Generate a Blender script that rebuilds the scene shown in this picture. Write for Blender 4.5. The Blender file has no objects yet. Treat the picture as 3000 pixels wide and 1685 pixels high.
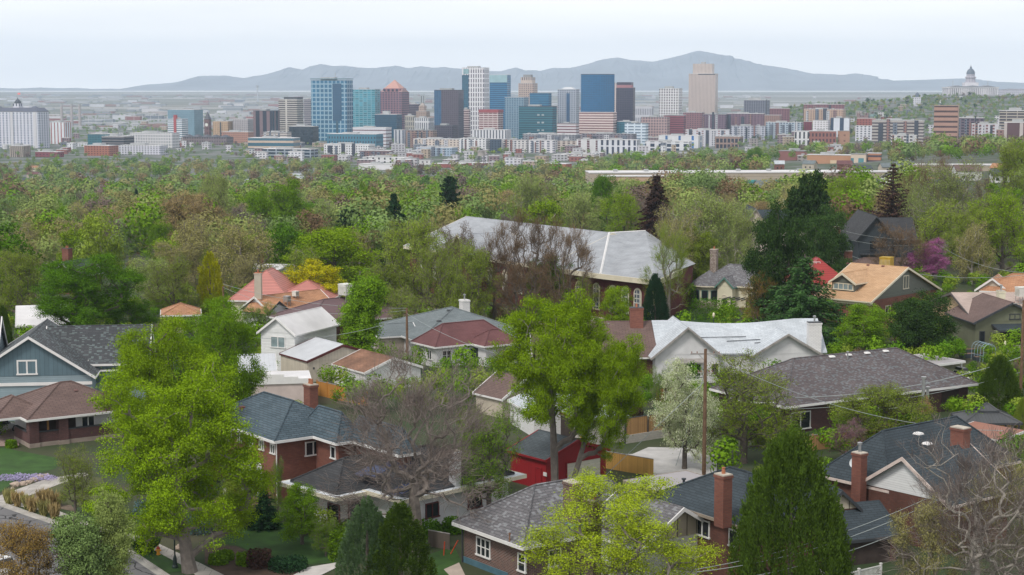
import bpy, math, random
import numpy as np
from mathutils import Vector, Matrix

sc = bpy.context.scene
COL = sc.collection
R = math.radians
rnd = random.Random(7)

# ------------------------------------------------------------------ camera
CAM_Z = 42.0
F = 5000.0            # focal length in pixels of the 3000 px wide photograph
HOR = 258.0           # pixel row of the eye level
PITCH = math.atan((842.5 - HOR) / F)
cd = bpy.data.cameras.new('camera')
cam = bpy.data.objects.new('camera', cd)
COL.objects.link(cam)
cam.location = (0, 0, CAM_Z)
cam.rotation_euler = (math.pi / 2 - PITCH, 0, 0)
cd.sensor_width = 36
cd.lens = F / 3000 * 36
cd.clip_start = 1
cd.clip_end = 200000
sc.camera = cam

# ------------------------------------------------------------------ world: high thin overcast over a Nishita sky
SUN_EL, SUN_AZ = R(52), R(215)
w = bpy.data.worlds.new('World')
sc.world = w
w.use_nodes = True
nt = w.node_tree
nt.nodes.clear()
def wn(t): return nt.nodes.new(t)
out = wn('ShaderNodeOutputWorld')
sky = wn('ShaderNodeTexSky'); sky.sky_type = 'NISHITA'; sky.sun_disc = False
sky.sun_elevation = SUN_EL; sky.sun_rotation = SUN_AZ
sky.air_density = 1.0; sky.dust_density = 2.0
bg1 = wn('ShaderNodeBackground'); bg1.inputs[1].default_value = 0.12
nt.links.new(sky.outputs[0], bg1.inputs[0])
tc = wn('ShaderNodeTexCoord')
mp = wn('ShaderNodeMapping'); mp.inputs['Scale'].default_value = (1.5, 1.5, 14)
nt.links.new(tc.outputs['Generated'], mp.inputs[0])
nz = wn('ShaderNodeTexNoise'); nz.inputs['Scale'].default_value = 3.0; nz.inputs['Detail'].default_value = 5
nt.links.new(mp.outputs[0], nz.inputs[0])
cr = wn('ShaderNodeValToRGB')
cr.color_ramp.elements[0].position = 0.3; cr.color_ramp.elements[0].color = (0.87, 0.87, 0.88, 1)
cr.color_ramp.elements[1].position = 0.7; cr.color_ramp.elements[1].color = (1.0, 0.985, 0.97, 1)
nt.links.new(nz.outputs[0], cr.inputs[0])
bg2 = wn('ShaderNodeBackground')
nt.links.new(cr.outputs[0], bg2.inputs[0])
# sky dimmed overhead, out of view, to sharpen contrast; low sky brightened against haze
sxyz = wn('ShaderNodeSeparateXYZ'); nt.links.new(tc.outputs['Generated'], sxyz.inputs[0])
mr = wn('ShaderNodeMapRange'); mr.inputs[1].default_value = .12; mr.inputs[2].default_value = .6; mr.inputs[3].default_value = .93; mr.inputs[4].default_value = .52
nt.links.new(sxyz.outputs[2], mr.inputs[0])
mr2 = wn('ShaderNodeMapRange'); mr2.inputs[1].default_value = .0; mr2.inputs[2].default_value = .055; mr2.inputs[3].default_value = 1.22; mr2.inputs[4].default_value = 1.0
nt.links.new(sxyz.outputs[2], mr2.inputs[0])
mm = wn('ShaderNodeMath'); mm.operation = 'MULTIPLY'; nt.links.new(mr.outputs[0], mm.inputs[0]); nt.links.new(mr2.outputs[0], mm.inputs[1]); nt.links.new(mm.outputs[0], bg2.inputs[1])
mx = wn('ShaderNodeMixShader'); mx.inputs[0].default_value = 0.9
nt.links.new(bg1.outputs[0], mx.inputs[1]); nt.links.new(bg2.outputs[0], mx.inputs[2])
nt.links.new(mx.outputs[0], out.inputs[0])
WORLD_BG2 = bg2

# ------------------------------------------------------------------ sun (veiled by thin cloud)
sd = bpy.data.lights.new('sun', 'SUN')
sd.energy = 1.5; sd.angle = R(14); sd.color = (1.0, 0.95, 0.88)
sun = bpy.data.objects.new('sun', sd); COL.objects.link(sun)
sv = Vector((math.sin(SUN_AZ) * math.cos(SUN_EL), math.cos(SUN_AZ) * math.cos(SUN_EL), math.sin(SUN_EL)))
sun.rotation_euler = (-sv).to_track_quat('-Z', 'Y').to_euler()
sun.location = sv * 300

sc.view_settings.view_transform = 'Standard'
sc.view_settings.look = 'None'
sc.view_settings.exposure = 0.6
sc.view_settings.gamma = 1.0
sc.cycles.max_bounces = 5
sc.cycles.diffuse_bounces = 2
sc.cycles.glossy_bounces = 2
sc.cycles.transmission_bounces = 3
sc.cycles.volume_bounces = 1
sc.cycles.transparent_max_bounces = 8

# ------------------------------------------------------------------ pixel <-> place
CP, SP = math.cos(PITCH), math.sin(PITCH)
def ray(u, v):
    a = (u - 1500) / F; b = -(v - 842.5) / F
    d = (a, CP + b * SP, -SP + b * CP)
    return (d[0] / d[1], 1.0, d[2] / d[1])
def pz(u, v, z):
    d = ray(u, v)
    t = (z - CAM_Z) / d[2]
    return Vector((d[0] * t, t, z))
def proj(x, y, z):
    z = z - CAM_Z
    dep = y * CP - z * SP
    up = y * SP + z * CP
    return (1500 + F * x / dep, 842.5 - F * up / dep)

GD = [0, 150, 200, 240, 350, 600, 1000, 1600, 2400, 3000, 4000, 4500, 6000, 16500]
GS = [-0.35, -0.1, 0.05, 0.11, 0.18, 0.266, 0.33]
GZ = np.array([
 [0, 0, 0, 0, -2, -16, -34, -57, -60, -60, -60, -60, -60, 16],
 [0, 0, 0, 0, -1, -13, -31, -55, -60, -60, -60, -60, -60, 16],
 [0, 0, 0, 0, 0, -10, -26, -48, -57, -60, -60, -60, -60, 16],
 [0, 0, 0, 0, .5, -7, -19, -40, -50, -56, -52, -58, -60, 16],
 [0, 0, 0, .3, 2, -3, -13, -32, -42, -40, 2, -20, -60, 16],
 [0, 0, 0, .6, 3.5, 3, -6, -22, -34, -25, 24, 5, -60, 16],
 [0, 0, 0, .6, 3.5, 5, -2, -16, -28, -20, 26, 12, -60, 16]], float)
def h(x, y):
    s = x / max(y, 150.0)
    s = min(max(s, GS[0]), GS[-1])
    y = min(max(y, 0), 16500)
    i = 0
    while i < len(GS) - 2 and s > GS[i + 1]: i += 1
    j = 0
    while j < len(GD) - 2 and y > GD[j + 1]: j += 1
    a = (s - GS[i]) / (GS[i + 1] - GS[i]); b = (y - GD[j]) / (GD[j + 1] - GD[j])
    a = a * a * (3 - 2 * a)
    return ((GZ[i][j] * (1 - b) + GZ[i][j + 1] * b) * (1 - a) + (GZ[i + 1][j] * (1 - b) + GZ[i + 1][j + 1] * b) * a)
def hit(u, v):
    d = ray(u, v)
    y = 60.0
    while y < 16000:
        if CAM_Z + d[2] * y < h(d[0] * y, y): break
        y *= 1.01
    lo, hi = y / 1.01, y
    for _ in range(12):
        m = (lo + hi) / 2
        if CAM_Z + d[2] * m < h(d[0] * m, m): hi = m
        else: lo = m
    return Vector((d[0] * hi, hi, h(d[0] * hi, hi)))
VW = 3000 / 2576.0     # the 2576 px wide view of the photograph

# ------------------------------------------------------------------ materials
MATS = {}
def lin(c):
    return tuple((x / 255 / 12.92 if x / 255 <= 0.04045 else ((x / 255 + 0.055) / 1.055) ** 2.4) for x in c)
def nmat(name):
    m = bpy.data.materials.new(name); m.use_nodes = True
    n = m.node_tree; n.nodes.clear()
    o = n.nodes.new('ShaderNodeOutputMaterial')
    p = n.nodes.new('ShaderNodeBsdfPrincipled')
    n.links.new(p.outputs[0], o.inputs[0])
    return m, n, p
def N(n, t, **k):
    x = n.nodes.new(t)
    for a, b in k.items():
        if a.startswith('i_'):
            key = a[2:]
            x.inputs[int(key) if key.isdigit() else key].default_value = b
        else: setattr(x, a, b)
    return x
def mixc(n, fac, a, b, mode='MIX'):
    x = n.nodes.new('ShaderNodeMix'); x.data_type = 'RGBA'; x.blend_type = mode
    for i, val in ((0, fac), (6, a), (7, b)):
        if isinstance(val, (int, float)): x.inputs[i].default_value = val
        elif isinstance(val, tuple): x.inputs[i].default_value = (val + (1,))[:4]
        else: n.links.new(val, x.inputs[i])
    return x.outputs[2]
def math_(n, op, a, b=None):
    x = n.nodes.new('ShaderNodeMath'); x.operation = op
    for i, val in ((0, a), (1, b)):
        if val is None: continue
        if isinstance(val, (int, float)): x.inputs[i].default_value = val
        else: n.links.new(val, x.inputs[i])
    return x.outputs[0]
def noise(n, scale, det=3, vec='Object', rough=.55):
    t = N(n, 'ShaderNodeTexCoord')
    x = N(n, 'ShaderNodeTexNoise', i_Scale=scale, i_Detail=det, i_Roughness=rough)
    n.links.new(t.outputs[vec], x.inputs[0])
    return x.outputs[0]
def sc3(c, k): return tuple(x * k for x in c)
def plain(name, c, rough=.7, var=.25, scale=1.2, metal=0):
    if name in MATS: return MATS[name]
    m, n, p = nmat(name)
    a = noise(n, scale, 5)
    r = N(n, 'ShaderNodeMapRange', i_1=.3, i_2=.7)
    n.links.new(a, r.inputs[0])
    n.links.new(mixc(n, r.outputs[0], sc3(c, 1 - var), sc3(c, 1 + var * .6)), p.inputs['Base Color'])
    p.inputs['Roughness'].default_value = rough; p.inputs['Metallic'].default_value = metal
    MATS[name] = m; return m
def bricky(name, c1, c2, mortar, bw, bh, ms=.02, var=.25, rough=.85, bias=0, speck=None):
    """courses of brick, block or shingle laid in metres"""
    if name in MATS: return MATS[name]
    m, n, p = nmat(name)
    t = N(n, 'ShaderNodeTexCoord')
    b = N(n, 'ShaderNodeTexBrick', i_Scale=1.0)
    b.inputs['Brick Width'].default_value = bw; b.inputs['Row Height'].default_value = bh
    b.inputs['Mortar Size'].default_value = ms; b.inputs['Mortar Smooth'].default_value = .3
    b.inputs['Bias'].default_value = bias
    b.inputs['Color1'].default_value = c1 + (1,); b.inputs['Color2'].default_value = c2 + (1,); b.inputs['Mortar'].default_value = mortar + (1,)
    n.links.new(t.outputs['UV'], b.inputs[0])
    col = b.outputs[0]
    if speck:
        mp = N(n, 'ShaderNodeMapping'); mp.inputs['Scale'].default_value = (1 / .34, 1 / .17, 1)
        n.links.new(t.outputs['UV'], mp.inputs[0])
        fl = N(n, 'ShaderNodeVectorMath', operation='FLOOR'); n.links.new(mp.outputs[0], fl.inputs[0])
        wnz = N(n, 'ShaderNodeTexWhiteNoise', noise_dimensions='2D'); n.links.new(fl.outputs[0], wnz.inputs[0])
        g = math_(n, 'GREATER_THAN', wnz.outputs[0], .8)
        col = mixc(n, math_(n, 'MULTIPLY', g, .45), col, speck)
    a = noise(n, .35, 5)
    r = N(n, 'ShaderNodeMapRange', i_1=.3, i_2=.7, i_3=1 - var, i_4=1 + var * .5)
    n.links.new(a, r.inputs[0])
    v = mixc(n, 1.0, col, r.outputs[0], 'MULTIPLY')
    n.links.new(v, p.inputs['Base Color'])
    p.inputs['Roughness'].default_value = rough
    MATS[name] = m; return m
def lined(name, c, per, axis=1, frac=.12, dark=.6, rough=.6, var=.12, metal=0):
    """siding, boards, standing seams: a line every `per` metres"""
    if name in MATS: return MATS[name]
    m, n, p = nmat(name)
    t = N(n, 'ShaderNodeTexCoord'); s = N(n, 'ShaderNodeSeparateXYZ'); n.links.new(t.outputs['UV'], s.inputs[0])
    q = math_(n, 'DIVIDE', s.outputs[axis], per)
    f = math_(n, 'FRACT', q); l = math_(n, 'LESS_THAN', f, frac)
    wnz = N(n, 'ShaderNodeTexWhiteNoise', noise_dimensions='1D'); n.links.new(math_(n, 'FLOOR', q), wnz.inputs['W'])
    k = math_(n, 'ADD', math_(n, 'MULTIPLY', wnz.outputs[0], var), 1 - var * .6)
    a = noise(n, .8, 4)
    k = math_(n, 'MULTIPLY', k, math_(n, 'ADD', math_(n, 'MULTIPLY', a, .3), .85))
    base = mixc(n, l, c, sc3(c, dark))
    n.links.new(mixc(n, 1.0, base, k, 'MULTIPLY'), p.inputs['Base Color'])
    p.inputs['Roughness'].default_value = rough; p.inputs['Metallic'].default_value = metal
    MATS[name] = m; return m
def fac(wall, glass, fh=4.0, bw=4.0, wh=.5, ww=.6, rnd_=.35, name=None, grough=.2):
    """facade: rows of openings of glass in a wall, laid in metres"""
    key = name or 'facade_%s_%s_%g_%g_%g_%g' % (str(wall), str(glass), fh, bw, wh, ww)
    if key in MATS: return MATS[key]
    m, n, p = nmat('facade'); W, G = lin(wall), lin(glass)
    t = N(n, 'ShaderNodeTexCoord'); s = N(n, 'ShaderNodeSeparateXYZ'); n.links.new(t.outputs['UV'], s.inputs[0])
    qu = math_(n, 'DIVIDE', s.outputs[0], bw); qv = math_(n, 'DIVIDE', s.outputs[1], fh)
    a = math_(n, 'LESS_THAN', math_(n, 'FRACT', qu), ww) if ww < 1 else None
    b = math_(n, 'LESS_THAN', math_(n, 'FRACT', qv), wh) if wh < 1 else None
    mask = math_(n, 'MULTIPLY', a, b) if (a and b) else (a or b or 1.0)
    cx = N(n, 'ShaderNodeCombineXYZ'); n.links.new(math_(n, 'FLOOR', qu), cx.inputs[0]); n.links.new(math_(n, 'FLOOR', qv), cx.inputs[1])
    wz = N(n, 'ShaderNodeTexWhiteNoise', noise_dimensions='2D'); n.links.new(cx.outputs[0], wz.inputs[0])
    big = noise(n, .03, 3)
    k = math_(n, 'ADD', math_(n, 'MULTIPLY', wz.outputs[0], rnd_), 1 - rnd_ * .5)
    k = math_(n, 'MULTIPLY', k, math_(n, 'ADD', math_(n, 'MULTIPLY', big, .7), .65))
    g = mixc(n, 1.0, G, k, 'MULTIPLY')
    wv = math_(n, 'ADD', math_(n, 'MULTIPLY', noise(n, .15, 4), .25), .875)
    wl = mixc(n, 1.0, W, wv, 'MULTIPLY')
    n.links.new(mixc(n, mask, wl, g), p.inputs['Base Color'])
    rg = math_(n, 'SUBTRACT', .75, math_(n, 'MULTIPLY', mask, .75 - grough)) if not isinstance(mask, float) else grough
    if isinstance(rg, float): p.inputs['Roughness'].default_value = rg
    else: n.links.new(rg, p.inputs['Roughness'])
    MATS[key] = m; return m
def leafmat(name, c, c2=None, trans=.14, var=.35, rough=.6, nz_=(.9, .55), nsc=.55):
    if name in MATS: return MATS[name]
    m = bpy.data.materials.new(name); m.use_nodes = True
    n = m.node_tree; n.nodes.clear()
    o = n.nodes.new('ShaderNodeOutputMaterial')
    g = N(n, 'ShaderNodeNewGeometry')
    oi = N(n, 'ShaderNodeObjectInfo')
    c2 = c2 or sc3(c, .6)
    col = mixc(n, g.outputs['Random Per Island'], c, c2)
    k = math_(n, 'ADD', math_(n, 'MULTIPLY', oi.outputs['Random'], var), 1 - var * .5)
    k = math_(n, 'MULTIPLY', k, math_(n, 'ADD', math_(n, 'MULTIPLY', noise(n, nsc, 3), nz_[0]), nz_[1]))
    col = mixc(n, 1.0, col, k, 'MULTIPLY')
    d = N(n, 'ShaderNodeBsdfDiffuse'); n.links.new(col, d.inputs[0])
    t = N(n, 'ShaderNodeBsdfTranslucent'); n.links.new(col, t.inputs[0])
    x = N(n, 'ShaderNodeMixShader'); x.inputs[0].default_value = trans
    n.links.new(d.outputs[0], x.inputs[1]); n.links.new(t.outputs[0], x.inputs[2])
    n.links.new(x.outputs[0], o.inputs[0])
    MATS[name] = m; return m

# ------------------------------------------------------------------ mesh builder
class MB:
    def __init__(s): s.v = []; s.f = []; s.m = []
    def poly(s, pts, mi=0):
        b = len(s.v); s.v += [tuple(p) for p in pts]; s.f.append(tuple(range(b, b + len(pts)))); s.m.append(mi); return s
    def slab(s, pts, t, mi=0):
        pts = [Vector(p) for p in pts]; low = [p - Vector((0, 0, t)) for p in pts]
        s.poly(pts, mi); s.poly(low[::-1], mi)
        for i in range(len(pts)):
            j = (i + 1) % len(pts); s.poly([pts[i], low[i], low[j], pts[j]], mi)
        return s
    def box(s, x0, y0, z0, x1, y1, z1, mi=0):
        return s.slab([(x0, y0, z1), (x1, y0, z1), (x1, y1, z1), (x0, y1, z1)], z1 - z0, mi)
    def frust(s, cx, cy, z0, z1, a0, b0, a1, b1, mi=0):
        lo = [Vector((cx + i * a0, cy + j * b0, z0)) for i, j in ((-1, -1), (1, -1), (1, 1), (-1, 1))]
        hi = [Vector((cx + i * a1, cy + j * b1, z1)) for i, j in ((-1, -1), (1, -1), (1, 1), (-1, 1))]
        s.poly(hi, mi); s.poly(lo[::-1], mi)
        for i in range(4):
            j = (i + 1) % 4; s.poly([lo[i], lo[j], hi[j], hi[i]], mi)
        return s
    def path(s, pts, rs, n=5, mi=0, cap=True):
        pts = [Vector(p) for p in pts]
        if not hasattr(rs, '__len__'): rs = [rs] * len(pts)
        base = len(s.v)
        for i, p in enumerate(pts):
            t = (pts[min(i + 1, len(pts) - 1)] - pts[max(i - 1, 0)])
            if t.length < 1e-6: t = Vector((0, 0, 1))
            t.normalize()
            a = t.cross(Vector((0, 0, 1)) if abs(t.z) < .9 else Vector((1, 0, 0))).normalized(); b = t.cross(a)
            for k in range(n):
                w_ = 2 * math.pi * k / n
                s.v.append(tuple(p + (a * math.cos(w_) + b * math.sin(w_)) * rs[i]))
        for i in range(len(pts) - 1):
            for k in range(n):
                k2 = (k + 1) % n
                s.f.append((base + i * n + k, base + (i + 1) * n + k, base + (i + 1) * n + k2, base + i * n + k2)); s.m.append(mi)
        if cap:
            s.f.append(tuple(base + k for k in range(n))); s.m.append(mi)
            e = base + (len(pts) - 1) * n
            s.f.append(tuple(e + k for k in reversed(range(n)))); s.m.append(mi)
        return s
    def lathe(s, prof, n=12, cx=0, cy=0, mi=0):
        base = len(s.v)
        for r_, z in prof:
            for k in range(n):
                w_ = 2 * math.pi * k / n; s.v.append((cx + r_ * math.cos(w_), cy + r_ * math.sin(w_), z))
        for i in range(len(prof) - 1):
            for k in range(n):
                k2 = (k + 1) % n
                s.f.append((base + i * n + k, base + i * n + k2, base + (i + 1) * n + k2, base + (i + 1) * n + k)); s.m.append(mi)
        return s
    def beam(s, p, q, w_, h_, mi=0):
        p, q = Vector(p), Vector(q); t = (q - p).normalized()
        a = t.cross(Vector((0, 0, 1))); a = (a.normalized() if a.length > 1e-4 else Vector((1, 0, 0))) * w_ / 2
        u = Vector((0, 0, 1)) * h_ if abs(t.z) < .99 else Vector((0, 1, 0)) * h_
        c = [p - a, p + a, p + a - u, p - a - u]; d = [x + (q - p) for x in c]
        s.poly(c, mi); s.poly(d[::-1], mi)
        for i in range(4):
            j = (i + 1) % 4; s.poly([c[i], d[i], d[j], c[j]], mi)
        return s
    def blob(s, c, r, seed=0, n=8, m_=5, am=.2, mi=0):
        """uneven closed lump"""
        g = random.Random(seed); base = len(s.v)
        r = r if hasattr(r, '__len__') else (r, r, r)
        s.v.append((c[0], c[1], c[2] - r[2])); 
        for i in range(1, m_):
            th = math.pi * i / m_
            for k in range(n):
                q = 1 + g.uniform(-am, am); ph = 2 * math.pi * (k + .5 * (i % 2)) / n
                s.v.append((c[0] + r[0] * q * math.sin(th) * math.cos(ph), c[1] + r[1] * q * math.sin(th) * math.sin(ph), c[2] - r[2] * q * math.cos(th)))
        s.v.append((c[0], c[1], c[2] + r[2])); top = len(s.v) - 1
        for k in range(n):
            k2 = (k + 1) % n
            s.f.append((base, base + 1 + k2, base + 1 + k)); s.m.append(mi)
            for i in range(m_ - 2):
                a = base + 1 + i * n
                s.f.append((a + k, a + k2, a + n + k2, a + n + k)); s.m.append(mi)
            a = base + 1 + (m_ - 2) * n
            s.f.append((a + k, a + k2, top)); s.m.append(mi)
        return s
    def build(s, name, mats, parent=None, loc=None, rotz=0, smooth=False, uv=True):
        me = bpy.data.meshes.new(name)
        me.from_pydata(s.v, [], s.f)
        if not isinstance(mats, (list, tuple)): mats = [mats]
        for m in mats: me.materials.append(m)
        if len(mats) > 1: me.polygons.foreach_set('material_index', s.m)
        if smooth: me.polygons.foreach_set('use_smooth', [True] * len(s.f))
        if uv:
            ul = me.uv_layers.new(name='uv'); data = np.zeros((len(me.loops), 2), dtype=np.float32); li = 0
            for f in s.f:
                p0 = s.v[f[0]]; nx = ny = nzz = 0.0
                for i in range(1, len(f) - 1):
                    a = s.v[f[i]]; b = s.v[f[i + 1]]
                    ax, ay, az = a[0] - p0[0], a[1] - p0[1], a[2] - p0[2]; bx, by, bz = b[0] - p0[0], b[1] - p0[1], b[2] - p0[2]
                    nx += ay * bz - az * by; ny += az * bx - ax * bz; nzz += ax * by - ay * bx
                hl = math.hypot(nx, ny); L = math.sqrt(nx * nx + ny * ny + nzz * nzz) or 1
                if hl / L < .02: tx, ty = 1.0, 0.0; bx, by, bz = 0, 1, 0
                else:
                    tx, ty = -ny / hl, nx / hl
                    nx, ny, nzz = nx / L, ny / L, nzz / L
                    bx, by, bz = ny * 0 - nzz * ty, nzz * tx - nx * 0, nx * ty - ny * tx
                for i in f:
                    q = s.v[i]; data[li, 0] = q[0] * tx + q[1] * ty; data[li, 1] = q[0] * bx + q[1] * by + q[2] * bz; li += 1
            ul.data.foreach_set('uv', data.ravel())
        o = bpy.data.objects.new(name, me); COL.objects.link(o)
        if parent is not None: o.parent = parent
        if loc is not None: o.location = loc
        if rotz: o.rotation_euler = (0, 0, rotz)
        return o

def tag(o, label=None, cat=None, group=None, kind=None):
    if label: o['label'] = label
    if cat: o['category'] = cat
    if group: o['group'] = group
    if kind: o['kind'] = kind
    return o
def thing(name, label, cat, loc=(0, 0, 0), rotz=0, group=None):
    o = bpy.data.objects.new(name, None); COL.objects.link(o)
    o.location = loc; o.rotation_euler = (0, 0, rotz); o.empty_display_size = 1
    return tag(o, label, cat, group)
def struct(o): o['kind'] = 'structure'; return o

# ------------------------------------------------------------------ automatic labels: look + neighbour in the photo
LM = []           # (phrase, view u, view v)
AUTO = []         # (object, look, phrase, u)
def auto(o, look, u, v): AUTO.append((o, look, u, v))
def phrase(u, v):
    best = min(LM, key=lambda l: ((l[1] - u) ** 2 + (2 * (l[2] - v)) ** 2))
    dx, dy = u - best[1], v - best[2]
    if abs(dx) > 2.2 * abs(dy): p = 'left of' if dx < 0 else 'right of'
    elif abs(dy) > 2.2 * abs(dx): p = 'beyond' if dy < 0 else 'in front of'
    else: p = ('beyond and ' if dy < 0 else 'in front and ') + ('left of' if dx < 0 else 'right of')
    return p + ' ' + best[0]
ORD = 'leftmost,second from left,third from left,fourth from left,fifth from left,sixth from left,seventh from left,eighth from left,ninth from left,tenth from left,eleventh from left,twelfth from left'.split(',')
def finish_labels():
    d = {}
    for a in AUTO: d.setdefault((a[1], phrase(a[2], a[3])), []).append((a[0], a[1], 0, a[2]))
    for (look, ph), l in d.items():
        l.sort(key=lambda a: a[3])
        for i, a in enumerate(l):
            a[0]['label'] = '%s %s' % (look, ph) if len(l) == 1 else '%s %s, %s' % (look, ph, ORD[i] if i < 12 else 'number %d from left' % (i + 1))

# ================================================================== the setting
def build_ground():
    ys = [-200, 0, 60, 100, 120, 135, 150, 162, 175, 188, 200, 210, 220, 230, 240, 255, 275, 300, 325, 350, 390, 430, 480, 540, 600, 700, 800, 900, 1000, 1150, 1300, 1450, 1600, 1800, 2000, 2200, 2400, 2600, 2800, 3000, 3200, 3400, 3600, 3800, 4000, 4100, 4250, 4500, 5000, 6000, 7000, 8500, 10500, 13000, 16500]
    nx = 90
    V = []; Fc = []
    for y in ys:
        X = max(420, .46 * y)
        for i in range(nx + 1):
            t = -1 + 2 * i / nx; x = X * t * (.45 + .55 * abs(t)); V.append((x, y, h(x, y)))
    for j in range(len(ys) - 1):
        for i in range(nx):
            a = j * (nx + 1) + i; Fc.append((a, a + 1, a + nx + 2, a + nx + 1))
    me = bpy.data.meshes.new('ground'); me.from_pydata(V, [], Fc)
    me.polygons.foreach_set('use_smooth', [True] * len(Fc))
    m, n, p = nmat('ground')
    t = N(n, 'ShaderNodeTexCoord'); s = N(n, 'ShaderNodeSeparateXYZ'); n.links.new(t.outputs['Object'], s.inputs[0])
    near = mixc(n, noise(n, .12, 6), (.022, .05, .012), (.10, .075, .05))
    r = N(n, 'ShaderNodeMapRange', i_1=.42, i_2=.58); n.links.new(noise(n, .05, 5), r.inputs[0])
    near = mixc(n, r.outputs[0], (.03, .055, .015), near)
    # city floor: asphalt greys, pale lots and green
    r2 = N(n, 'ShaderNodeMapRange', i_1=.45, i_2=.55); n.links.new(noise(n, .02, 4), r2.inputs[0])
    city = mixc(n, r2.outputs[0], (.05, .085, .035), (.17, .17, .17))
    f1 = N(n, 'ShaderNodeMapRange', i_1=900.0, i_2=2000.0); n.links.new(s.outputs[1], f1.inputs[0])
    c = mixc(n, f1.outputs[0], near, city)
    # far plain: long level bands of marsh, mud and fields
    mp = N(n, 'ShaderNodeMapping'); mp.inputs['Scale'].default_value = (.0005, .0016, 1)
    n.links.new(t.outputs['Object'], mp.inputs[0])
    z = N(n, 'ShaderNodeTexNoise', i_Scale=1.6, i_Detail=7, i_Roughness=.62); n.links.new(mp.outputs[0], z.inputs[0])
    cr_ = N(n, 'ShaderNodeValToRGB'); e = cr_.color_ramp.elements
    e[0].position = .38; e[0].color = (.06, .085, .05, 1); e[1].position = .62; e[1].color = (.30, .27, .23, 1)
    x = e.new(.5); x.color = (.15, .145, .11, 1)
    n.links.new(z.outputs[0], cr_.inputs[0])
    f2 = N(n, 'ShaderNodeMapRange', i_1=5200.0, i_2=7500.0); n.links.new(s.outputs[1], f2.inputs[0])
    c = mixc(n, f2.outputs[0], c, cr_.outputs[0])
    n.links.new(c, p.inputs['Base Color']); p.inputs['Roughness'].default_value = .95
    me.materials.append(m)
    o = bpy.data.objects.new('ground', me); COL.objects.link(o); struct(o)
    def flat(name, x0, x1, y0, y1, m, dz=.4):
        q = MB(); q.poly([(x0, y0, h(0, y0) + dz), (x1, y0, h(0, y0) + dz), (x1 * 1.04, y1, h(0, y1) + dz), (x0 * 1.04, y1, h(0, y1) + dz)]); struct(q.build(name, m))
    flat('salt_flat', -6200, 6200, 15000, 16450, plain('salt', (.62, .62, .62), .9, .25, .0006), .8)
    mf_ = plain('mudflat', (.42, .40, .38), .9, .3, .003)
    for k, (x0, x1, y0, y1) in enumerate([(-2100, 300, 6300, 6500), (-2600, -900, 7600, 7800), (300, 2400, 8300, 8550), (-1500, 1800, 9600, 9900), (-3200, -1200, 10800, 11100), (900, 3600, 11900, 12400), (-3800, 1500, 13400, 13900)]): flat('mud_flat', x0, x1, y0, y1, mf_, .5)
build_ground()

RIDGE = [(-600, 222), (-300, 224), (-100, 221), (0, 221), (60, 223), (110, 220), (160, 222), (200, 221), (240, 224), (290, 223), (330, 226),
 (350, 224), (372, 214), (395, 211), (430, 209), (470, 203), (505, 192), (540, 190), (580, 191), (620, 196), (660, 190), (700, 180), (733, 169), (765, 176), (785, 167), (812, 161), (845, 168), (870, 166),
 (905, 171), (950, 172), (995, 166), (1030, 172), (1060, 168), (1090, 171), (1120, 170), (1160, 174), (1200, 178), (1260, 180), (1298, 171), (1320, 178), (1360, 178), (1392, 171), (1430, 172), (1480, 161),
 (1520, 149), (1552, 146), (1590, 152), (1640, 156), (1680, 148), (1715, 139), (1752, 129), (1790, 135), (1830, 146), (1860, 150), (1900, 163), (1950, 169), (2000, 178), (2040, 186), (2080, 187), (2120, 189), (2148, 185),
 (2190, 199), (2230, 203), (2290, 202), (2340, 200), (2400, 198), (2450, 201), (2500, 206), (2576, 209), (2700, 212), (2900, 216), (3200, 220)]
def build_mountains():
    us = np.arange(-600, 3200, 5.0)
    vs = np.interp(us, [a for a, b in RIDGE], [b for a, b in RIDGE])
    g = np.random.RandomState(3)
    jag = np.convolve(g.randn(len(us) + 8), np.ones(5) / 5, 'same')[4:-4] * .9
    rows = [(16400, 0), (16700, .06), (17000, .16), (17300, .30), (17600, .44), (17900, .60), (18150, .76), (18350, .9), (18600, 1.0), (18900, .8), (19200, .4), (19500, 0)]; YM = 18600
    V = []; n = len(us)
    rid = [np.convolve(g.randn(n + 20), np.ones(9) / 9, 'same')[10:-10] for _ in rows]
    car = np.zeros(n)
    for j, (y, k) in enumerate(rows):
        car = car * .6 + rid[j]
        for i in range(n):
            H = max(0, (HOR - (vs[i] + (jag[i] if 350 < us[i] < 2250 else jag[i] * .2)) * VW) * YM / F + CAM_Z - 15)
            zz = H * k * (1 + (.16 * car[i] if 0 < k < 1 else 0))
            x = (us[i] * VW - 1500) / F * YM
            V.append((x + (0 if k == 1 else 60 * rid[j][i]), y, 15 + zz))
    Fc = [(j * n + i, j * n + i + 1, (j + 1) * n + i + 1, (j + 1) * n + i) for j in range(len(rows) - 1) for i in range(n - 1)]
    me = bpy.data.meshes.new('mountains'); me.from_pydata(V, [], Fc)
    me.materials.append(plain('rock', (.24, .26, .29), .95, .25, .002))
    o = bpy.data.objects.new('mountains', me); COL.objects.link(o); struct(o)
build_mountains()

def build_haze():
    b = MB(); b.box(-8500, -300, -63, 8500, 19800, 560)
    m = bpy.data.materials.new('haze'); m.use_nodes = True; n = m.node_tree; n.nodes.clear()
    o = n.nodes.new('ShaderNodeOutputMaterial'); v = n.nodes.new('ShaderNodeVolumePrincipled')
    v.inputs['Color'].default_value = (.66, .81, 1.0, 1); v.inputs['Density'].default_value = 5.9e-5; v.inputs['Anisotropy'].default_value = 0.0
    n.links.new(v.outputs[0], o.inputs['Volume'])
    ob = b.build('haze', m, uv=False); ob['kind'] = 'stuff'; ob['label'] = 'pale blue haze over the whole valley'
    ob.display_type = 'WIRE'

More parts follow.
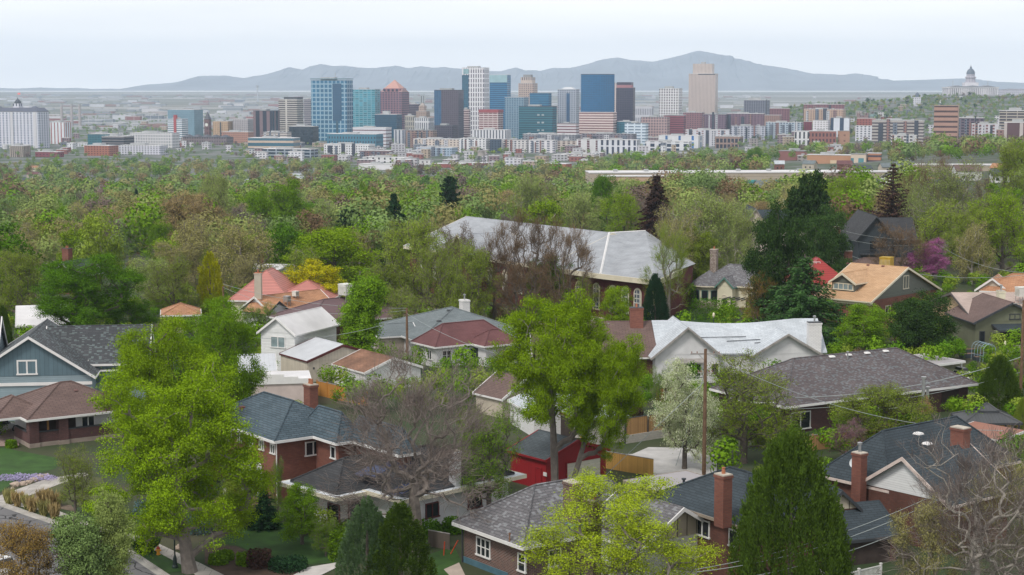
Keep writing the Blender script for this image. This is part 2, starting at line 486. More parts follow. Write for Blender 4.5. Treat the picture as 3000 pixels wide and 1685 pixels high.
def sheet(name, px, z, m, kind='structure', zz=None, dense=False):
    """flat sheet whose outline stands on the ground under these photo points"""
    b = MB(); P = []
    for u, v in px:
        q = pz(u, v, z) if zz is None else pz(u, v, zz); P.append((q.x, q.y, q.z))
    b.poly(P); o = b.build(name, m)
    if kind: o['kind'] = kind
    return o

ASPH = None
def near_ground():
    m, n, p = nmat('asphalt')
    t = N(n, 'ShaderNodeTexCoord')
    vo = N(n, 'ShaderNodeTexVoronoi', feature='DISTANCE_TO_EDGE', i_Scale=.32); 
    wz = N(n, 'ShaderNodeVectorMath', operation='ADD')
    nn = N(n, 'ShaderNodeTexNoise', i_Scale=.8, i_Detail=3); n.links.new(t.outputs['Object'], nn.inputs[0])
    n.links.new(t.outputs['Object'], wz.inputs[0]); n.links.new(nn.outputs[1], wz.inputs[1]); n.links.new(wz.outputs[0], vo.inputs[0])
    crack = math_(n, 'LESS_THAN', vo.outputs['Distance'], .022)
    base = mixc(n, noise(n, .4, 6), (.12, .12, .128), (.20, .195, .2))
    n.links.new(mixc(n, crack, base, (.03, .03, .032)), p.inputs['Base Color']); p.inputs['Roughness'].default_value = .9
    conc = bricky('concrete_walk', (.5, .47, .43), (.46, .43, .4), (.25, .23, .2), 1.5, 1.5, .03, .25)
    kerbm = plain('kerb_concrete', (.42, .4, .37), .9, .3, .6)
    grass = plain('lawn', (.035, .095, .012), .95, .45, .5)
    dry = plain('mulch', (.085, .055, .038), .95, .45, .9)
    # a broad earth sheet is the ground itself; road, walks and lawns lie on it
    sheet('road', [(-900, 1900), (-260, 1440), (0, 1482), (96, 1512), (168, 1536), (280, 1578), (389, 1628), (485, 1692), (900, 1990)], .012, m)
    K = [(-60, 1470), (0, 1476), (20, 1482), (96, 1509), (168, 1532), (280, 1574), (389, 1622), (485, 1686), (700, 1830)]
    def strip(name, line, wd, z0, z1, mt, side=1):
        b = MB(); P = [pz(u, v, 0) for u, v in line]
        for i in range(len(P) - 1):
            t_ = (P[i + 1] - P[i]).normalized(); nn_ = Vector((-t_.y, t_.x, 0)) * wd * side
            a, c = P[i], P[i + 1]
            q = [a, c, c + nn_, a + nn_] if side > 0 else [a + nn_, c + nn_, c, a]
            b.slab([(x.x, x.y, z1) for x in q], z1 - z0)
        return struct(b.build(name, mt))
    strip('kerb', K, .22, -.1, .14, kerbm)
    strip('gutter', K, .6, -.1, .028, kerbm, -1)
    sheet('sidewalk', [(-80, 1448), (0, 1452), (150, 1488), (225, 1518), (300, 1545), (352, 1560), (414, 1568), (480, 1600), (591, 1652), (653, 1683), (800, 1760), (700, 1760), (575, 1688), (554, 1667), (470, 1622), (383, 1578), (300, 1560), (215, 1530), (140, 1500), (0, 1472), (-80, 1466)], .05, conc)
    sheet('front_walk', [(0, 1452), (120, 1408), (243, 1383), (262, 1390), (170, 1420), (60, 1462)], .058, conc)
    sheet('lawn', [(-200, 1330), (-40, 1300), (60, 1322), (170, 1342), (165, 1372), (60, 1400), (-10, 1450), (-200, 1450)], .03, grass)
    sheet('lawn', [(120, 1440), (175, 1412), (240, 1392), (300, 1400), (330, 1470), (250, 1480), (170, 1478)], .03, plain('lawn_thin', (.09, .10, .035), .95, .4, .5))
    sheet('lawn', [(640, 1590), (690, 1548), (800, 1535), (930, 1540), (1000, 1600), (1010, 1650), (930, 1650), (860, 1660), (770, 1630), (700, 1600)], .03, grass)
    sheet('lawn', [(1255, 1625), (1330, 1600), (1350, 1640), (1340, 1720), (1240, 1740)], .03, grass)
    sheet('mulch_bed', [(600, 1600), (690, 1600), (770, 1635), (860, 1664), (940, 1700), (800, 1800), (660, 1690), (600, 1650)], .022, dry)
    sheet('mulch_bed', [(70, 1440), (150, 1405), (225, 1500), (120, 1480)], .022, plain('dry_mulch', (.16, .12, .085), .95, .4, .9))
    sheet('verge_lawn', [(395, 1612), (455, 1600), (560, 1655), (540, 1672), (480, 1680), (440, 1650)], .034, grass)
    sheet('driveway', [(1700, 1340), (1790, 1360), (1914, 1398), (2060, 1370), (2080, 1330), (1980, 1312), (1880, 1330), (1800, 1330)], .03, plain('old_concrete', (.36, .34, .32), .9, .25, .4))
    sheet('back_driveway', [(1830, 1340), (1900, 1310), (2010, 1312), (2100, 1330), (2100, 1400), (1905, 1400)], .04, plain('pale_concrete', (.47, .46, .45), .9, .22, .4))
    sheet('patio', [(620, 1462), (700, 1440), (790, 1470), (800, 1490), (700, 1480), (640, 1482)], .03, plain('brick_patio', (.2, .12, .1), .9, .3, 1))
    sheet('patio', [(1300, 1668), (1345, 1648), (1365, 1690), (1330, 1700)], .045, plain('patio_stone', (.5, .42, .36), .9, .15, 1))
    sheet('garden_path', [(850, 1690), (900, 1662), (985, 1648), (1000, 1656), (930, 1690), (900, 1710)], .05, plain('path_pale', (.6, .57, .55), .9, .15, 1))
    sheet('driveway', [(-60, 1262), (10, 1250), (60, 1262), (55, 1305), (-60, 1310)], .03, plain('gravel_pink', (.38, .28, .24), .95, .3, 2))
    sheet('church_lawn', [(1840, 945), (1960, 926), (2110, 920), (2110, 962), (1990, 975), (1850, 960)], 0, grass, zz=.4)
    sheet('church_walk', [(1690, 912), (1780, 925), (1760, 950), (1700, 948)], 0, plain('walk_tan', (.5, .43, .38), .9, .2, 1), zz=.35)
    sheet('parking_lot', [(1445, 905), (1520, 900), (1530, 912), (1450, 918)], 0, plain('walk_tan', (.5, .43, .38)), zz=.2)
near_ground()

# ================================================================== trees
def nodes_tree(seed, npts, hgt, rad, lo, lobes=8, zc=None, up=.35, trunk_top=.55, flat=1.0, colm=False, lr_=(.24, .38), shell=.35, plw=.2):
    g = np.random.RandomState(seed)
    blobs = []; lr = lr_; z0 = lo * hgt; zh = (1 - lo) * hgt
    for i in range(lobes):
        f = (i + .5) / lobes; a = i * 2.39996 + g.uniform(-.35, .35); zc_ = .12 + .78 * f; q = math.sqrt(max(.05, 1 - ((zc_ - .42) / .62) ** 2)) * g.uniform(.42, .8)
        if colm: q *= .62
        if i % 5 == 4: q *= .3
        r_ = g.uniform(lr[0], lr[1])
        blobs.append((q * rad * math.cos(a), q * rad * math.sin(a), z0 + zh * (zc_ + g.uniform(-.05, .05)) * .92, rad * r_, zh * r_ * .55))
    P = []
    while len(P) < npts:
        b = blobs[g.randint(len(blobs))]
        d = g.randn(3); d /= np.linalg.norm(d); r_ = g.rand() ** shell
        p = np.array([b[0] + d[0] * b[3] * r_, b[1] + d[1] * b[3] * r_, b[2] + d[2] * b[4] * r_])
        if p[2] > lo * hgt * .8: P.append(p)
    P = np.array(P)
    # trunk
    k = 7; lean = g.randn(2) * rad * .05
    nodes = [np.array([lean[0] * (i / k) ** 2, lean[1] * (i / k) ** 2, trunk_top * hgt * i / k]) for i in range(k + 1)]
    par = [-1] + list(range(k)); fork0 = max(1, int(k * lo / trunk_top * .75))
    order = np.argsort(np.linalg.norm(P - np.array([0, 0, lo * hgt * .7]), axis=1) )
    NA = np.zeros((k + 1 + npts * 3, 3)); NA[:k + 1] = nodes; cnt = k + 1; dep = np.zeros(len(NA)); dep[:k + 1] = np.arange(k + 1) * .3
    pathlen = np.zeros(len(NA)); pathlen[:k + 1] = NA[:k + 1, 2]
    tips = []
    for oi in order:
        p = P[oi]; d = NA[fork0:cnt] - p
        dist = np.linalg.norm(d, axis=1) * (1 + up * np.maximum(0, NA[fork0:cnt, 2] - p[2]) / hgt * 4) + pathlen[fork0:cnt] * plw
        j = int(np.argmin(dist)) + fork0
        a = NA[j]; L = np.linalg.norm(p - a); prev = j
        mids = 2 if L > hgt * .12 else (1 if L > hgt * .05 else 0)
        for q in range(1, mids + 1):
            t = q / (mids + 1); m_ = a + (p - a) * t + g.randn(3) * L * .045 + np.array([0, 0, L * .08 * math.sin(math.pi * t)])
            NA[cnt] = m_; par.append(prev); pathlen[cnt] = pathlen[prev] + L / (mids + 1); prev = cnt; cnt += 1
        NA[cnt] = p; par.append(prev); pathlen[cnt] = pathlen[prev] + L / (mids + 1); tips.append(cnt); cnt += 1
    return NA[:cnt], par, tips
def wood_mesh(name, NA, par, r0, rmin, sides=4, pw=2.4, twigs=None, g=None):
    n = len(par); acc = np.full(n, rmin ** pw)
    kids = np.zeros(n, int)
    for i in range(n - 1, 0, -1):
        if par[i] >= 0: acc[par[i]] += acc[i]; kids[par[i]] += 1
    rad = acc ** (1 / pw); rad *= r0 / rad[0]; rad = np.maximum(rad, rmin)
    rad[0] *= 1.25
    V = []; Fc = []
    ang = np.arange(sides) * 2 * math.pi / sides
    for i in range(1, n):
        a, b = NA[par[i]], NA[i]; d = b - a; L = np.linalg.norm(d)
        if L < 1e-5: continue
        d /= L; t = np.cross(d, [0, 0, 1] if abs(d[2]) < .9 else [1, 0, 0]); t /= np.linalg.norm(t); s = np.cross(d, t)
        ra = min(rad[par[i]], rad[i] * 1.35); rb = rad[i]
        if par[i] == 0: ra = rad[0]
        base = len(V); nsd = sides if ra > rmin * 2.5 else 3
        for k in range(nsd):
            w_ = 2 * math.pi * k / nsd; o_ = t * math.cos(w_) + s * math.sin(w_)
            V.append(a + o_ * ra - d * ra * .3); V.append(b + o_ * rb)
        for k in range(nsd):
            k2 = (k + 1) % nsd; Fc.append((base + 2 * k, base + 2 * k2, base + 2 * k2 + 1, base + 2 * k + 1))
    me = bpy.data.meshes.new(name)
    me.from_pydata([tuple(x) for x in V], [], Fc)
    return me
def quad_mesh(name, C, D, S, wd):
    """C centres, D long axes (unit), S side axes (unit), wd (len,width) arrays: one diamond leaf each"""
    n = len(C); V = np.empty((n, 4, 3), np.float32)
    l = wd[:, :1]; w_ = wd[:, 1:]
    V[:, 0] = C - D * l; V[:, 1] = C + S * w_ - D * l * .1; V[:, 2] = C + D * l; V[:, 3] = C - S * w_ - D * l * .1
    me = bpy.data.meshes.new(name)
    me.vertices.add(n * 4); me.vertices.foreach_set('co', V.ravel())
    me.loops.add(n * 4); me.loops.foreach_set('vertex_index', np.arange(n * 4, dtype=np.int32))
    me.polygons.add(n); me.polygons.foreach_set('loop_start', np.arange(0, n * 4, 4, dtype=np.int32))
    me.polygons.foreach_set('loop_total', np.full(n, 4, np.int32))
    me.update(); me.validate()
    return me
def unit(a): return a / np.maximum(np.linalg.norm(a, axis=1, keepdims=True), 1e-9)
def leaf_cloud(g, centers, per, sig, size, asp=.65, upb=.35, inner=None):
    """leaves gathered in tufts; tufts are flattened pads turned outward"""
    n = len(centers) * per; C0 = np.repeat(centers, per, axis=0)
    off = g.randn(n, 3) * sig * np.array([1, 1, .62]); off[:, 2] += sig * .2
    C = C0 + off
    nrm = unit(off / sig + g.randn(n, 3) * .9 + np.array([0, 0, upb * 2]))
    D = unit(np.cross(nrm, g.randn(n, 3))); S = np.cross(nrm, D)
    sz = size * g.uniform(.6, 1.3, (n, 1))
    return C, D, S, np.hstack([sz, sz * asp])
TREES = {}
def arch(key, kind, seed, **k):
    g = np.random.RandomState(seed + 100)
    H, RD = 12.0, k.get('rad', 5.0)
    if kind in ('leafy', 'sparse', 'bare'):
        NA, par, tips = nodes_tree(seed, k.get('n', 300), H, RD, k.get('lo', .25), k.get('lobes', 9), trunk_top=k.get('tt', .5), colm=k.get('colm', False), lr_=k.get('lr', (.24, .38)), shell=k.get('shell', .35))
        tr = wood_mesh('trunk', NA, par, k.get('r0', .34), k.get('rmin', .02), 6, k.get('pw', 2.3))
        C = NA[tips]
        if kind == 'bare' or k.get('twig'):
            per = k.get('twig', 14); n = len(C) * per; C0 = np.repeat(C, per, axis=0)
            o = C0 - np.array([0, 0, H * .35]); dr = unit(unit(o) + g.randn(n, 3) * .65 + np.array([0, 0, .25]))
            L = g.uniform(.35, 1.0, (n, 1)) * k.get('tl', .8)
            S = unit(np.cross(dr, g.randn(n, 3)))
            T = (C0 + dr * L * .8 + g.randn(n, 3) * .15, dr, S, np.hstack([L, L * 0 + k.get('tw', .022)]))
        if kind == 'bare':
            cr_ = quad_mesh('crown', *T)
            if k.get('leaf'):
                Lf = leaf_cloud(g, C, k['leaf'], k.get('sig', .8), k.get('size', .12))
                cr_ = quad_mesh('crown', *[np.vstack([a, b]) for a, b in zip(T, Lf)])
                ml = np.zeros(len(cr_.polygons), np.int32); ml[len(T[0]):] = 1; cr_['two'] = 1
                TREES[key] = (tr, cr_, ml); return
            TREES[key] = (tr, cr_, None); return
        cr_ = quad_mesh('crown', *leaf_cloud(g, C, k['leaf'], k.get('sig', .62), k.get('size', .2), upb=k.get('upb', .35)))
        TREES[key] = (tr, cr_, None)
    elif kind == 'conifer':
        lv = k.get('levels', 30); CC = []; DD = []; b = MB()
        b.path([(0, 0, 0), (0, 0, H * .5), (0, 0, H)], [.3, .18, .03], 6)
        lo = k.get('lo', .06); droop = k.get('droop', .25); prof = k.get('prof', 1.0)
        for i in range(lv):
            t = (i + g.rand() * .6) / lv; z = H * (lo + (1 - lo) * t)
            R_ = RD * ((1 - t) ** prof) * g.uniform(.75, 1.12) + .15
            nb = max(4, int(k.get('nb', 11) * (1 - t * .5)))
            for j in range(nb):
                a = 2 * math.pi * (j + g.rand() * .8) / nb + i; Rb = R_ * g.uniform(.65, 1.1)
                if g.rand() < k.get('gap', .08): continue
                m_ = max(3, int(Rb / .16)); ts = (np.arange(m_) + .5) / m_
                ts = np.repeat(ts, k.get('per', 5))
                rr = ts * Rb; zz = z + k.get('rise', .1) * rr - droop * rr * ts * .6
                wdt = .12 + .28 * Rb * .35 * (1 - ts)
                px = rr * math.cos(a) + g.randn(len(ts)) * wdt * abs(math.sin(a)) ; py = rr * math.sin(a) + g.randn(len(ts)) * wdt * abs(math.cos(a))
                CC.append(np.stack([px, py, zz - g.rand(len(ts)) * k.get('hang', .25)], 1))
                dv = np.array([math.cos(a), math.sin(a), -.25 - droop])
                DD.append(np.tile(dv, (len(ts), 1)) + g.randn(len(ts), 3) * .45)
                if k.get('wood') and j % 1 == 0: b.path([(0, 0, z), (Rb * .5 * math.cos(a), Rb * .5 * math.sin(a), z + .05 * Rb), (Rb * math.cos(a), Rb * math.sin(a), z + (k.get('rise', .1) - droop * .6) * Rb)], [.05, .035, .012], 3, cap=False)
        C = np.vstack(CC); D = unit(np.vstack(DD)); n = len(C)
        S = unit(np.cross(D, g.randn(n, 3) * .5 + np.array([0, 0, 1]))); sz = k.get('size', .2) * g.uniform(.6, 1.3, (n, 1))
        me = bpy.data.meshes.new('trunk'); me.from_pydata(b.v, [], b.f)
        TREES[key] = (me, quad_mesh('crown', C, D, S, np.hstack([sz, sz * k.get('asp', .5)])), None)
    elif kind == 'upright':            # arborvitae, juniper, cypress: plumes of scale leaves standing on a cone
        n_p = k.get('plumes', 260); CC = []; DD = []
        prof = k.get('prof', lambda t: (1 - t) ** .7 * (.55 + .45 * min(1, t * 6)))
        for i in range(n_p):
            t = g.rand() ** 1.1; a = g.rand() * 6.283; r_ = RD * prof(t) * g.uniform(.72, 1.05)
            z = H * t * .94; x, y = r_ * math.cos(a), r_ * math.sin(a)
            m_ = k.get('per', 60); q = g.rand(m_); hh = k.get('ph', 1.2) * g.uniform(.6, 1.2); ww = k.get('pw', .42) * (1 - q * .75)
            o = g.randn(m_, 3) * .5
            CC.append(np.stack([x + o[:, 0] * ww + q * math.cos(a) * .15, y + o[:, 1] * ww + q * math.sin(a) * .15, z + q * hh], 1))
            DD.append(np.stack([o[:, 0] * .5 + math.cos(a) * .3, o[:, 1] * .5 + math.sin(a) * .3, np.ones(m_)], 1))
        C = np.vstack(CC); D = unit(np.vstack(DD)); n = len(C)
        S = unit(np.cross(D, g.randn(n, 3))); sz = k.get('size', .15) * g.uniform(.6, 1.3, (n, 1))
        b = MB(); b.path([(0, 0, 0), (0, 0, H * .45), (0, 0, H * .8)], [.25, .16, .04], 6)
        me = bpy.data.meshes.new('trunk'); me.from_pydata(b.v, [], b.f)
        TREES[key] = (me, quad_mesh('crown', C, D, S, np.hstack([sz, sz * .5])), None)
# near, detailed kinds
arch('maple', 'leafy', 1, n=600, leaf=270, sig=.27, size=.045, lobes=24, lo=.09, lr=(.2, .30), shell=.45)
arch('maplehi', 'leafy', 6, n=480, leaf=260, sig=.29, size=.052, lobes=22, lo=.33, lr=(.2, .32), shell=.45, tt=.55, r0=.3)
arch('maple2', 'leafy', 2, n=420, leaf=230, sig=.34, size=.056, lobes=18, lo=.2, lr=(.22, .34))
arch('airy', 'leafy', 3, n=560, leaf=110, sig=.31, size=.050, lobes=30, lo=.12, lr=(.14, .24), r0=.3)
arch('tall', 'leafy', 5, n=330, leaf=100, sig=.4, size=.10, lobes=18, lo=.1, colm=True, rad=4.2, tt=.8)
arch('round', 'leafy', 8, n=260, leaf=100, sig=.44, size=.11, lobes=17, lo=.15)
arch('round2', 'leafy', 9, n=230, leaf=100, sig=.46, size=.11, lobes=14, lo=.17, lr=(.26, .42))
arch('haze', 'bare', 11, n=560, leaf=40, twig=8, tl=.5, tw=.014, sig=.36, size=.07, lobes=18, lo=.14, rmin=.012, pw=2.1)
arch('haze2', 'bare', 12, n=520, leaf=60, twig=7, tl=.5, tw=.014, sig=.36, size=.07, lobes=15, lo=.1, rmin=.012, pw=2.1)
arch('bare', 'bare', 14, n=900, twig=12, tl=.6, tw=.011, lobes=24, lo=.2, r0=.33, rmin=.010, tt=.34, rad=5.6, lr=(.2, .34), shell=.7, pw=1.85)
arch('bare2', 'bare', 15, n=620, twig=13, tl=.6, tw=.013, lobes=17, lo=.18, r0=.30, rmin=.010, shell=.7, pw=1.95)
arch('blossom', 'leafy', 18, n=330, leaf=120, sig=.4, size=.075, lobes=16, lo=.1)
arch('bigpine', 'leafy', 19, n=420, leaf=110, sig=.5, size=.11, lobes=30, lo=.04, lr=(.16, .27), tt=.9)
arch('spruce', 'conifer', 21, levels=34, nb=12, rad=3.6, droop=.35, size=.17, per=7, prof=.75, hang=.3)
arch('pine', 'conifer', 22, levels=28, nb=10, rad=4.6, droop=.05, rise=.18, size=.2, per=9, prof=.42, gap=.12, hang=.4, asp=.6)
arch('cedar', 'conifer', 23, levels=24, nb=9, rad=5.0, droop=.5, rise=.32, size=.15, per=10, prof=.75, gap=.1, hang=.7, wood=True)
arch('bristly', 'conifer', 24, levels=26, nb=10, rad=4.0, droop=.1, rise=.3, size=.15, per=5, prof=.8, gap=.2, wood=True, hang=.25)
arch('topped', 'conifer', 25, levels=15, nb=9, rad=3.2, lo=.45, droop=.05, rise=.2, size=.2, per=9, prof=.35, gap=.15, hang=.5, asp=.6)
arch('column', 'upright', 31, plumes=330, rad=1.9, per=100, ph=1.5, pw=.32, size=.11, prof=lambda t: .5 + .5 * math.sin(math.pi * min(1, (t + .12))) if t < .75 else max(.05, 1 - (t - .75) * 3.6))
arch('juniper', 'upright', 32, plumes=760, rad=4.4, per=80, ph=1.5, pw=.5, size=.11, prof=lambda t: (1 - t) ** .55 * (.75 + .25 * min(1, t * 5)))
arch('junball', 'upright', 34, plumes=900, rad=4.4, per=85, ph=2.0, pw=.5, size=.10, prof=lambda t: (1 - t ** 2.2) ** .62)
arch('juniper2', 'upright', 33, plumes=420, rad=3.0, per=100, ph=1.5, pw=.36, size=.09, prof=lambda t: (1 - t) ** .6 * (.75 + .25 * min(1, t * 5)))
# plainer ones for the middle distance
for i in range(4): arch('mid%d' % i, 'leafy', 40 + i, n=110, leaf=70, sig=.62, size=.19, lobes=11 + i, lo=.08, rmin=.035)
for i in range(3): arch('mbare%d' % i, 'bare', 50 + i, n=260, leaf=14, twig=18, tl=.8, tw=.026, sig=.6, size=.13, lobes=12, lo=.08, rmin=.03)
for i in range(3): arch('msparse%d' % i, 'bare', 55 + i, n=240, leaf=80, twig=7, tl=.7, tw=.024, sig=.55, size=.095, lobes=12, lo=.06, rmin=.03)
arch('mspruce', 'conifer', 60, levels=22, nb=9, rad=3.6, size=.28, per=4, prof=.85, hang=.3)

BARK = plain('bark', (.12, .10, .085), .95, .4, 3)
BARKP = plain('pale_bark', (.34, .31, .27), .9, .3, 3)
BARKG = plain('grey_bark', (.21, .18, .16), .95, .35, 3)
LF = {
 'bright': ((.20, .315, .012), (.06, .125, .008)), 'lime': ((.36, .46, .028), (.22, .33, .03)), 'green': ((.115, .21, .012), (.035, .10, .010)),
 'deep': ((.075, .165, .010), (.022, .07, .008)), 'olive': ((.21, .285, .035), (.12, .15, .025)), 'khaki': ((.36, .34, .13), (.23, .23, .09)),
 'tan': ((.42, .32, .15), (.27, .21, .10)), 'brown': ((.22, .15, .085), (.13, .09, .06)), 'grey': ((.25, .21, .19), (.15, .12, .11)), 'mauve': ((.27, .20, .17), (.16, .12, .10)),
 'spruce': ((.022, .055, .022), (.012, .03, .014)), 'pine': ((.04, .075, .018), (.018, .04, .012)), 'cedar': ((.08, .17, .045), (.03, .075, .025)),
 'juniper': ((.075, .13, .016), (.022, .06, .014)), 'bluejun': ((.06, .115, .03), (.10, .15, .085)), 'gold': ((.44, .46, .014), (.22, .23, .012)), 'yellow': ((.62, .54, .012), (.36, .38, .015)),
 'white': ((.80, .82, .62), (.30, .40, .12)), 'pink': ((.40, .14, .30), (.24, .08, .19)), 'rose': ((.36, .22, .25), (.22, .12, .14)), 'rust': ((.10, .055, .04), (.05, .032, .028)), 'blue': ((.13, .20, .19), (.07, .12, .12)),
 'pale': ((.30, .38, .11), (.19, .26, .08)), 'autumn': ((.34, .24, .05), (.20, .12, .05)), 'sage': ((.17, .25, .08), (.10, .16, .06))}
for k_, f_ in dict(bright=1.35, lime=1.2, green=1.5, deep=1.45, olive=1.25, khaki=1.15, tan=1.15, spruce=1.5, pine=1.6, cedar=1.3, juniper=1.1, bluejun=1.35, gold=1.15, pale=1.2, sage=1.2, blue=1.2).items(): LF[k_] = (sc3(LF[k_][0], f_), sc3(LF[k_][1], f_ * .95))
for k_ in ('bright', 'green', 'deep', 'olive', 'khaki', 'tan', 'pale', 'sage', 'lime', 'gold', 'juniper'): LF[k_] = (LF[k_][0], sc3(LF[k_][0], .62))
LFC = dict(LF)
for k_, (a_, b_) in list(LF.items()): LF[k_] = leafmat('leaf_' + k_, a_, b_)
def massmat(k):
    a_, b_ = LFC[k]; a_ = sc3(a_, {'khaki': .72, 'pale': .74, 'tan': .6, 'bright': .75, 'mauve': .8}.get(k, .95)); return leafmat('wood_' + k, sc3(a_, 1.0), sc3(a_, .85), .1, .1, .6, (1.0, .5), .05)
TREEOBJ = []; TREEGROUP = 'trees of the old neighbourhood'
def tree(key, u, vtop, vbase, wv, leaf, look=None, name='tree', bark=None, label=None, cat='tree', rot=None, depth=None, group=None, twigc='grey', basez=None, lean=0):
    """u, vtop, vbase, width in 2576-view pixels; the trunk foot stands on the ground under (u, vbase)"""
    P = hit(u * VW, vbase * VW) if depth is None else None
    if depth is not None:
        x = (u * VW - 1500) / F * depth; P = Vector((x, depth, h(x, depth)))
    d = P.y
    top = CAM_Z + ray(u * VW, vtop * VW)[2] * d
    H = max(1.0, top - P.z); Rw = wv * VW / 2 * d / F
    tr, cr_, ml = TREES[key]
    rad0 = RADS[key]
    sx = Rw / rad0; sz = H / HTS[key]
    sx = max(sx, sz * .3)
    e = thing(name, label, cat, (P.x, P.y, P.z - .1), rnd.uniform(0, 6.28) if rot is None else rot, group)
    e.scale = (sx, sx, sz)
    if lean: e.rotation_euler = (Matrix.Rotation(-R(lean), 3, 'Y') @ Matrix.Rotation(e.rotation_euler.z, 3, 'Z')).to_euler()
    a = bpy.data.objects.new('trunk', tr); b = bpy.data.objects.new('crown', cr_)
    for o in (a, b): COL.objects.link(o); o.parent = e
    if not tr.materials: tr.materials.append(BARK)
    if not cr_.materials:
        cr_.materials.append(LF['green'])
        if ml is not None: cr_.materials.append(LF['green']); cr_.polygons.foreach_set('material_index', ml)
    a.material_slots[0].link = 'OBJECT'; a.material_slots[0].material = bark or BARK
    b.material_slots[0].link = 'OBJECT'
    if ml is not None:
        b.material_slots[0].material = LF[twigc]; b.material_slots[1].link = 'OBJECT'; b.material_slots[1].material = LF[leaf]
    else: b.material_slots[0].material = LF[leaf]
    TREEOBJ.append((e, P, Rw))
    if not label: auto(e, look or 'leafy tree', u, vtop + (vbase - vtop) * .4)
    return e
RADS = {}; HTS = {}
for k_, (tr, cr_, ml) in TREES.items():
    co = np.empty(len(cr_.vertices) * 3, np.float32); cr_.vertices.foreach_get('co', co); co = co.reshape(-1, 3)
    RADS[k_] = float(np.percentile(np.hypot(co[:, 0], co[:, 1]), 97)); HTS[k_] = float(np.percentile(co[:, 2], 99.7))

# ================================================================== houses
GLASS = None
def mk_glass():
    m, n, p = nmat('window_glass'); p.inputs['Base Color'].default_value = (.02, .025, .03, 1); p.inputs['Roughness'].default_value = .08
    p.inputs['Specular IOR Level'].default_value = .6
    return m
GLASS = mk_glass()
CURT = plain('curtained_glass', (.25, .32, .34), .2, .3, 1)
WHITE = plain('white_paint', (.78, .77, .76), .5, .08, .8)
CREAM = plain('cream_paint', (.72, .66, .52), .55, .1, .8)
DARKT = plain('dark_trim', (.045, .05, .058), .6, .2, 1)
BRONZE = plain('brown_trim', (.30, .25, .2), .6, .2, 1)
GREYT = plain('weathered_wood', (.33, .31, .29), .8, .35, 1.5)
METAL = plain('galvanised', (.5, .51, .52), .35, .25, 2, .7)
RUST = plain('rusty_metal', (.30, .15, .08), .8, .6, 3)
DARKIN = plain('porch_shade', (.05, .035, .03), .9, .3)  # shade inside porches and openings, painted as a near-black surface
SH = {
 'slate': bricky('shingle_slate', (.058, .075, .085), (.085, .105, .115), (.03, .035, .04), .9, .26, .03, .2),
 'slatespeck': bricky('shingle_charcoal', (.055, .06, .068), (.075, .08, .088), (.035, .037, .04), .9, .26, .03, .2, speck=(.20, .26, .26)),
 'blue': bricky('shingle_blue', (.055, .09, .115), (.09, .13, .16), (.03, .04, .05), .9, .3, .035, .18),
 'dark': bricky('shingle_dark', (.032, .048, .06), (.05, .07, .085), (.02, .025, .03), .9, .3, .035, .2),
 'black': bricky('shingle_black', (.035, .037, .042), (.055, .057, .062), (.02, .02, .022), .9, .3, .03, .2),
 'greyspeck': bricky('shingle_grey_speckled', (.13, .125, .135), (.17, .165, .175), (.07, .07, .075), .9, .3, .03, .15, speck=(.34, .36, .38)),
 'purple': bricky('shingle_plum_speckled', (.105, .088, .092), (.14, .118, .12), (.06, .05, .055), .9, .3, .03, .18, speck=(.20, .25, .27)),
 'brown': bricky('shingle_brown', (.145, .095, .085), (.18, .12, .105), (.08, .05, .045), .9, .28, .03, .2),
 'mauve': bricky('shingle_mauve', (.145, .092, .10), (.165, .105, .112), (.11, .07, .075), .9, .28, .02, .15),
 'maroon': bricky('shingle_maroon', (.145, .06, .062), (.17, .072, .074), (.10, .042, .046), .9, .28, .02, .2),
 'tan': bricky('shingle_tan', (.50, .31, .17), (.60, .39, .23), (.36, .21, .12), .9, .28, .03, .15),
 'orange': bricky('shingle_orange', (.42, .21, .11), (.52, .28, .16), (.28, .13, .07), .9, .28, .03, .25),
 'pinkish': bricky('shingle_pale', (.42, .33, .29), (.5, .40, .35), (.34, .27, .24), .9, .28, .02, .15),
 'white': bricky('shingle_white', (.48, .52, .56), (.58, .62, .66), (.36, .40, .44), .9, .28, .025, .16),
 'grey': bricky('shingle_grey', (.15, .18, .19), (.19, .22, .23), (.10, .12, .13), .9, .28, .02, .15),
 'rustbrown': bricky('shingle_rust', (.24, .125, .075), (.30, .16, .10), (.14, .07, .05), .9, .28, .03, .45),
 'redtile': lined('roof_red_tile', (.50, .20, .17), .38, 1, .16, .5, .6, .15),
 'redmetal': lined('roof_red_metal', (.36, .04, .035), .55, 1, .14, .4, .45, .1),
 'metal': lined('roof_pale_metal', (.52, .54, .57), .6, 0, .06, .8, .4, .06),
 'membrane': plain('roof_membrane', (.36, .34, .35), .8, .1, .3),
 'whitemem': plain('roof_white_membrane', (.70, .69, .70), .7, .18, .25),
 'church': bricky('shingle_pale_grey', (.34, .36, .39), (.39, .41, .44), (.28, .30, .33), 1.4, .5, .03, .2),
}
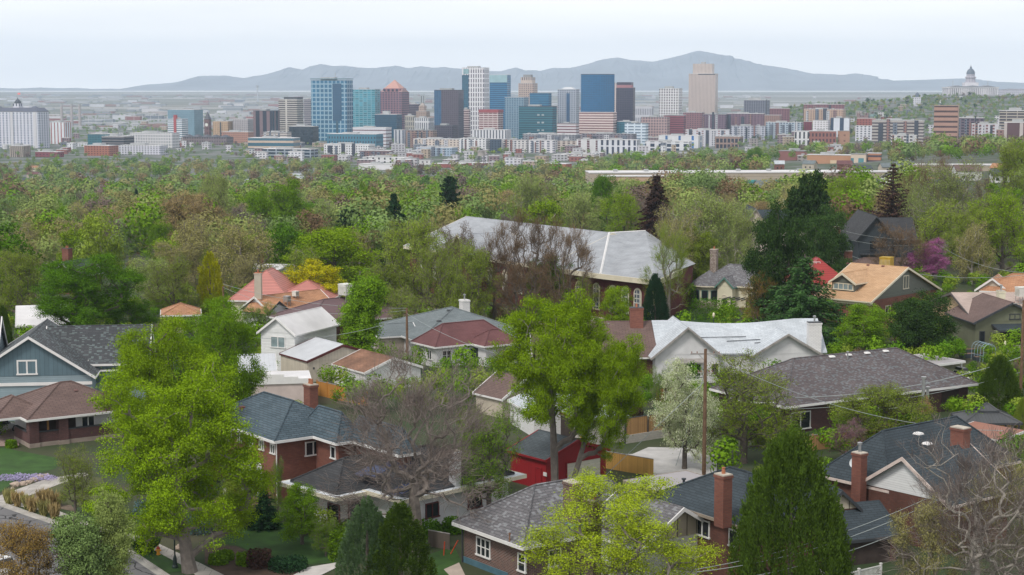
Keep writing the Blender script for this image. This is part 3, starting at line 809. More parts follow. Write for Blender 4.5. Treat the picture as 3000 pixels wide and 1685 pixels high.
WL = {
 'brick': bricky('brick_red', (.20, .065, .045), (.26, .09, .06), (.14, .09, .075), .42, .13, .018, .25),
 'brickdark': bricky('brick_dark', (.095, .045, .045), (.13, .06, .055), (.06, .035, .035), .42, .13, .018, .25),
 'brickmix': bricky('brick_mixed', (.17, .075, .06), (.085, .045, .043), (.26, .22, .19), .42, .14, .022, .2),
 'brickbrown': bricky('brick_brown', (.12, .045, .032), (.16, .06, .042), (.09, .055, .045), .42, .13, .018, .3),
 'brickwhite': bricky('brick_white', (.74, .73, .71), (.68, .67, .66), (.5, .49, .48), .5, .2, .02, .1),
 'church': bricky('brick_oxblood', (.105, .022, .024), (.14, .032, .034), (.08, .03, .03), .5, .2, .02, .2),
 'stone': bricky('cobble_stone', (.42, .36, .31), (.26, .20, .17), (.13, .1, .09), .35, .28, .03, .3),
 'footing': plain('footing', (.33, .27, .23), .9, .25, .8),
 'white': plain('stucco_white', (.68, .68, .69), .8, .16, .5), 'cream': plain('stucco_cream', (.70, .66, .50), .8, .1, .4),
 'pink': plain('stucco_pink', (.62, .52, .49), .85, .15, .5), 'peach': plain('stucco_peach', (.56, .40, .25), .85, .12, .5),
 'beige': plain('stucco_beige', (.5, .44, .36), .85, .15, .5), 'olive': plain('stucco_olive', (.16, .17, .11), .85, .15, .5),
 'sidewhite': lined('siding_white', (.76, .77, .77), .22, 1, .14, .72), 'sidegrey': lined('siding_grey_green', (.14, .155, .135), .25, 1, .14, .6),
 'sideblue': lined('siding_blue_grey', (.26, .34, .38), .25, 1, .14, .7), 'batten': lined('board_batten_blue', (.105, .17, .205), .55, 0, .10, .7),
 'metal': lined('ribbed_beige_metal', (.58, .52, .43), .5, 0, .12, .85), 'blockw': bricky('block_white', (.74, .74, .74), (.7, .7, .7), (.58, .58, .58), .6, .35, .015, .08),
 'block': bricky('block_grey', (.52, .49, .45), (.47, .44, .41), (.38, .36, .33), .5, .25, .015, .12),
 'barn': lined('barn_red_boards', (.30, .012, .018), .3, 0, .06, .7, .55, .12), 'darkblue': lined('siding_charcoal', (.04, .052, .062), .22, 1, .12, .7),
 'cedarw': lined('cedar_boards', (.42, .24, .10), .16, 0, .10, .55, .8, .3), 'cedarn': lined('cedar_boards_new', (.62, .37, .10), .16, 0, .08, .62, .75, .22), 'cedaro': lined('cedar_boards_orange', (.52, .24, .05), .18, 0, .10, .5, .7, .2),
 'tudor': lined('half_timber', (.52, .46, .36), 1.1, 0, .09, .18), 'green': plain('green_trim', (.10, .22, .18), .6, .15, 1),
}
class House:
    def __init__(s, name, label, cat, A, B, ze, C=None, W=None, zg=None, group=None):
        z = zg
        if z is None:
            z = 0.0
            for _ in range(12):
                P = pz(A[0], A[1], z + ze); z = .5 * z + .5 * h(P.x, P.y)
        P, Q = pz(A[0], A[1], z + ze), pz(B[0], B[1], z + ze)
        d = Q - P; s.L = math.hypot(d.x, d.y); s.ang = math.atan2(d.y, d.x); s.zg = z; s.ze = ze
        s.P = P; s.ca, s.sa = math.cos(s.ang), math.sin(s.ang)
        if C is not None:
            c = pz(C[0], C[1], z + ze) - P; s.W = abs(-c.x * s.sa + c.y * s.ca)
        else: s.W = W or 10
        s.e = thing(name, label, cat, (P.x, P.y, z), s.ang, group); s.blocks = []
        print('HOUSE %-34s L %.1f W %.1f d %.0f zg %.1f' % (label[:34], s.L, s.W, P.y, z))
    def loc(s, u, v, za):
        q = pz(u, v, s.zg + za) - s.P
        return (q.x * s.ca + q.y * s.sa, -q.x * s.sa + q.y * s.ca)
    def block(s, x0, y0, x1, y1, rise, kind='hip', wm='white', rm='grey', tm=None, ze=None, oh=.5, base=-1.2, th=.22, wall=True, flip=False, gm=None, z0=None):
        ze = s.ze if ze is None else ze; tm = tm or WHITE; zr = ze + rise; L, W = x1 - x0, y1 - y0
        b = MB(); f = MB()
        A, B, C, D = Vector((x0, y0, ze)), Vector((x1, y0, ze)), Vector((x1, y1, ze)), Vector((x0, y1, ze))
        if kind == 'flat':
            b.slab([p + Vector((0, 0, th)) for p in (A, B, C, D)], th)
            for p, q in ((A, B), (B, C), (C, D), (D, A)): f.beam(p + Vector((0, 0, th + .03)), q + Vector((0, 0, th + .03)), .1, th + .08)
        elif kind == 'hip':
            if L >= W: m = W / 2; E, G = Vector((x0 + m, (y0 + y1) / 2, zr)), Vector((x1 - m, (y0 + y1) / 2, zr)); F4 = [[A, B, G, E], [B, C, G], [C, D, E, G], [D, A, E]]
            else: m = L / 2; E, G = Vector(((x0 + x1) / 2, y0 + m, zr)), Vector(((x0 + x1) / 2, y1 - m, zr)); F4 = [[A, B, E], [B, C, G, E], [C, D, G], [D, A, E, G]]
            for q in F4: b.poly(q)
            b.poly([D, C, B, A])
            for p, q in ((A, B), (B, C), (C, D), (D, A)): f.beam(p + Vector((0, 0, .02)), q + Vector((0, 0, .02)), .14, th + .04)
            for p in (A, B, C, D):
                r_ = min((E, G), key=lambda k: (k - p).length); b.path([p + Vector((0, 0, .04)), r_ + Vector((0, 0, .04))], .09, 4)
            if (E - G).length > .1: b.path([E + Vector((0, 0, .04)), G + Vector((0, 0, .04))], .09, 4)
        elif kind == 'gx':      # ridge along x, gables at both x ends
            E, G = Vector((x0, (y0 + y1) / 2, zr)), Vector((x1, (y0 + y1) / 2, zr))
            b.slab([A, B, G, E], th); b.slab([E, G, C, D], th)
            b.path([E, G], .08, 4)
            for p, q in ((A, E), (E, D), (B, G), (G, C)):
                o = Vector((-.05 if p.x < (x0 + x1) / 2 else .05, 0, .04)); f.beam(p + o, q + o, .12, th + .14)
            for p, q in ((A, B), (D, C)): f.beam(p + Vector((0, 0, -.01)), q + Vector((0, 0, -.01)), .14, th)
        elif kind == 'gy':
            E, G = Vector(((x0 + x1) / 2, y0, zr)), Vector(((x0 + x1) / 2, y1, zr))
            b.slab([A, E, G, D], th); b.slab([E, B, C, G], th)
            b.path([E, G], .08, 4)
            for p, q in ((A, E), (E, B), (D, G), (G, C)):
                o = Vector((0, -.05 if p.y < (y0 + y1) / 2 else .05, .04)); f.beam(p + o, q + o, .12, th + .14)
            for p, q in ((A, D), (B, C)): f.beam(p + Vector((0, 0, -.01)), q + Vector((0, 0, -.01)), .14, th)
        elif kind == 'shed':    # high at back
            C2, D2 = C + Vector((0, 0, rise)), D + Vector((0, 0, rise))
            b.slab([A, B, C2, D2], th); f.beam(A, B, .12, th + .05); f.beam(B, C2, .12, th + .05); f.beam(A, D2, .12, th + .05)
        roof = b.build('roof', SH.get(rm) or rm, s.e); f.build('fascia', tm, roof)
        s.roof = roof
        if wall:
            wb = MB(); X0, Y0, X1, Y1 = x0 + oh, y0 + oh, x1 - oh, y1 - oh; zt = ze - .05; bz = base if z0 is None else z0
            if kind in ('hip', 'flat', 'shed'): wb.box(X0, Y0, bz, X1, Y1, zt if kind != 'shed' else ze - .1)
            if kind == 'shed': wb.poly([(X0, Y0, ze - .1), (X0, Y1, ze - .1), (X0, Y1, zr - .4)]); wb.poly([(X1, Y0, ze - .1), (X1, Y1, ze - .1), (X1, Y1, zr - .4)])
            if kind == 'gx':
                k = rise / (W / 2); zt = ze + oh * k - th; wb.box(X0, Y0, bz, X1, Y1, zt); ym = (y0 + y1) / 2; zp = zr - th - .02
                for X in (X0, X1): gb = MB() if gm else wb; gb.slab([(X - .03, Y0, zt + .02), (X + .03, Y0, zt + .02), (X + .03, Y1, zt + .02), (X - .03, Y1, zt + .02)], .04); gb.poly([(X - .04, Y0, zt), (X - .04, Y1, zt), (X - .04, ym, zp)]); gb.poly([(X + .04, Y0, zt), (X + .04, Y1, zt), (X + .04, ym, zp)]); gm and gb.build('gable', WL.get(gm) or gm, s.e)
            if kind == 'gy':
                k = rise / (L / 2); zt = ze + oh * k - th; wb.box(X0, Y0, bz, X1, Y1, zt); xm = (x0 + x1) / 2; zp = zr - th - .02
                for Y in (Y0, Y1): gb = MB() if gm else wb; gb.poly([(X0, Y - .04, zt), (X1, Y - .04, zt), (xm, Y - .04, zp)]); gb.poly([(X0, Y + .04, zt), (X1, Y + .04, zt), (xm, Y + .04, zp)]); gm and gb.build('gable', WL.get(gm) or gm, s.e)
            wb.build('wall', WL.get(wm) or wm, s.e)
        s.blocks.append((x0, y0, x1, y1, ze, oh, rise, kind)); s.rect = (x0 + oh, y0 + oh, x1 - oh, y1 - oh)
        return s
    def put(s, side, t, z, out=.0):
        """point on the last block's wall: side f/b/l/r, t metres from its front or left end"""
        X0, Y0, X1, Y1 = s.rect
        if side == 'f': return (X0 + t, Y0 - out, z), (1, 0), (0, -1)
        if side == 'b': return (X0 + t, Y1 + out, z), (1, 0), (0, 1)
        if side == 'l': return (X0 - out, Y0 + t, z), (0, 1), (-1, 0)
        return (X1 + out, Y0 + t, z), (0, 1), (1, 0)
    def win(s, side, t, z, w_, h_, n=1, fr=None, name='window', pane=None, mid=False, fw=.13, arch=False):
        p, a, o = s.put(side, t, z); fr = fr or WHITE
        P = lambda du, dz, dn: (p[0] + a[0] * du + o[0] * dn, p[1] + a[1] * du + o[1] * dn, p[2] + dz)
        def bx(b, u0, u1, z0, z1, n0, n1):
            c0, c1 = P(u0, z0, n0), P(u1, z1, n1)
            b.box(min(c0[0], c1[0]), min(c0[1], c1[1]), min(c0[2], c1[2]), max(c0[0], c1[0]), max(c0[1], c1[1]), max(c0[2], c1[2]))
        b = MB(); W2 = w_ / 2; H2 = h_ / 2
        bx(b, -W2, W2, H2 - fw, H2, -.05, .09); bx(b, -W2 - .08, W2 + .08, -H2 - .03, -H2 + fw * .8, -.05, .15)
        for i in range(n + 1):
            c = -W2 + fw / 2 + (w_ - fw) * i / n; bx(b, c - fw / 2, c + fw / 2, -H2 + fw * .8, H2 - fw, -.05, .088)
        if mid: bx(b, -W2, W2, -.04, .04, -.05, .07)
        if arch:
            K = 9; arc = [P(math.cos(math.pi * i / K) * W2, H2 + math.sin(math.pi * i / K) * W2, .09) for i in range(K + 1)]
            b.poly(arc)
            b.path([P(math.cos(math.pi * i / K) * W2, H2 + math.sin(math.pi * i / K) * W2, .09) for i in range(K + 1)], .09, 4)
        q = b.build(name, fr, s.e)
        g = MB(); bx(g, -W2 + .05, W2 - .05, -H2 + .05, H2 - .05, -.02, .035); g.build('pane', pane or GLASS, q)
        return q
    def box(s, name, x0, y0, z0, x1, y1, z1, m, parent=None):
        b = MB(); b.box(min(x0, x1), min(y0, y1), z0, max(x0, x1), max(y0, y1), z1); return b.build(name, WL.get(m) or m if isinstance(m, str) else m, parent or s.e)
    def chimney(s, x, y, z0, z1, w_=.9, d_=.7, m='brick', cap=None, pots=0, flue=False):
        b = MB(); b.box(x - w_ / 2, y - d_ / 2, z0, x + w_ / 2, y + d_ / 2, z1 - .22); b.box(x - w_ / 2 - .07, y - d_ / 2 - .07, z1 - .25, x + w_ / 2 + .07, y + d_ / 2 + .07, z1 - .02)
        c = b.build('chimney', WL.get(m) or m, s.roof)
        MB().box(x - w_ / 2 - .03, y - d_ / 2 - .03, z1 - .02, x + w_ / 2 + .03, y + d_ / 2 + .03, z1 + .08).build('cap', cap or plain('cap_mortar', (.5, .45, .38), .9), c)
        for i in range(pots): MB().lathe([(.16, z1 + .08), (.14, z1 + .6), (.18, z1 + .6), (0, z1 + .58)], 8, x + (i - (pots - 1) / 2) * .42, y).build('chimney_pot', plain('terracotta', (.42, .16, .08), .8), c)
        if flue: MB().lathe([(.14, z1 + .08), (.14, z1 + .75), (.24, z1 + .78), (.24, z1 + .98), (0, z1 + 1.05)], 8, x, y).build('flue', METAL, c)
        return s
    def vents(s, pts, m=None, sz=.45):
        for x, y, z in pts: MB().frust(x, y, z, z + .18, sz * .5, sz * .5, sz * .38, sz * .38).build('roof_vent', m or METAL, s.roof)
        return s
    def pipes(s, pts, hgt=.6, m=None, r_=.06):
        for x, y, z in pts: MB().lathe([(r_, z), (r_, z + hgt), (r_ * 1.8, z + hgt), (r_ * 1.8, z + hgt + .12), (0, z + hgt + .16)], 7, x, y).build('vent_pipe', m or METAL, s.roof)
        return s
    def rz(s, x, y, i=-1):
        """height of the roof surface of block i above the ground at x, y"""
        x0, y0, x1, y1, ze, oh, rise, k = s.blocks[i]; L, W = x1 - x0, y1 - y0
        if k == 'gx': return ze + rise * (1 - abs(y - (y0 + y1) / 2) / (W / 2))
        if k == 'gy': return ze + rise * (1 - abs(x - (x0 + x1) / 2) / (L / 2))
        if k == 'hip': return ze + rise * min(1, min(x - x0, x1 - x, y - y0, y1 - y) / (min(L, W) / 2))
        return ze + .22
    def dish(s, x, y, z, r_=.45, az=0):
        b = MB(); b.lathe([(0, 0), (r_ * .5, .05), (r_ * .85, .14), (r_, .22), (r_ * .85, .16), (r_ * .5, .07), (0, .02)], 16)
        o = b.build('satellite_dish', plain('dish_grey', (.60, .64, .66), .5, .05), s.roof); o.location = (x, y, z + .75); o.rotation_euler = (R(62), 0, az)
        MB().path([(x, y, z - .1), (x, y, z + .7)], .04, 5).build('dish_mast', METAL, s.roof)
        return s
def cooler(H_, x, y, z, s=1.1, m=None, label=None, stand=.5):
    """rooftop evaporative cooler on legs, louvred sides"""
    e = thing('rooftop_cooler', label, 'cooler', (0, 0, 0)); c, sn = H_.ca, H_.sa
    e.location = (H_.P.x + x * c - y * sn, H_.P.y + x * sn + y * c, H_.zg + z); e.rotation_euler = (0, 0, H_.ang + .2)
    mm = m or plain('cooler_white', (.72, .71, .66), .5, .1)
    b = MB(); b.box(-s / 2, -s / 2, stand, s / 2, s / 2, stand + s * .9); b.box(-s / 2 - .04, -s / 2 - .04, stand + s * .9, s / 2 + .04, s / 2 + .04, stand + s); b.build('housing', mm, e)
    for sx, sy in ((-1, -1), (1, -1), (1, 1), (-1, 1)): MB().box(sx * s * .42 - .04, sy * s * .42 - .04, -.3, sx * s * .42 + .04, sy * s * .42 + .04, stand).build('leg', METAL, e)
    for k in range(8):
        u_ = -s * .42 + s * .84 * k / 7
        MB().box(u_ - .03, -s / 2 - .03, stand + .1, u_ + .03, -s / 2, stand + s * .8).build('louvre', plain('louvre', (.42, .41, .36), .6), e)
    return e

# ---- A: brown bungalow, far left
def houses():
    # teal gabled house: front gable faces the camera
    H = House('house', 'blue board-and-batten house with speckled dark roof and white-trimmed gable, far left', 'house', (-108, 1112), (280, 1104), 5.6, W=17)
    L, W = H.L, H.W
    H.block(0, 0, L, W, 5.3, 'gy', 'sideblue', 'slatespeck', gm='batten', oh=.6)
    H.win('f', L * .44, 6.9, 2.5, 1.9, 2, fw=.2)
    H.win('f', L * .35, 1.7, 3.2, 1.6, 3); H.win('f', L * .12, 1.7, 1.3, 1.6); H.win('f', L * .60, 1.9, 1.5, 1.5, 2); H.win('f', L * .82, 3.0, 1.6, .9, 1)
    H.box('belt_course', .5, .42, 4.55, L - .5, .52, 4.95, WHITE)
    H.box('corner_board', L * .72, .42, -.5, L * .72 + .3, .53, 4.5, WHITE)
    H.block(L * .55, W * .32, L + 6.2, W * .95, 5.1, 'gx', 'sideblue', 'slatespeck', oh=.5)
    H.block(L * .9, 5.2, L + 4.8, 9, .9, 'shed', 'batten', 'slatespeck', ze=6.4, oh=.4, z0=4)
    H.block(-6, 6, 3, W, 6.4, 'gx', 'sideblue', 'slatespeck', oh=.4)
    # brown bungalow with brick porch
    H = House('bungalow', 'brown-roofed bungalow with dark brick porch beside the flower bed', 'house', (79, 1232), (317, 1206), 3.4, W=12.5)
    L, W = H.L, H.W; MA = WL['brickdark']
    H.block(0, 0, L + 4, W, 3.0, 'hip', 'white', 'brown', oh=1.9)
    H.chimney(*H.loc(322, 1187, 4.6), 4.0, 6.9, 1.25, .9, 'brickdark')
    q = H.loc(222, 1143, 5.6); H.vents([(q[0], q[1], H.rz(*q))], plain('ventbrown', (.2, .11, .1)))
    H.win('f', L * .62, 2.1, 1.7, 1.4, 2)
    for x in (.35, 3.9): H.box('porch_pillar', x, .3, .5, x + 1.15, 1.4, 3.2, MA)
    for x in (.35, 3.9): H.box('pillar_base', x - .06, .24, -.8, x + 1.21, 1.46, .5, 'footing')
    H.box('porch_wall', 1.5, .5, .5, 3.9, .8, 1.7, MA); H.box('porch_wall', 5.05, .5, .5, L + 2, .8, 1.7, MA); H.box('porch_wall', .35, 1.4, .5, .7, 6, 1.7, MA)
    H.box('porch_footing', .3, .45, -1, L + 2, .85, .5, 'footing'); H.box('porch_footing', .3, .85, -1, .75, 6, .5, 'footing')
    H.box('porch_rail_cap', 1.45, .44, 1.7, 3.95, .86, 1.82, DARKT); H.box('porch_rail_cap', 5.0, .44, 1.7, L + 2, .86, 1.82, DARKT); H.box('porch_rail_cap', .29, 1.35, 1.7, .76, 6, 1.82, DARKT)
    H.box('porch_back_wall', 1.2, 1.86, .2, 6.5, 1.895, 3.2, DARKIN); H.box('porch_post', 2.9, 1.5, .5, 3.1, 1.7, 3.2, plain('orange_wood', (.4, .2, .06)))  # dark sheet over the house wall paints the porch shade
    H.block(-3.2, 2.5, 4, W - 2, 1.9, 'hip', 'brickdark', 'brown', oh=.8, wall=False)
    # blue-slate two storey brick house
    H = House('brick_house', 'two-storey red brick house with blue slate-coloured hip roof and white gutters', 'house', (590, 1222), (804, 1294), 6.6, C=(1060, 1262))
    L, W = H.L, H.W
    H.block(0, 0, L, W, 2.9, 'hip', 'brick', 'blue', oh=.7)
    X = H.loc(911, 1173, 9.2); H.chimney(X[0], X[1], 7.6, 10.9, 1.3, 1.0, 'brick', pots=2)
    for i in range(6): H.win('f', L - 2.3 - i * 2.35, 5.5, 1.0, 1.05, 2)
    for i in range(3): H.win('f', L - 5.2 - i * 1.9, 1.55, .95, 3.1, 2, name='french_window', pane=CURT, arch=True)
    H.win('r', 1.6 * 2.6, 5.2, 1.9, 1.5, 2); H.win('r', 10, 5.2, 1.2, 1.4, 1)
    for x in (L - .62,): MB().path([(x, .55, 0), (x, .55, 6.2), (x, .0, 6.5)], .07, 6).build('downspout', WHITE, H.e)
    MB().path([(L - 9.5, .6, 0), (L - 9.5, .6, 3.2)], .07, 6).build('downspout', WHITE, H.e)
    H.block(L - 3.5, 4.5, L + 4.5, W - 2, 2.7, 'hip', 'brick', 'blue', oh=.7); H.win('f', 5.6, 5.3, 1.0, 1.3, 1)
    H.block(L + 2.6, 6.5, L + 13, W - 1, 2.3, 'hip', 'brick', 'blue', oh=.7)
    q = H.loc(712, 1196, 8); MB().box(q[0] - .35, q[1] - .35, 6.8, q[0] + .35, q[1] + .35, 8.2).build('small_chimney', WL['brick'], H.roof)
    # wide white eaved bungalow with solar panels
    H = House('bungalow', 'low dark-roofed bungalow with wide white eaves and solar panels behind the bare tree', 'house', (868, 1436), (978, 1468), 3.2, C=(1250, 1405))
    L, W = H.L, H.W
    tm = plain('eave_white', (.74, .78, .82), .5, .06, .5)
    def wide(x0, y0, x1, y1, rise, ze=3.2):
        H.block(x0, y0, x1, y1, .01, 'flat', 'white', tm, tm=CREAM, ze=ze, oh=1.3, th=.3); g = H.roof
        H.block(x0 + .85, y0 + .85, x1 - .85, y1 - .85, rise, 'hip', 'white', 'black', tm=DARKT, ze=ze + .42, wall=False, th=.05); H.rect = (x0 + 1.3, y0 + 1.3, x1 - 1.3, y1 - 1.3)
    mf = plain('maroon_frame', (.12, .03, .03))
    wide(-3, 0, 6.2, 12, 2.3); H.win('r', 2.0, 1.5, 1.6, 2.0, 1, fr=mf); H.win('f', 6.0, 1.5, 1.9, 1.9, 1, fr=mf)
    wide(-2.5, 3.9, 11.4, 20, 2.8, 3.24); H.win('r', 3.5, 1.6, 1.7, 1.5, 2, fr=mf); H.win('r', 9.0, 1.6, 1.9, 1.5, 2, fr=mf); H.win('f', 11.0, 1.5, 1.6, 2.0, 1, fr=mf)
    q = H.loc(1333, 1404, 4.2); H.chimney(q[0], q[1], 3.0, 7.0, 1.0, .7, 'white', flue=False)
    sp = plain('solar_blue', (.045, .065, .15), .15, .2, .8)
    for (uu, vv, n_) in ((1040, 1388, 3), (1100, 1365, 4), (1170, 1352, 3), (1138, 1442, 2)):
        x, y = H.loc(uu, vv, 4.9)
        for k in range(n_):
            b = MB(); zz = 4.9 + .28 * (n_ / 2 - abs(k - n_ / 2)); b.slab([(x + k * 1.02, y, zz), (x + k * 1.02 + .98, y, zz - .1), (x + k * 1.02 + .98, y + 1.7, zz + .45), (x + k * 1.02, y + 1.7, zz + .55)], .07)
            b.build('solar_panel', sp, H.roof)
    # bottom bungalow: mixed brick, speckled grey roof
    H = House('bungalow', 'mixed-brick bungalow with speckled grey roof at the bottom centre', 'house', (1325, 1530), (1532, 1604), 3.6, C=(2080, 1540))
    L, W = H.L, H.W
    H.block(0, 0, L, W, 3.6, 'hip', 'brickmix', 'greyspeck', oh=.75, th=.25)
    H.win('f', 3.0, 2.0, 2.1, 1.7, 3, mid=True); H.win('f', 8.6, 1.9, 1.1, 1.6, 1, mid=True); H.win('r', 3.2, 1.9, 1.4, 1.6, 2)
    q = H.loc(1680, 1475, 6.2); H.chimney(q[0], q[1], 4.6, 8.1, 1.5, 1.1, 'brickmix', flue=False); H.roof.name = 'roof'
    b = MB(); b.box(q[0] - .95, q[1] - .75, H.rz(*q) - .5, q[0] + .95, q[1] + .75, H.rz(*q) + .12); b.build('chimney_flashing', plain('flashing_blue', (.16, .28, .35), .5), H.roof)
    q = H.loc(1737, 1640, 3.6); H.chimney(q[0], q[1], -.5, 8.6, 1.1, .9, 'brickmix', pots=2)
    q = H.loc(1493, 1555, 4.6); H.pipes([(q[0], q[1], H.rz(*q))], .6, RUST)
    MB().path([(.7, .6, -.2), (.7, .6, 3.3)], .08, 6).build('downspout', DARKT, H.e)
    H.box('painted_base', .68, .68, -1, 1.6 + L * .55, .74, .55, plain('base_blue', (.08, .17, .22)))
    H.block(L - 2, W * .42, L + 6.5, W - .5, 2.9, 'gx', 'white', 'greyspeck', oh=.7, gm='tudor'); H.rect = H.rect
    # dark two storey house behind it
    H = House('brick_house', 'two-storey brown brick house with dark blue roof and flat grey annex', 'house', (1896, 1455), (2150, 1537), 6.2, C=(2240, 1420), zg=-.4)
    L, W = H.L, H.W
    H.block(0, 0, L + 1.0, W - 1.5, 3.0, 'hip', 'brickbrown', 'dark', oh=.6, tm=BRONZE)
    H.win('f', 1.6, 4.9, 1.1, 1.4, 1); H.win('f', 6.4, 4.8, 2.0, 1.5, 2); H.win('f', 10.5, 4.8, 1.2, 1.5, 1)
    q = H.loc(2118, 1494, 7.6); H.chimney(q[0], q[1], max(6.2, H.rz(*q) - .5), 10.6, 1.15, .95, 'brick', pots=1)
    q = H.loc(2003, 1417, 7.4); H.pipes([(q[0], q[1], H.rz(*q))], .5, DARKT, .12)
    H.block(-6.2, 2.0, .4, 9.5, .01, 'flat', 'beige', 'membrane', ze=6.0, oh=.3, tm=BRONZE)
    # dark-blue roofed house, right
    H = House('house', 'dark-roofed house with white clapboard gable and brick chimney, lower right', 'house', (2446, 1402), (2551, 1426), 4.6, C=(2990, 1350))
    L, W = H.L, H.W
    H.block(-2.6, 0, L + 2.2, max(W, 17), 4.4, 'hip', 'brickbrown', 'dark', oh=.5, tm=plain('trim_pinkish', (.62, .52, .47)))
    H.block(L - 1.4, -.6, L + 9.5, 9.5, 3.6, 'gy', 'brickbrown', 'dark', oh=.55, tm=plain('trim_pinkish', (.62, .52, .47)), gm='sidewhite')
    q = H.loc(2579, 1478, 2.5); H.chimney(L - .6, -1.0, -.5, 7.9, 1.1, .9, 'brick', flue=True)
    q = H.loc(2690, 1290, 8); H.vents([(q[0], q[1], 8.6), (q[0] + 2, q[1] - 1.2, 8.1), (q[0] + 4.5, q[1] - 2.4, 7.7)], WHITE, .8)
    q = H.loc(2506, 1386, 5.4); H.dish(q[0], q[1], 5.6, .55, .2)
    q = H.loc(2812, 1325, 7.4); H.chimney(q[0], q[1], 5.6, 9.8, 1.5, 1.1, 'brick')
    H = House('porch_wing', 'low dark porch wing with small half-timbered gable, right of the massive juniper', 'house', (2449, 1588), (2650, 1568), 2.6, W=4.4, zg=-.2)
    H.block(0, 0, H.L, 4.4, 2.2, 'shed', 'brickbrown', 'dark', oh=.5, tm=DARKT); H.box('porch_shade_panel', .8, .42, -.2, H.L - 1.2, .48, 2.3, DARKIN)  # dark panel on the wall paints the shaded porch void
    H.block(.3, 3.2, 4.5, 11, 1.9, 'gy', 'brickbrown', 'dark', ze=4.4, oh=.35, tm=DARKT, gm='tudor', z0=3.6)
    # white cottage with sweeping white roof
    H = House('cottage', 'white stucco cottage with sagging white roof, two front gables and white chimney', 'house', (1908, 1050), (2454, 1042), 3.8, W=13)
    L, W = H.L, H.W; rz_ = 4.3
    b = MB(); K = 14                                   # main roof whose ridge sags between its ends
    X = [1.5 + (L - 2.2) * i / K for i in range(K + 1)]
    rg = lambda x: 3.8 + rz_ - 0.6 * math.sin(math.pi * min(1, max(0, (x - 4.5) / (L - 9))))
    for i in range(K):
        x, x2 = X[i], X[i + 1]
        b.slab([(x, 3.0, 3.9), (x2, 3.0, 3.9), (x2, 8.5, rg(x2)), (x, 8.5, rg(x))], .2); b.slab([(x, 8.5, rg(x)), (x2, 8.5, rg(x2)), (x2, 14, 3.9), (x, 14, 3.9)], .2)
    H.roof = b.build('roof', SH['white'], H.e)
    MB().box(2.0, 3.4, -1, L - 1.2, 13.4, 4.0).build('wall', WL['white'], H.e)
    H.block(0, 0, 10.6, 12, rz_ + .1, 'gy', 'white', 'white', oh=.7, tm=GREYT); H.win('f', 5.2, 1.9, 3.0, 1.9, 3); H.win('f', 8.7, 2.0, 1.2, 1.7, 1)
    b = MB(); b.slab([(3.6, -.2, 3.1), (7.6, -.2, 3.1), (7.6, .75, 3.6), (3.6, .75, 3.6)], .12); b.build('window_awning', GREYT, H.e)
    H.block(L - 12.5, .4, L - 1.8, 12, 3.2, 'gy', 'white', 'white', oh=.7, tm=GREYT); H.win('f', 3.4, 2.0, 1.2, 1.6, 1); H.win('f', 6.8, 2.0, 1.2, 1.6, 1)
    q = H.loc(2384, 1026, 4.6); H.chimney(L - 2.6, 3.3, 2.0, 8.2, 1.9, 1.2, 'brickwhite', cap=DARKT, flue=True)
    for x, y, l in ((8, 5.6, 7), (12, 5.0, 5), (16, 4.6, 3)):
        MB().path([(x, y, 4.05 + (rg(x) - 3.9) * (y - 3) / 5.5), (x + l, y + .2, 4.05 + (rg(x + l) - 3.9) * (y - 2.8) / 5.5)], .05, 4).build('cable', DARKT, H.roof)
    # long plum-speckled roof
    H = House('house', 'large house with long plum-grey speckled hip roof and rusty twin flues', 'house', (2300, 1193), (2866, 1124), 3.6, W=15)
    L, W = H.L, H.W
    H.block(0, 0, L, W, 4.3, 'hip', 'brickdark', 'purple', oh=.9)
    H.win('f', 2.3, 1.5, 3.2, 2.2, 2); H.win('f', 15, 2.2, 1.6, 1.3, 2); H.win('f', 17.6, 2.2, 1.6, 1.3, 2)
    H.box('porch_shade_panel', L - 5.6, .84, .3, L - 2.6, .9, 2.9, DARKIN)
    # bay with a half-round roof
    b = MB(); n_ = 12; cx, cy, rr = 1.6, 6.5, 4.2
    rim = [(cx + rr * math.cos(math.pi * (.5 + i / n_)), cy + rr * math.sin(math.pi * (.5 + i / n_)), 3.75) for i in range(n_ + 1)]
    for i in range(n_): b.poly([rim[i], rim[i + 1], (cx + .6, cy, 6.2)])
    bay = b.build('bay_roof', SH['purple'], H.e); MB().path([(p[0], p[1], 3.66) for p in rim], .14, 4).build('fascia', WHITE, bay)
    b = MB(); b.lathe([(rr - .7, -1), (rr - .7, 3.6)], 20, cx, cy); b.build('bay_wall', WL['brickdark'], H.e)
    x, y = H.loc(2712, 1118, 5.4); z = H.rz(x, y, 0)
    fl = MB(); fl.frust(x, y, z - .5, z + .35, .95, .6, .85, .5); fl.frust(x, y, z + .35, z + 1.7, .7, .4, .22, .16); c = fl.build('flue_base', RUST, H.roof)
    MB().lathe([(.2, z + 1.4), (.2, z + 3.9), (.34, z + 3.95), (.34, z + 4.15), (0, z + 4.2)], 8, x - .35, y).build('flue', METAL, c); MB().lathe([(.18, z + 1.2), (.18, z + 2.6), (.3, z + 2.65), (.3, z + 2.8), (0, z + 2.9)], 8, x + .4, y).build('flue', METAL, c)
    x, y = H.loc(2586, 1128, 5.2); H.dish(x, y, H.rz(x, y, 0), .6, 0)
    for uu, vv in ((2421, 1047), (2476, 1043), (2528, 1037), (2581, 1031)):
        x, y = H.loc(uu, vv, 7.5); y = min(y, 7.2); H.vents([(x, y, H.rz(x, y, 0) - .05)], WHITE, .8)
    x, y = H.loc(2483, 1055, 7.2); H.pipes([(x, min(y, 7), H.rz(x, min(y, 7), 0))], .9, METAL, .1)
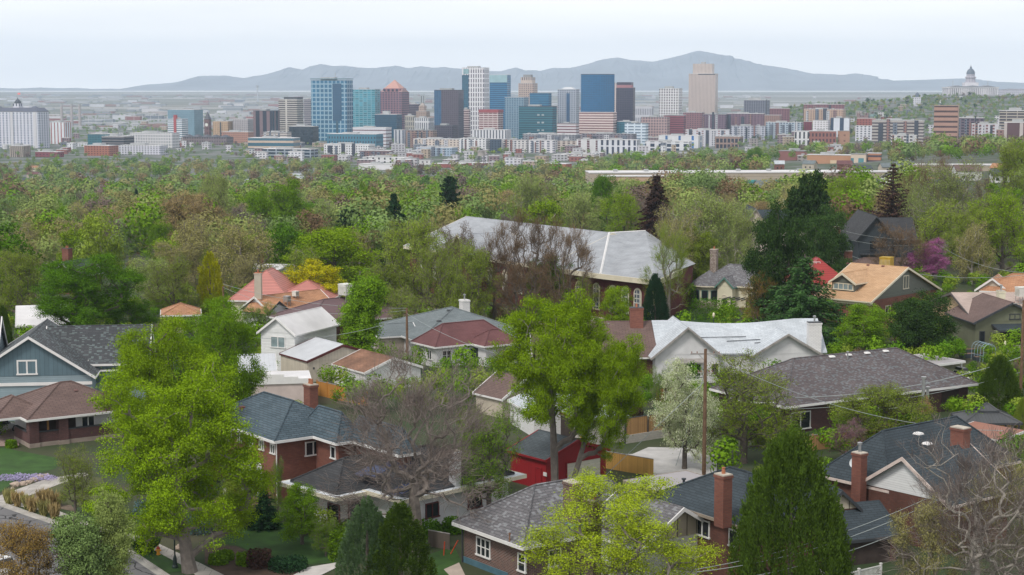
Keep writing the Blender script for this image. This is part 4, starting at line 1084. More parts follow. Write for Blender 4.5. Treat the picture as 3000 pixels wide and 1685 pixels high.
    # tan roofed house with grey gable
    H = House('house', 'tan-shingled house with grey clapboard gable end and front dormer', 'house', (2383, 869), (2552, 885), 4.4, C=(2842, 855))
    L, W = H.L, H.W
    H.block(0, 0, L, W, 5.0, 'gx', 'brick', 'tan', oh=.7, tm=CREAM, gm='sidegrey')
    H.win('r', W * .52 - .7, 6.7, 2.0, 2.4, 2, fr=CREAM); H.win('r', W * .25, 2.2, 1.8, 1.8, 2, fr=CREAM)
    H.block(L * .14, 2.2, L * .62, W * .5, 1.7, 'gy', 'sidegrey', 'tan', ze=7.0, oh=.5, tm=CREAM, z0=4.6); H.win('f', (L * .48 - 1.0) / 2, 6.3, min(L * .48 - 1.5, 4.4), 1.15, 4, fr=CREAM, pane=CURT)
    for x in (.5, L - 1.6): H.box('porch_pillar', x, .35, -.5, x + 1.0, 1.3, 3.8, 'brick')
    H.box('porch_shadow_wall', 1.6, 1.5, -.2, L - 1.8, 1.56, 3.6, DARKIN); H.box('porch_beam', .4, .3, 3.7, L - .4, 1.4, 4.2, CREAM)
    for uu, vv in ((2560, 772), (2556, 786), (2655, 781)):
        x, y = H.loc(uu, vv, 8.6); H.vents([(x, min(y, W / 2 - .4), H.rz(x, min(y, W / 2 - .4), 0))], plain('vent_red', (.14, .04, .04)), .5)
    cooler(H, L * .55, W * .5 + 1.5, 8.6, 2.0, plain('cooler_ochre', (.42, .28, .02), .7), 'large ochre cooler box behind the ridge of the tan roof', .2)
    # peach bungalow and the olive one joined to it
    H = House('bungalow', 'peach stucco bungalow with pale shingle roof right of the small pine', 'house', (2722, 882), (2853, 939), 4.2, C=(3010, 880), zg=1.5)
    L, W = H.L, H.W
    H.block(0, 0, L, max(W, 11), 2.9, 'gy', 'peach', 'pinkish', oh=.6, tm=plain('trim_greybrown', (.13, .11, .11)))
    H.win('f', L * .3, 4.3, 1.4, .8, 1, fr=DARKT); H.win('f', L * .55, 1.9, 2.8, 2.2, 2, fr=DARKT); H.box('trim_band', .55, .5, 3.3, L - .55, .58, 3.5, plain('trim_brown', (.16, .06, .04)))
    H.chimney(L * .78, 6, 3.5, 8.2, 1.5, 1.0, 'cream', flue=True); cooler(H, L * .7, 10, 6.6, 1.5, None, 'white louvred cooler on the pale-shingled roof, right edge')
    H.chimney(L * .8, 12, 4, 9.0, 1.5, 1.2, 'brick', flue=True)
    H = House('bungalow', 'olive bungalow with dark-trimmed gable and deep porch at the right edge', 'house', (2852, 946), (3080, 942), 4.2, W=12, zg=1.5)
    L, W = H.L, H.W
    H.block(0, 0, L, W, 3.1, 'gy', 'olive', 'brown', oh=.6, tm=DARKT); H.win('f', L * .5, 5.0, 1.8, .9, 2, fr=DARKT); H.win('f', 1.1, 1.9, .9, 1.8, 1, fr=DARKT)
    H.block(3.2, -2.4, L, 1.2, .7, 'shed', 'olive', 'dark', ze=3.3, tm=DARKT, wall=False)
    H.box('porch_pillar', 2.6, -2.2, -.5, 3.5, -1.4, 3.2, 'olive'); H.box('porch_shade_panel', 3.6, .5, 0, L - 1, .56, 3.2, DARKIN); H.box('porch_wall', 3.5, -2.2, -.5, L, -2.0, .9, 'block')
    # orange roof behind, right edge
    H = House('house', 'orange-shingled house beyond the peach bungalow, right edge', 'house', (2870, 852), (3090, 862), 4, W=10)
    H.block(0, 0, H.L, 10, 2.8, 'hip', 'beige', 'orange', oh=.5); H.block(-1, 1, 5, 9, 2.2, 'gy', 'beige', 'orange', oh=.4)
    # red metal roof
    H = House('house', 'house with bright red tiled roof and white roof rack behind the cedar', 'house', (2345, 842), (2455, 840), 4.2, W=12)
    L, W = H.L, 12
    H.block(0, 0, L + 3, 12, 4.8, 'hip', 'brick', 'redmetal', oh=.4)
    b = MB(); x, y = L * .6, 4.2
    for i in (-.8, .8): b.path([(x + i, y, 6), (x + i, y, 8.4)], .05, 4)
    b.path([(x - .8, y, 8.4), (x + .8, y, 8.4)], .05, 4); b.path([(x - .8, y, 6.7), (x + .8, y, 6.7)], .05, 4); b.path([(x, y, 5.5), (x, y, 8.4)], .09, 4); b.build('roof_rack', WHITE, H.roof)
    # brown strip roof behind the tan one
    H = House('house', 'low brown-roofed house between the tan roof and the black A-frame', 'house', (2474, 790), (2735, 792), 3.5, W=9)
    H.block(0, 0, H.L, 9, 2.0, 'hip', 'brick', 'brown', oh=.5); H.chimney(1.0, 3, 3, 7.0, 1.6, 1.2, 'brick')
    # black gabled house
    H = House('house', 'black steep-gabled house with balcony above the pink blossom tree', 'house', (2507, 705), (2628, 705), 6.6, W=15)
    L, W = H.L, H.W; AX = L
    H.block(0, 0, L, W + 6, 5.4, 'gy', 'darkblue', 'black', oh=.8, tm=DARKT); H.win('f', L * .35, 5.2, 1.6, 2.6, 1, fr=DARKT); H.win('f', L * .62, 6.2, 1.4, 2.2, 1, fr=DARKT)
    H.box('balcony', 1.2, -.9, 3.4, L - .6, .8, 3.65, DARKT); b = MB(); b.path([(1.2, -.9, 4.6), (L - .6, -.9, 4.6)], .05, 4)
    for i in range(12): b.path([(1.2 + (L - 1.8) * i / 11, -.9, 3.6), (1.2 + (L - 1.8) * i / 11, -.9, 4.6)], .03, 4)
    b.build('balcony_rail', DARKT, H.e)
    H.block(L * .4, 6, L + 6, W + 3, 4.6, 'gx', 'darkblue', 'black', oh=.6, tm=DARKT, ze=6.2)
    H = House('house', 'grey-shingled house with small brick chimney left of the black gable', 'house', (2452, 738), (2524, 738), 3.8, W=10)
    H.block(-2, 0, H.L + 1, 12, 3.6, 'hip', 'beige', 'slate', oh=.5, tm=DARKT); H.chimney(1.2, 7, 5, 8.9, 1.5, 1.1, 'brick', flue=True); H.vents([(2 + i * 1.1, 5, 7.1) for i in range(4)], METAL)
    H = House('house', 'brown-roofed house with tall brick chimney beyond the grey shingled one', 'house', (2455, 670), (2560, 672), 5, W=10)
    H.block(0, 0, H.L, 12, 4.2, 'gx', 'beige', 'mauve', oh=.5); H.chimney(H.L * .62, 5, 6, 13, 1.7, 1.2, 'brick', pots=2)
    H = House('house', 'dark-roofed house with white gable behind the tall pine', 'house', (2165, 680), (2262, 680), 6, W=14)
    H.block(0, 0, H.L, 16, 6.2, 'gy', 'pink', 'dark', oh=.5, tm=GREYT); H.block(3, 5, H.L + 14, 15, 4.6, 'gx', 'pink', 'dark', oh=.5, ze=6.6, tm=GREYT)
    # cream turret cottage
    H = House('cottage', 'cream cottage with rounded stone-based bay, green window trim and grey roof', 'house', (2010, 833), (2160, 842), 4.4, W=10)
    L, W = H.L, H.W
    H.block(1.5, 1.5, L + 3, W + 1, 3.6, 'hip', 'cream', 'greyspeck', oh=.5, tm=CREAM)
    cx, cy, rr = 3.4, 3.2, 3.9; b = MB(); b.lathe([(rr, 4.35), (0, 7.0)], 20, cx, cy); b.lathe([(rr, 4.35), (rr, 4.1), (rr - .5, 4.05)], 20, cx, cy); t_ = b.build('bay_roof', SH['greyspeck'], H.e)
    MB().lathe([(rr + .05, 4.12), (rr + .05, 4.34)], 20, cx, cy).build('fascia', CREAM, t_)
    MB().lathe([(rr - .6, 1.3), (rr - .6, 4.1)], 20, cx, cy).build('bay_wall', WL['cream'], H.e); MB().lathe([(rr - .4, -1), (rr - .4, 1.2), (rr - .6, 1.35)], 20, cx, cy).build('bay_base', WL['stone'], H.e)
    for k in range(4):
        a = -math.pi / 2 + (k - 1.7) * .52; b = MB(); px, py = cx + (rr - .55) * math.cos(a), cy + (rr - .55) * math.sin(a); tx, ty = -math.sin(a), math.cos(a)
        def pan(w_, z0, z1, o): return [(px + tx * i * w_ + math.cos(a) * o, py + ty * i * w_ + math.sin(a) * o, z) for i, z in ((-1, z0), (1, z0), (1, z1), (-1, z1))]
        b.poly(pan(.66, 1.6, 3.5, .02)); b.build('window_frame', WL['green'], H.e); MB().poly(pan(.54, 1.72, 3.38, .05)).build('window', GLASS, H.e)
    H.block(6.0, -.3, 9.8, 5, 1.9, 'gy', 'cream', 'greyspeck', oh=.4, tm=WL['green'], ze=4.3); H.win('f', 1.5, 1.2, 1.1, 2.1, 1, fr=CREAM, name='arched_doorway', pane=DARKIN, arch=True)
    H.chimney(2.6, 7.5, 5, 10.6, 1.3, 1.1, 'stone', pots=1)
    for x in (9.5, 13.5):
        for y in (-3.5, -1): H.box('pergola_post', x, y, -1, x + .25, y + .25, 2.4, DARKT)
    for k in range(6): H.box('pergola_rafter', 9 + k * .95, -4, 2.4, 9.15 + k * .95, 0, 2.6, DARKT)
    # church with big pale roof: long nave running back-left, and a wider wing toward us
    ldd = plain('leaded', (.35, .38, .42), .3)
    N_ = House('church', 'large oxblood brick church hall with broad pale grey roof and arched windows', 'church', (1182, 720), (1589, 780), 8.5, W=32, zg=0)
    N_.block(0, 0, N_.L + 1, 32, 5.6, 'gx', 'church', 'church', oh=1.0, tm=CREAM, th=.6)
    for i in range(8): N_.win('f', 5 + i * 5.2, 4, 1.6, 3.4, 3, fr=CREAM, name='arched_window', pane=ldd, arch=True)
    N_.block(N_.L * .42, -3.0, N_.L * .42 + 9, 10, 4.4, 'gy', 'church', 'church', oh=.5, tm=CREAM, gm='stone')
    def lc(u, v, z): x, y = N_.loc(u, v, z); return Vector((x, y, z))
    E = [lc(1560, 776, 8.5), lc(1759, 803, 8.5), lc(1925, 822, 8.5), lc(1998, 788, 8.5)]; R1, R2 = lc(1785, 682, 14.1), lc(1891, 676, 14.1); bk = E[3] + (R2 - E[1]) * .35; bk.z = 8.5
    b = MB(); b.poly([E[0], E[1], R1]); b.poly([E[1], E[2], R2, R1]); b.poly([E[2], E[3], R2]); b.poly([E[3], bk, R2]); b.poly([R1, R2, bk])
    rw = b.build('roof', SH['church'], N_.e); f = MB()
    for p, q in zip(E[:-1], E[1:]): f.beam(p + Vector((0, 0, .03)), q + Vector((0, 0, .03)), .3, .9)
    f.build('fascia', CREAM, rw); rd_ = MB(); rd_.path([E[1], R1], .22, 4); rd_.path([R1, R2], .12, 4); rd_.build('ridge_cap', WHITE, rw)
    cen = (E[1] + E[2] + E[3] + bk) / 4; IN = [p + (cen - p).normalized() * 1.4 for p in (E[0], E[1], E[2], E[3], bk)]
    wb = MB()
    for p, q in zip(IN[:-1], IN[1:]): wb.poly([(p.x, p.y, -2), (q.x, q.y, -2), (q.x, q.y, 8.2), (p.x, p.y, 8.2)])
    wb.build('wall', WL['church'], N_.e)
    for (p, q, ts) in ((IN[1], IN[2], (.12, .37, .62, .87)), (IN[0], IN[1], (.35, .6, .85))):
        dr = (q - p); dr.z = 0; L_ = dr.length; dr /= L_; nn = Vector((dr.y, -dr.x, 0))
        for t in ts:
            c = p + dr * L_ * t; c.z = 4.2
            def pw_(du, dz, dn): v_ = c + dr * du + nn * dn; return (v_.x, v_.y, c.z + dz)
            arcp = [pw_(-1.0, -2.6, .08), pw_(1.0, -2.6, .08)] + [pw_(math.cos(math.pi * k / 8), 1.4 + math.sin(math.pi * k / 8), .08) for k in range(9)]
            o = MB().poly(arcp).build('arched_window', CREAM, N_.e)
            arcp = [pw_(-.72, -2.3, .14), pw_(.72, -2.3, .14)] + [pw_(.72 * math.cos(math.pi * k / 8), 1.4 + .72 * math.sin(math.pi * k / 8), .14) for k in range(9)]
            MB().poly(arcp).build('pane', fac((190, 190, 185), (90, 98, 110), .8, .7, .75, .75, .3), o)
    # red tile house and neighbours
    H = House('house', 'house with salmon-red tiled hip roof and beige chimney beside the yellow tree', 'house', (668, 880), (962, 884), 4.0, W=14)
    L, W = H.L, H.W
    H.block(0, 0, L * .62, W + 2, 5.0, 'hip', 'cream', 'redtile', oh=.5); H.chimney(*H.loc(757, 852, 7), 5.5, 10.2, 1.2, 1.0, 'beige', cap=plain('terracotta', (.42, .16, .08)), pots=1)
    H.block(L * .4, 2, L, W, 3.0, 'hip', 'cream', 'redtile', oh=.5)
    H = House('house', 'small house with orange-brown shingles in front of the red tiled roof', 'house', (792, 918), (960, 898), 3.2, W=9)
    L = H.L
    H.block(0, 0, L + 2, 9, 2.6, 'gx', 'white', 'orange', oh=.5); H.block(-1.5, -1, 4, 6, 2.1, 'gy', 'white', 'orange', oh=.4, tm=DARKT)
    cooler(H, L * .38, 1.5, 4.2, 1.0, METAL, 'small grey metal cooler on the orange-brown roof'); cooler(H, L * .62, 3, 5.2, .9, None, 'low white turbine cooler near the orange-brown ridge', .1)
    H = House('house', 'low house with broad mauve-brown hip roof and white eaves', 'house', (782, 926), (905, 953), 3.3, C=(1180, 912))
    L, W = H.L, H.W
    H.block(0, 0, L, W, 3.1, 'hip', 'brickbrown', 'mauve', oh=.8); H.win('f', 4, 1.6, 1.9, 1.9, 2, pane=CURT)
    cooler(H, L * .55, W * .5, 6.0, 1.9, None, 'tall cream louvred cooler on the mauve-brown roof', 1.0)
    H = House('house', 'brown-roofed house with twin flues just beyond the grey-blue roof', 'house', (1120, 905), (1300, 905), 3.6, W=12)
    H.block(0, 0, H.L, 13, 3.2, 'hip', 'brickbrown', 'mauve', oh=.5); H.chimney(H.L * .45, 5, 5, 8.0, 1.4, 1.0, 'brickbrown', pots=2)
    H = House('house', 'white house with sprawling grey-blue hip roof and white stepped chimney', 'house', (1127, 965), (1222, 1002), 3.4, C=(1440, 938))
    L, W = H.L, H.W
    H.block(-6, 0, L, W, 3.6, 'hip', 'white', 'grey', oh=.6); q = H.loc(1361, 930, 4.5); H.chimney(q[0], q[1], 3, 7.4, 1.6, 1.3, 'brickwhite', cap=WHITE, flue=True)
    for uu, vv in ((1170, 905), (1213, 901), (1252, 898), (1316, 922), (1286, 933)):
        x, y = H.loc(uu, vv, 6); x = min(max(x, -3), L - 1); y = min(max(y, 1), W - 1); H.vents([(x, y, H.rz(x, y, 0))], DARKT, .7)
    H.block(2, -4, 8, 3, 1.6, 'gy', 'beige', 'grey', oh=.4); H.win('f', 2.5, 2, 1.1, 1.4, 1)
    H = House('house', 'two-storey white clapboard house with white roof behind the maple', 'house', (700, 966), (762, 973), 6.2, C=(864, 981), zg=0)
    H = House('house_part', '', 'house', (760, 975), (864, 981), 5.9, W=10) if False else H
    COL.objects.unlink(H.e); bpy.data.objects.remove(H.e)
    H = House('house', 'two-storey white clapboard house with plain white roof behind the maple', 'house', (752, 974), (866, 982), 5.8, W=13)
    H.block(0, 0, H.L, 13, 2.5, 'gy', 'sidewhite', 'whitemem', oh=.45); H.win('f', H.L * .44, 4.5, 2.6, 1.7, 2, pane=CURT)
    H = House('garage', 'beige metal garage with pale standing-seam roof beside the white clapboard house', 'garage', (819, 1035), (899, 1058), 3.2, C=(1045, 1020))
    L, W = H.L, H.W
    H.block(0, 0, L, W, 1.9, 'gx', 'metal', 'metal', oh=.12, tm=plain('trim_maroon', (.10, .02, .02)))
    H.win('r', W * .55, 1.35, 3.6, 2.5, 1, name='garage_door', fr=CREAM, pane=plain('door_cream', (.66, .62, .56), .6, .06)); MB().box(L - .05, 1.0, 1.9, L + .1, 1.2, 2.2).build('wall_lamp', DARKT, H.e)
    H = House('garage', 'white block garage with rust-brown roof right of the metal garage', 'garage', (972, 1066), (1067, 1092), 2.8, C=(1135, 1047))
    L, W = H.L, H.W
    H.block(0, 0, L, max(W, 6), 1.7, 'gx', 'blockw', 'rustbrown', oh=.25); H.win('f', L * .5, 1.15, L * .7, 2.2, 1, name='garage_door', fr=WHITE, pane=plain('door_white', (.72, .72, .72), .6, .05))
    H = House('garage', 'pale pink stucco building with stepped white parapet beside the yellow fence', 'garage', (700, 1122), (912, 1116), 3.6, W=7)
    L = H.L
    H.block(0, 0, L, 7, .01, 'flat', 'pink', 'whitemem', oh=.1)
    for i, (x0, x1, z) in enumerate(((0, L * .3, 1.2), (L * .3, L * .62, .85), (L * .62, L * .82, .5), (L * .82, L, .22))):
        H.box('parapet', x0, -.08, 3.3, x1 - .003, .28, 3.75 + z, WHITE)
    H.box('side_door', L * .45, .06, -.2, L * .62, .12, 1.2, DARKIN); H.block(0, 7.3, L * .55, 15, 1.2, 'shed', 'pink', 'metal', ze=3.9, oh=.3)
    H = House('house', 'white house with maroon roof and row of mullioned windows behind the bare tree', 'house', (1203, 1001), (1275, 1018), 3.3, C=(1480, 988))
    L, W = H.L, H.W
    H.block(0, 0, L, W, 2.9, 'hip', 'white', 'maroon', oh=.6); H.win('f', 1.6, 1.8, 1.3, 1.5, 2); H.win('f', 4.0, 1.8, 1.3, 1.5, 2)
    for t in (1.8, 4.2, 6.8, 9.2): H.win('r', t, 1.8, 1.7, 1.6, 2, mid=True)
    H.block(L - 2, W * .45, L + 3.5, W - 1, 2.0, 'hip', 'white', 'maroon', oh=.6); H.win('f', 1.6, 1.5, 1.2, 2.3, 1, fr=DARKT, name='glass_door')
    H = House('house', 'long house with dark brown shingle roof behind the central maple', 'house', (1560, 1050), (1908, 1047), 3.6, W=14)
    L, W = H.L, H.W
    H.block(0, 0, L + 4.5, W, 4.3, 'gx', 'brickbrown', 'brown', oh=.6); H.chimney(L * .86 + 1, 6.2, 5, 10.0, 1.9, 1.2, 'brick', cap=DARKT, pots=1); x = L * .62; H.pipes([(x, 6, 7.0), (x + 1, 6.3, 7.0)], .6)
    H.box('cream_gable_wall', 2, -2.5, -1, 9, -.2, 3.5, 'cream')
    # garages below the central maple
    H = House('garage', 'white block garage with pale shingles under the central maple', 'garage', (1487, 1172), (1560, 1215), 2.9, W=8)
    H.block(0, 0, H.L, 8, 1.5, 'gx', 'blockw', 'white', oh=.25)
    H = House('garage', 'white-roofed open carport with dark interior right of the block garage', 'garage', (1595, 1190), (1714, 1234), 3.0, C=(1838, 1222))
    H.block(0, 0, H.L, max(H.W, 6), 2.0, 'hip', 'block', 'white', oh=.2, tm=plain('trim_maroon', (.10, .02, .02))); H.box('shade_panel', 1.2, .12, -.5, H.L * .7, .17, 2.5, DARKIN)  # dark panel paints the shaded interior on the front wall
    # red barn
    H = House('garage', 'bright red barn-style garage with grey roof and white roll-up door', 'garage', (1484, 1318), (1599, 1348), 3.4, C=(1801, 1318))
    L, W = H.L, H.W
    H.block(0, 0, L, W, 1.6, 'gx', 'barn', 'slate', oh=.3, tm=plain('barn_trim', (.28, .012, .018)))
    H.win('r', W * .58, 1.35, W * .55, 2.6, 1, name='garage_door', fr=plain('barn_trim', (.28, .012, .018)), pane=lined('rollup_cream', (.70, .66, .56), .3, 1, .12, .8))
    H.win('f', L * .72, 1.2, 1.0, 2.2, 1, name='door', fr=plain('barn_trim', (.28, .012, .018)), pane=WL['barn'])
    MB().box(L * .72 + 1.2, .17, 1.6, L * .72 + 1.75, .22, 2.0).build('number_plate', WHITE, H.e)
    # small roofs at left
    H = House('shed', 'white-roofed building with dark windows left of the dark green maple', 'house', (45, 955), (130, 952), 3.6, W=12)
    H.block(0, 0, H.L + 4, 12, 1.9, 'shed', 'brickbrown', 'whitemem', oh=.4)
    for t in (.9, 2.9, 4.9): H.win('f', t, 2.3, 1.6, 1.9, 1)
    H = House('house', 'little white-trimmed gabled roof with brick chimney among olive trees, upper left', 'house', (150, 808), (215, 812), 4, W=9)
    H.block(0, 0, H.L, 10, 3.2, 'gy', 'brick', 'slate', oh=.4); H.chimney(-.5, 6, 4, 9.5, 1.8, 1.4, 'brick', cap=DARKT, pots=2)
    H = House('house', 'low white building with brown roof edge left of the yellow tree', 'house', (700, 790), (785, 792), 4, W=10)
    H.block(0, 0, H.L + 2, 10, .4, 'shed', 'white', 'whitemem', oh=.3); H.chimney(2, 9, 3, 6.5, 1.0, .8, 'brick', pots=2)
    H = House('house', 'small dark brown hip roof glimpsed left of the dark green maple', 'house', (60, 898), (125, 896), 3, W=8)
    H.block(0, 0, H.L, 8, 2.0, 'hip', 'beige', 'brown', oh=.4)
    H = House('house', 'tan roof edge glimpsed between the maple and the golden cypress', 'house', (470, 925), (590, 922), 3.2, W=8)
    H.block(0, 0, H.L, 8, 1.6, 'hip', 'beige', 'orange', oh=.4)
    H = House('shed', 'small brown-roofed shed beyond the bare tree and white garages', 'shed', (1385, 1150), (1470, 1170), 2.6, W=8)
    H.block(0, 0, H.L, 8, 2.4, 'gx', 'beige', 'brown', oh=.3)
    H = House('gazebo', 'dark metal two-tier gazebo at the right edge above the terracotta roof', 'gazebo', (2825, 1240), (2995, 1240), 2.4, W=6)
    H.block(0, 0, H.L, 6, 1.3, 'hip', None, lined('gazebo_metal', (.07, .075, .08), .4, 0, .1, .6), wall=False, tm=DARKT); L = H.L
    H.block(L * .33, 2.0, L * .67, 4.0, .7, 'hip', None, lined('gazebo_metal', (.07, .075, .08), .4, 0, .1, .6), wall=False, tm=DARKT, ze=3.5)
    for x in (.2, L - .4):
        for y in (.2, 5.6): H.box('post', x, y, -1, x + .2, y + .2, 2.4, DARKT)
    H = House('shed', 'low terracotta corrugated roof in front of the gazebo', 'shed', (2778, 1262), (2930, 1290), 2.2, W=5)
    H.block(0, 0, H.L, 5, .5, 'shed', 'cedarw', lined('terracotta_corrugated', (.34, .15, .10), .25, 1, .3, .6), oh=.2)
    H = House('carport', 'flat grey carport with white edge behind the plum-grey roof', 'carport', (2730, 1075), (2800, 1066), 3.0, W=8)
    H.block(0, 0, H.L + 2, 8, .01, 'flat', None, 'membrane', wall=False)
    for x in (.3, H.L + 1.5): H.box('post', x, .3, -1, x + .2, .5, 3, WHITE)
houses()

# ================================================================== yards and street
def fence(label, px, hgt, m, zb=0, posts=True, capm=None, base=0, gap=2.4):
    """board fence along ground points given in the photo (feet)"""
    P = [pz(u, v, zb) for u, v in px]; e = thing('fence', label, 'fence', P[0])
    for i in range(len(P) - 1):
        a, c = P[i] - P[0], P[i + 1] - P[0]; t = (c - a); L = t.length; ang = math.atan2(t.y, t.x)
        b = MB(); b.box(0, -.03, base, L, .03, base + hgt); o = b.build('board_panel', m, e, loc=a, rotz=ang)
        b = MB(); b.box(-.02, -.06, base + hgt, L, .06, base + hgt + .06); b.build('top_rail', capm or GREYT, e, loc=a, rotz=ang)
        if base: b = MB(); b.box(0, -.12, -.5, L, .12, base); b.build('retaining_wall', WL['block'], e, loc=a, rotz=ang)
        if posts:
            for k in range(int(L / gap) + 1):
                b = MB(); b.box(k * gap - .07, -.1, -.3, k * gap + .07, .1, base + hgt + .15); b.build('post', capm or m, e, loc=a, rotz=ang)
    return e
def pole(label, u, vb, vt, arms=((.3, 2.6),), r0=.16, m=None, trans=False, z=None, name='utility_pole', lamp=False):
    P = hit(u * 1.0, vb) if z is None else pz(u, vb, z); top = CAM_Z + ray(u, vt)[2] * P.y - P.z
    e = thing(name, label, 'utility pole', P); mm = m or plain('pole_wood', (.17, .10, .06), .9, .35, 2)
    b = MB(); b.path([(0, 0, -.3), (.02, 0, top * .5), (0, 0, top)], [r0 * 1.15, r0, r0 * .8], 8); b.build('shaft', mm, e)
    for dz, w_ in arms:
        b = MB(); b.box(-w_ / 2, -.07, top - dz - .06, w_ / 2, .07, top - dz + .07); ar = b.build('crossarm', GREYT, e)
        for k in (-.46, -.28, .28, .46): MB().lathe([(.05, top - dz + .07), (.06, top - dz + .2), (.03, top - dz + .28), (0, top - dz + .28)], 6, k * w_, 0).build('insulator', plain('porcelain', (.3, .15, .12), .3), ar)
        MB().path([(-w_ * .25, 0, top - dz), (0, 0, top - dz - .8)], .03, 4).build('brace', METAL, e)
    if trans: MB().lathe([(.28, top - 2.6), (.3, top - 1.7), (.2, top - 1.6), (0, top - 1.6)], 10, .42, -.1).build('transformer', METAL, e)
    if lamp:
        b = MB(); b.path([(0, 0, top * .55), (-1.4, -.1, top * .62)], .04, 4); b.box(-2.1, -.2, top * .61, -1.3, .05, top * .64); b.build('street_lamp_arm', METAL, e)
    return P, top
def wire(label, p, q, sag=.8, r_=.028, m=None):
    p, q = Vector(p), Vector(q); pts = []
    for i in range(17):
        t = i / 16; c = p.lerp(q, t); c.z -= sag * 4 * t * (1 - t); pts.append(c - p)
    b = MB(); b.path(pts, r_, 4, cap=False); o = b.build('power_line', m or plain('wire_grey', (.32, .36, .36), .5, .1)); o.location = p
    tag(o, label, 'wire', 'overhead wires'); return o
def globe_lamp(label, u, vb, hgt, zb=None):
    P = hit(u, vb) if zb is None else pz(u, vb, zb); e = thing('street_lamp', label, 'street lamp', P)
    dk = plain('lamp_green', (.02, .04, .035), .4)
    MB().lathe([(.28, -.1), (.28, .15), (.2, .3), (.16, .9), (.07, 1.2), (.06, hgt - .9), (.12, hgt - .8)], 10).build('post', dk, e)
    MB().lathe([(.12, hgt - .8), (.24, hgt - .5), (.2, hgt - .15), (.06, hgt + .05), (0, hgt + .12)], 12).build('globe', plain('globe_cream', (.74, .68, .5), .3, .05), e)
def yards():
    fence('new yellow cedar fence beside the red barn', [(1752, 1368), (1914, 1396)], 1.9, WL['cedarn'], posts=False, capm=GREYT)
    fence('new yellow cedar fence running back from the red barn door', [(1700, 1322), (1752, 1366)], 1.9, WL['cedarn'], posts=False, capm=GREYT)
    fence('brown board fence raised on a concrete wall left of the white blossom tree', [(1832, 1300), (1985, 1275)], 2.0, WL['cedarw'], base=1.0, capm=DARKT, gap=3.5)
    fence('bright orange cedar fence with tall posts by the white garage', [(930, 1158), (990, 1172), (1078, 1190)], 2.0, WL['cedaro'])
    fence('weathered picket fence beside the mixed-brick bungalow', [(1255, 1600), (1318, 1612)], 1.5, lined('old_picket', (.15, .12, .1), .14, 0, .25, .3), posts=False)
    fence('orange cedar privacy screen behind the small patio', [(1925, 1195), (2010, 1185)], 2.6, lined('screen_cedar', (.36, .15, .06), .2, 1, .15, .5), posts=True)
    fence('tan cedar fence behind the lilac-pink shrub', [(2330, 1325), (2560, 1300)], 1.8, WL['cedarw'])
    fence('yellow fence around the gazebo', [(2790, 1262), (3010, 1266)], 1.8, WL['cedarn'], posts=False)
    fence('low brown picket fence by the garden hoops', [(2785, 1016), (2850, 1014)], 1.2, lined('picket_brown', (.28, .14, .07), .15, 0, .25, .35), posts=False)
    # white picket fence bottom right
    P0 = pz(2400, 1705, 0); P1 = pz(2450, 1722, 0); P2 = pz(2580, 1690, 0)
    e = thing('picket_fence', 'white picket fence at the bottom right below the dark porch', 'fence', P0)
    for a, c in ((P0, P1), (P1, P2)):
        t = c - a; L = t.length; ang = math.atan2(t.y, t.x); nps = int(L / .16)
        b = MB(); b.box(0, -.03, .95, L, .03, 1.05); b.box(0, -.03, .1, L, .03, .2); b.build('rail', WHITE, e, loc=a - P0, rotz=ang)
        for k in range(nps): b = MB(); b.box(k * .16, -.02, 0, k * .16 + .07, .02, 1.0); b.build('picket', WHITE, e, loc=a - P0, rotz=ang)
        for k in (0, L / 2, L): b = MB(); b.box(k - .08, -.08, -.2, k + .08, .08, 1.15); b.box(k - .11, -.11, 1.15, k + .11, .11, 1.22); b.build('post', WHITE, e, loc=a - P0, rotz=ang)
    # poles and wires
    A, ta = pole('tall brown wooden utility pole with crossarm in front of the white cottage', 2062, 1400, 832 * 1.0 + 190, ((.55, 3.2), (2.6, 1.6)), .2, trans=False, z=0)
    B, tb = pole('brown utility pole at the right edge beside the dark juniper', 2988, 1200, 880, ((.4, 2.6),), .2)
    Cc, tc_ = pole('utility pole with two crossarms and street light near the black gabled house', 2411, 800, 655, ((.3, 3.2), (2.6, 3.4)), .2, lamp=True)
    D, td = pole('bare pole top without crossarm in front of the grey-blue roof', 1193, 1090, 903, (), .19)
    E, te = pole('dark pole beside the golden cypress', 656, 960, 839, (), .2)
    G_, tg = pole('brown pole rising through the magenta blossom tree', 2722, 790, 695, (), .2)
    FL = hit(1793, 905); e = thing('flagpole', 'thin grey flagpole in front of the church hall', 'flagpole', FL); MB().path([(0, 0, 0), (0, 0, CAM_Z + ray(1793, 719)[2] * FL.y - FL.z)], [.12, .06], 6).build('shaft', METAL, e); MB().blob((0, 0, CAM_Z + ray(1793, 719)[2] * FL.y - FL.z), .18, 1, 8, 5, 0).build('ball_finial', METAL, e)
    pA = A + Vector((0, 0, ta - .5)); pB = B + Vector((0, 0, tb - .4)); pC = Cc + Vector((0, 0, tc_ - .3)); pD = D + Vector((0, 0, td - .3)); pE = E + Vector((0, 0, te - .2)); pG = G_ + Vector((0, 0, tg - .3))
    wire('wire from the right-edge pole down to the plum-grey roof', pB + Vector((0, 0, -7.0)), pz(2330, 1165, 4.5), 1.2, .045)
    wire('lower wire crossing the plum-grey roof edge', pB + Vector((0, 0, -9.0)), pz(2300, 1200, 4), 1.0)
    wire('long wire dipping between the brown pole and the grey gable', pA, pz(2940, 1262, 6), 2.0)
    wire('guy wire slanting from the brown pole to the red barn', pA + Vector((0, 0, -3)), pz(1745, 1420, 1), 0, .035)
    wire('pale guy wire slanting left of the brown pole foot', pA + Vector((0, 0, -2)), pz(1980, 1365, .5), 0, .035)
    wire('wire from the bare pole top to the golden cypress pole', pD, pE, 2.2)
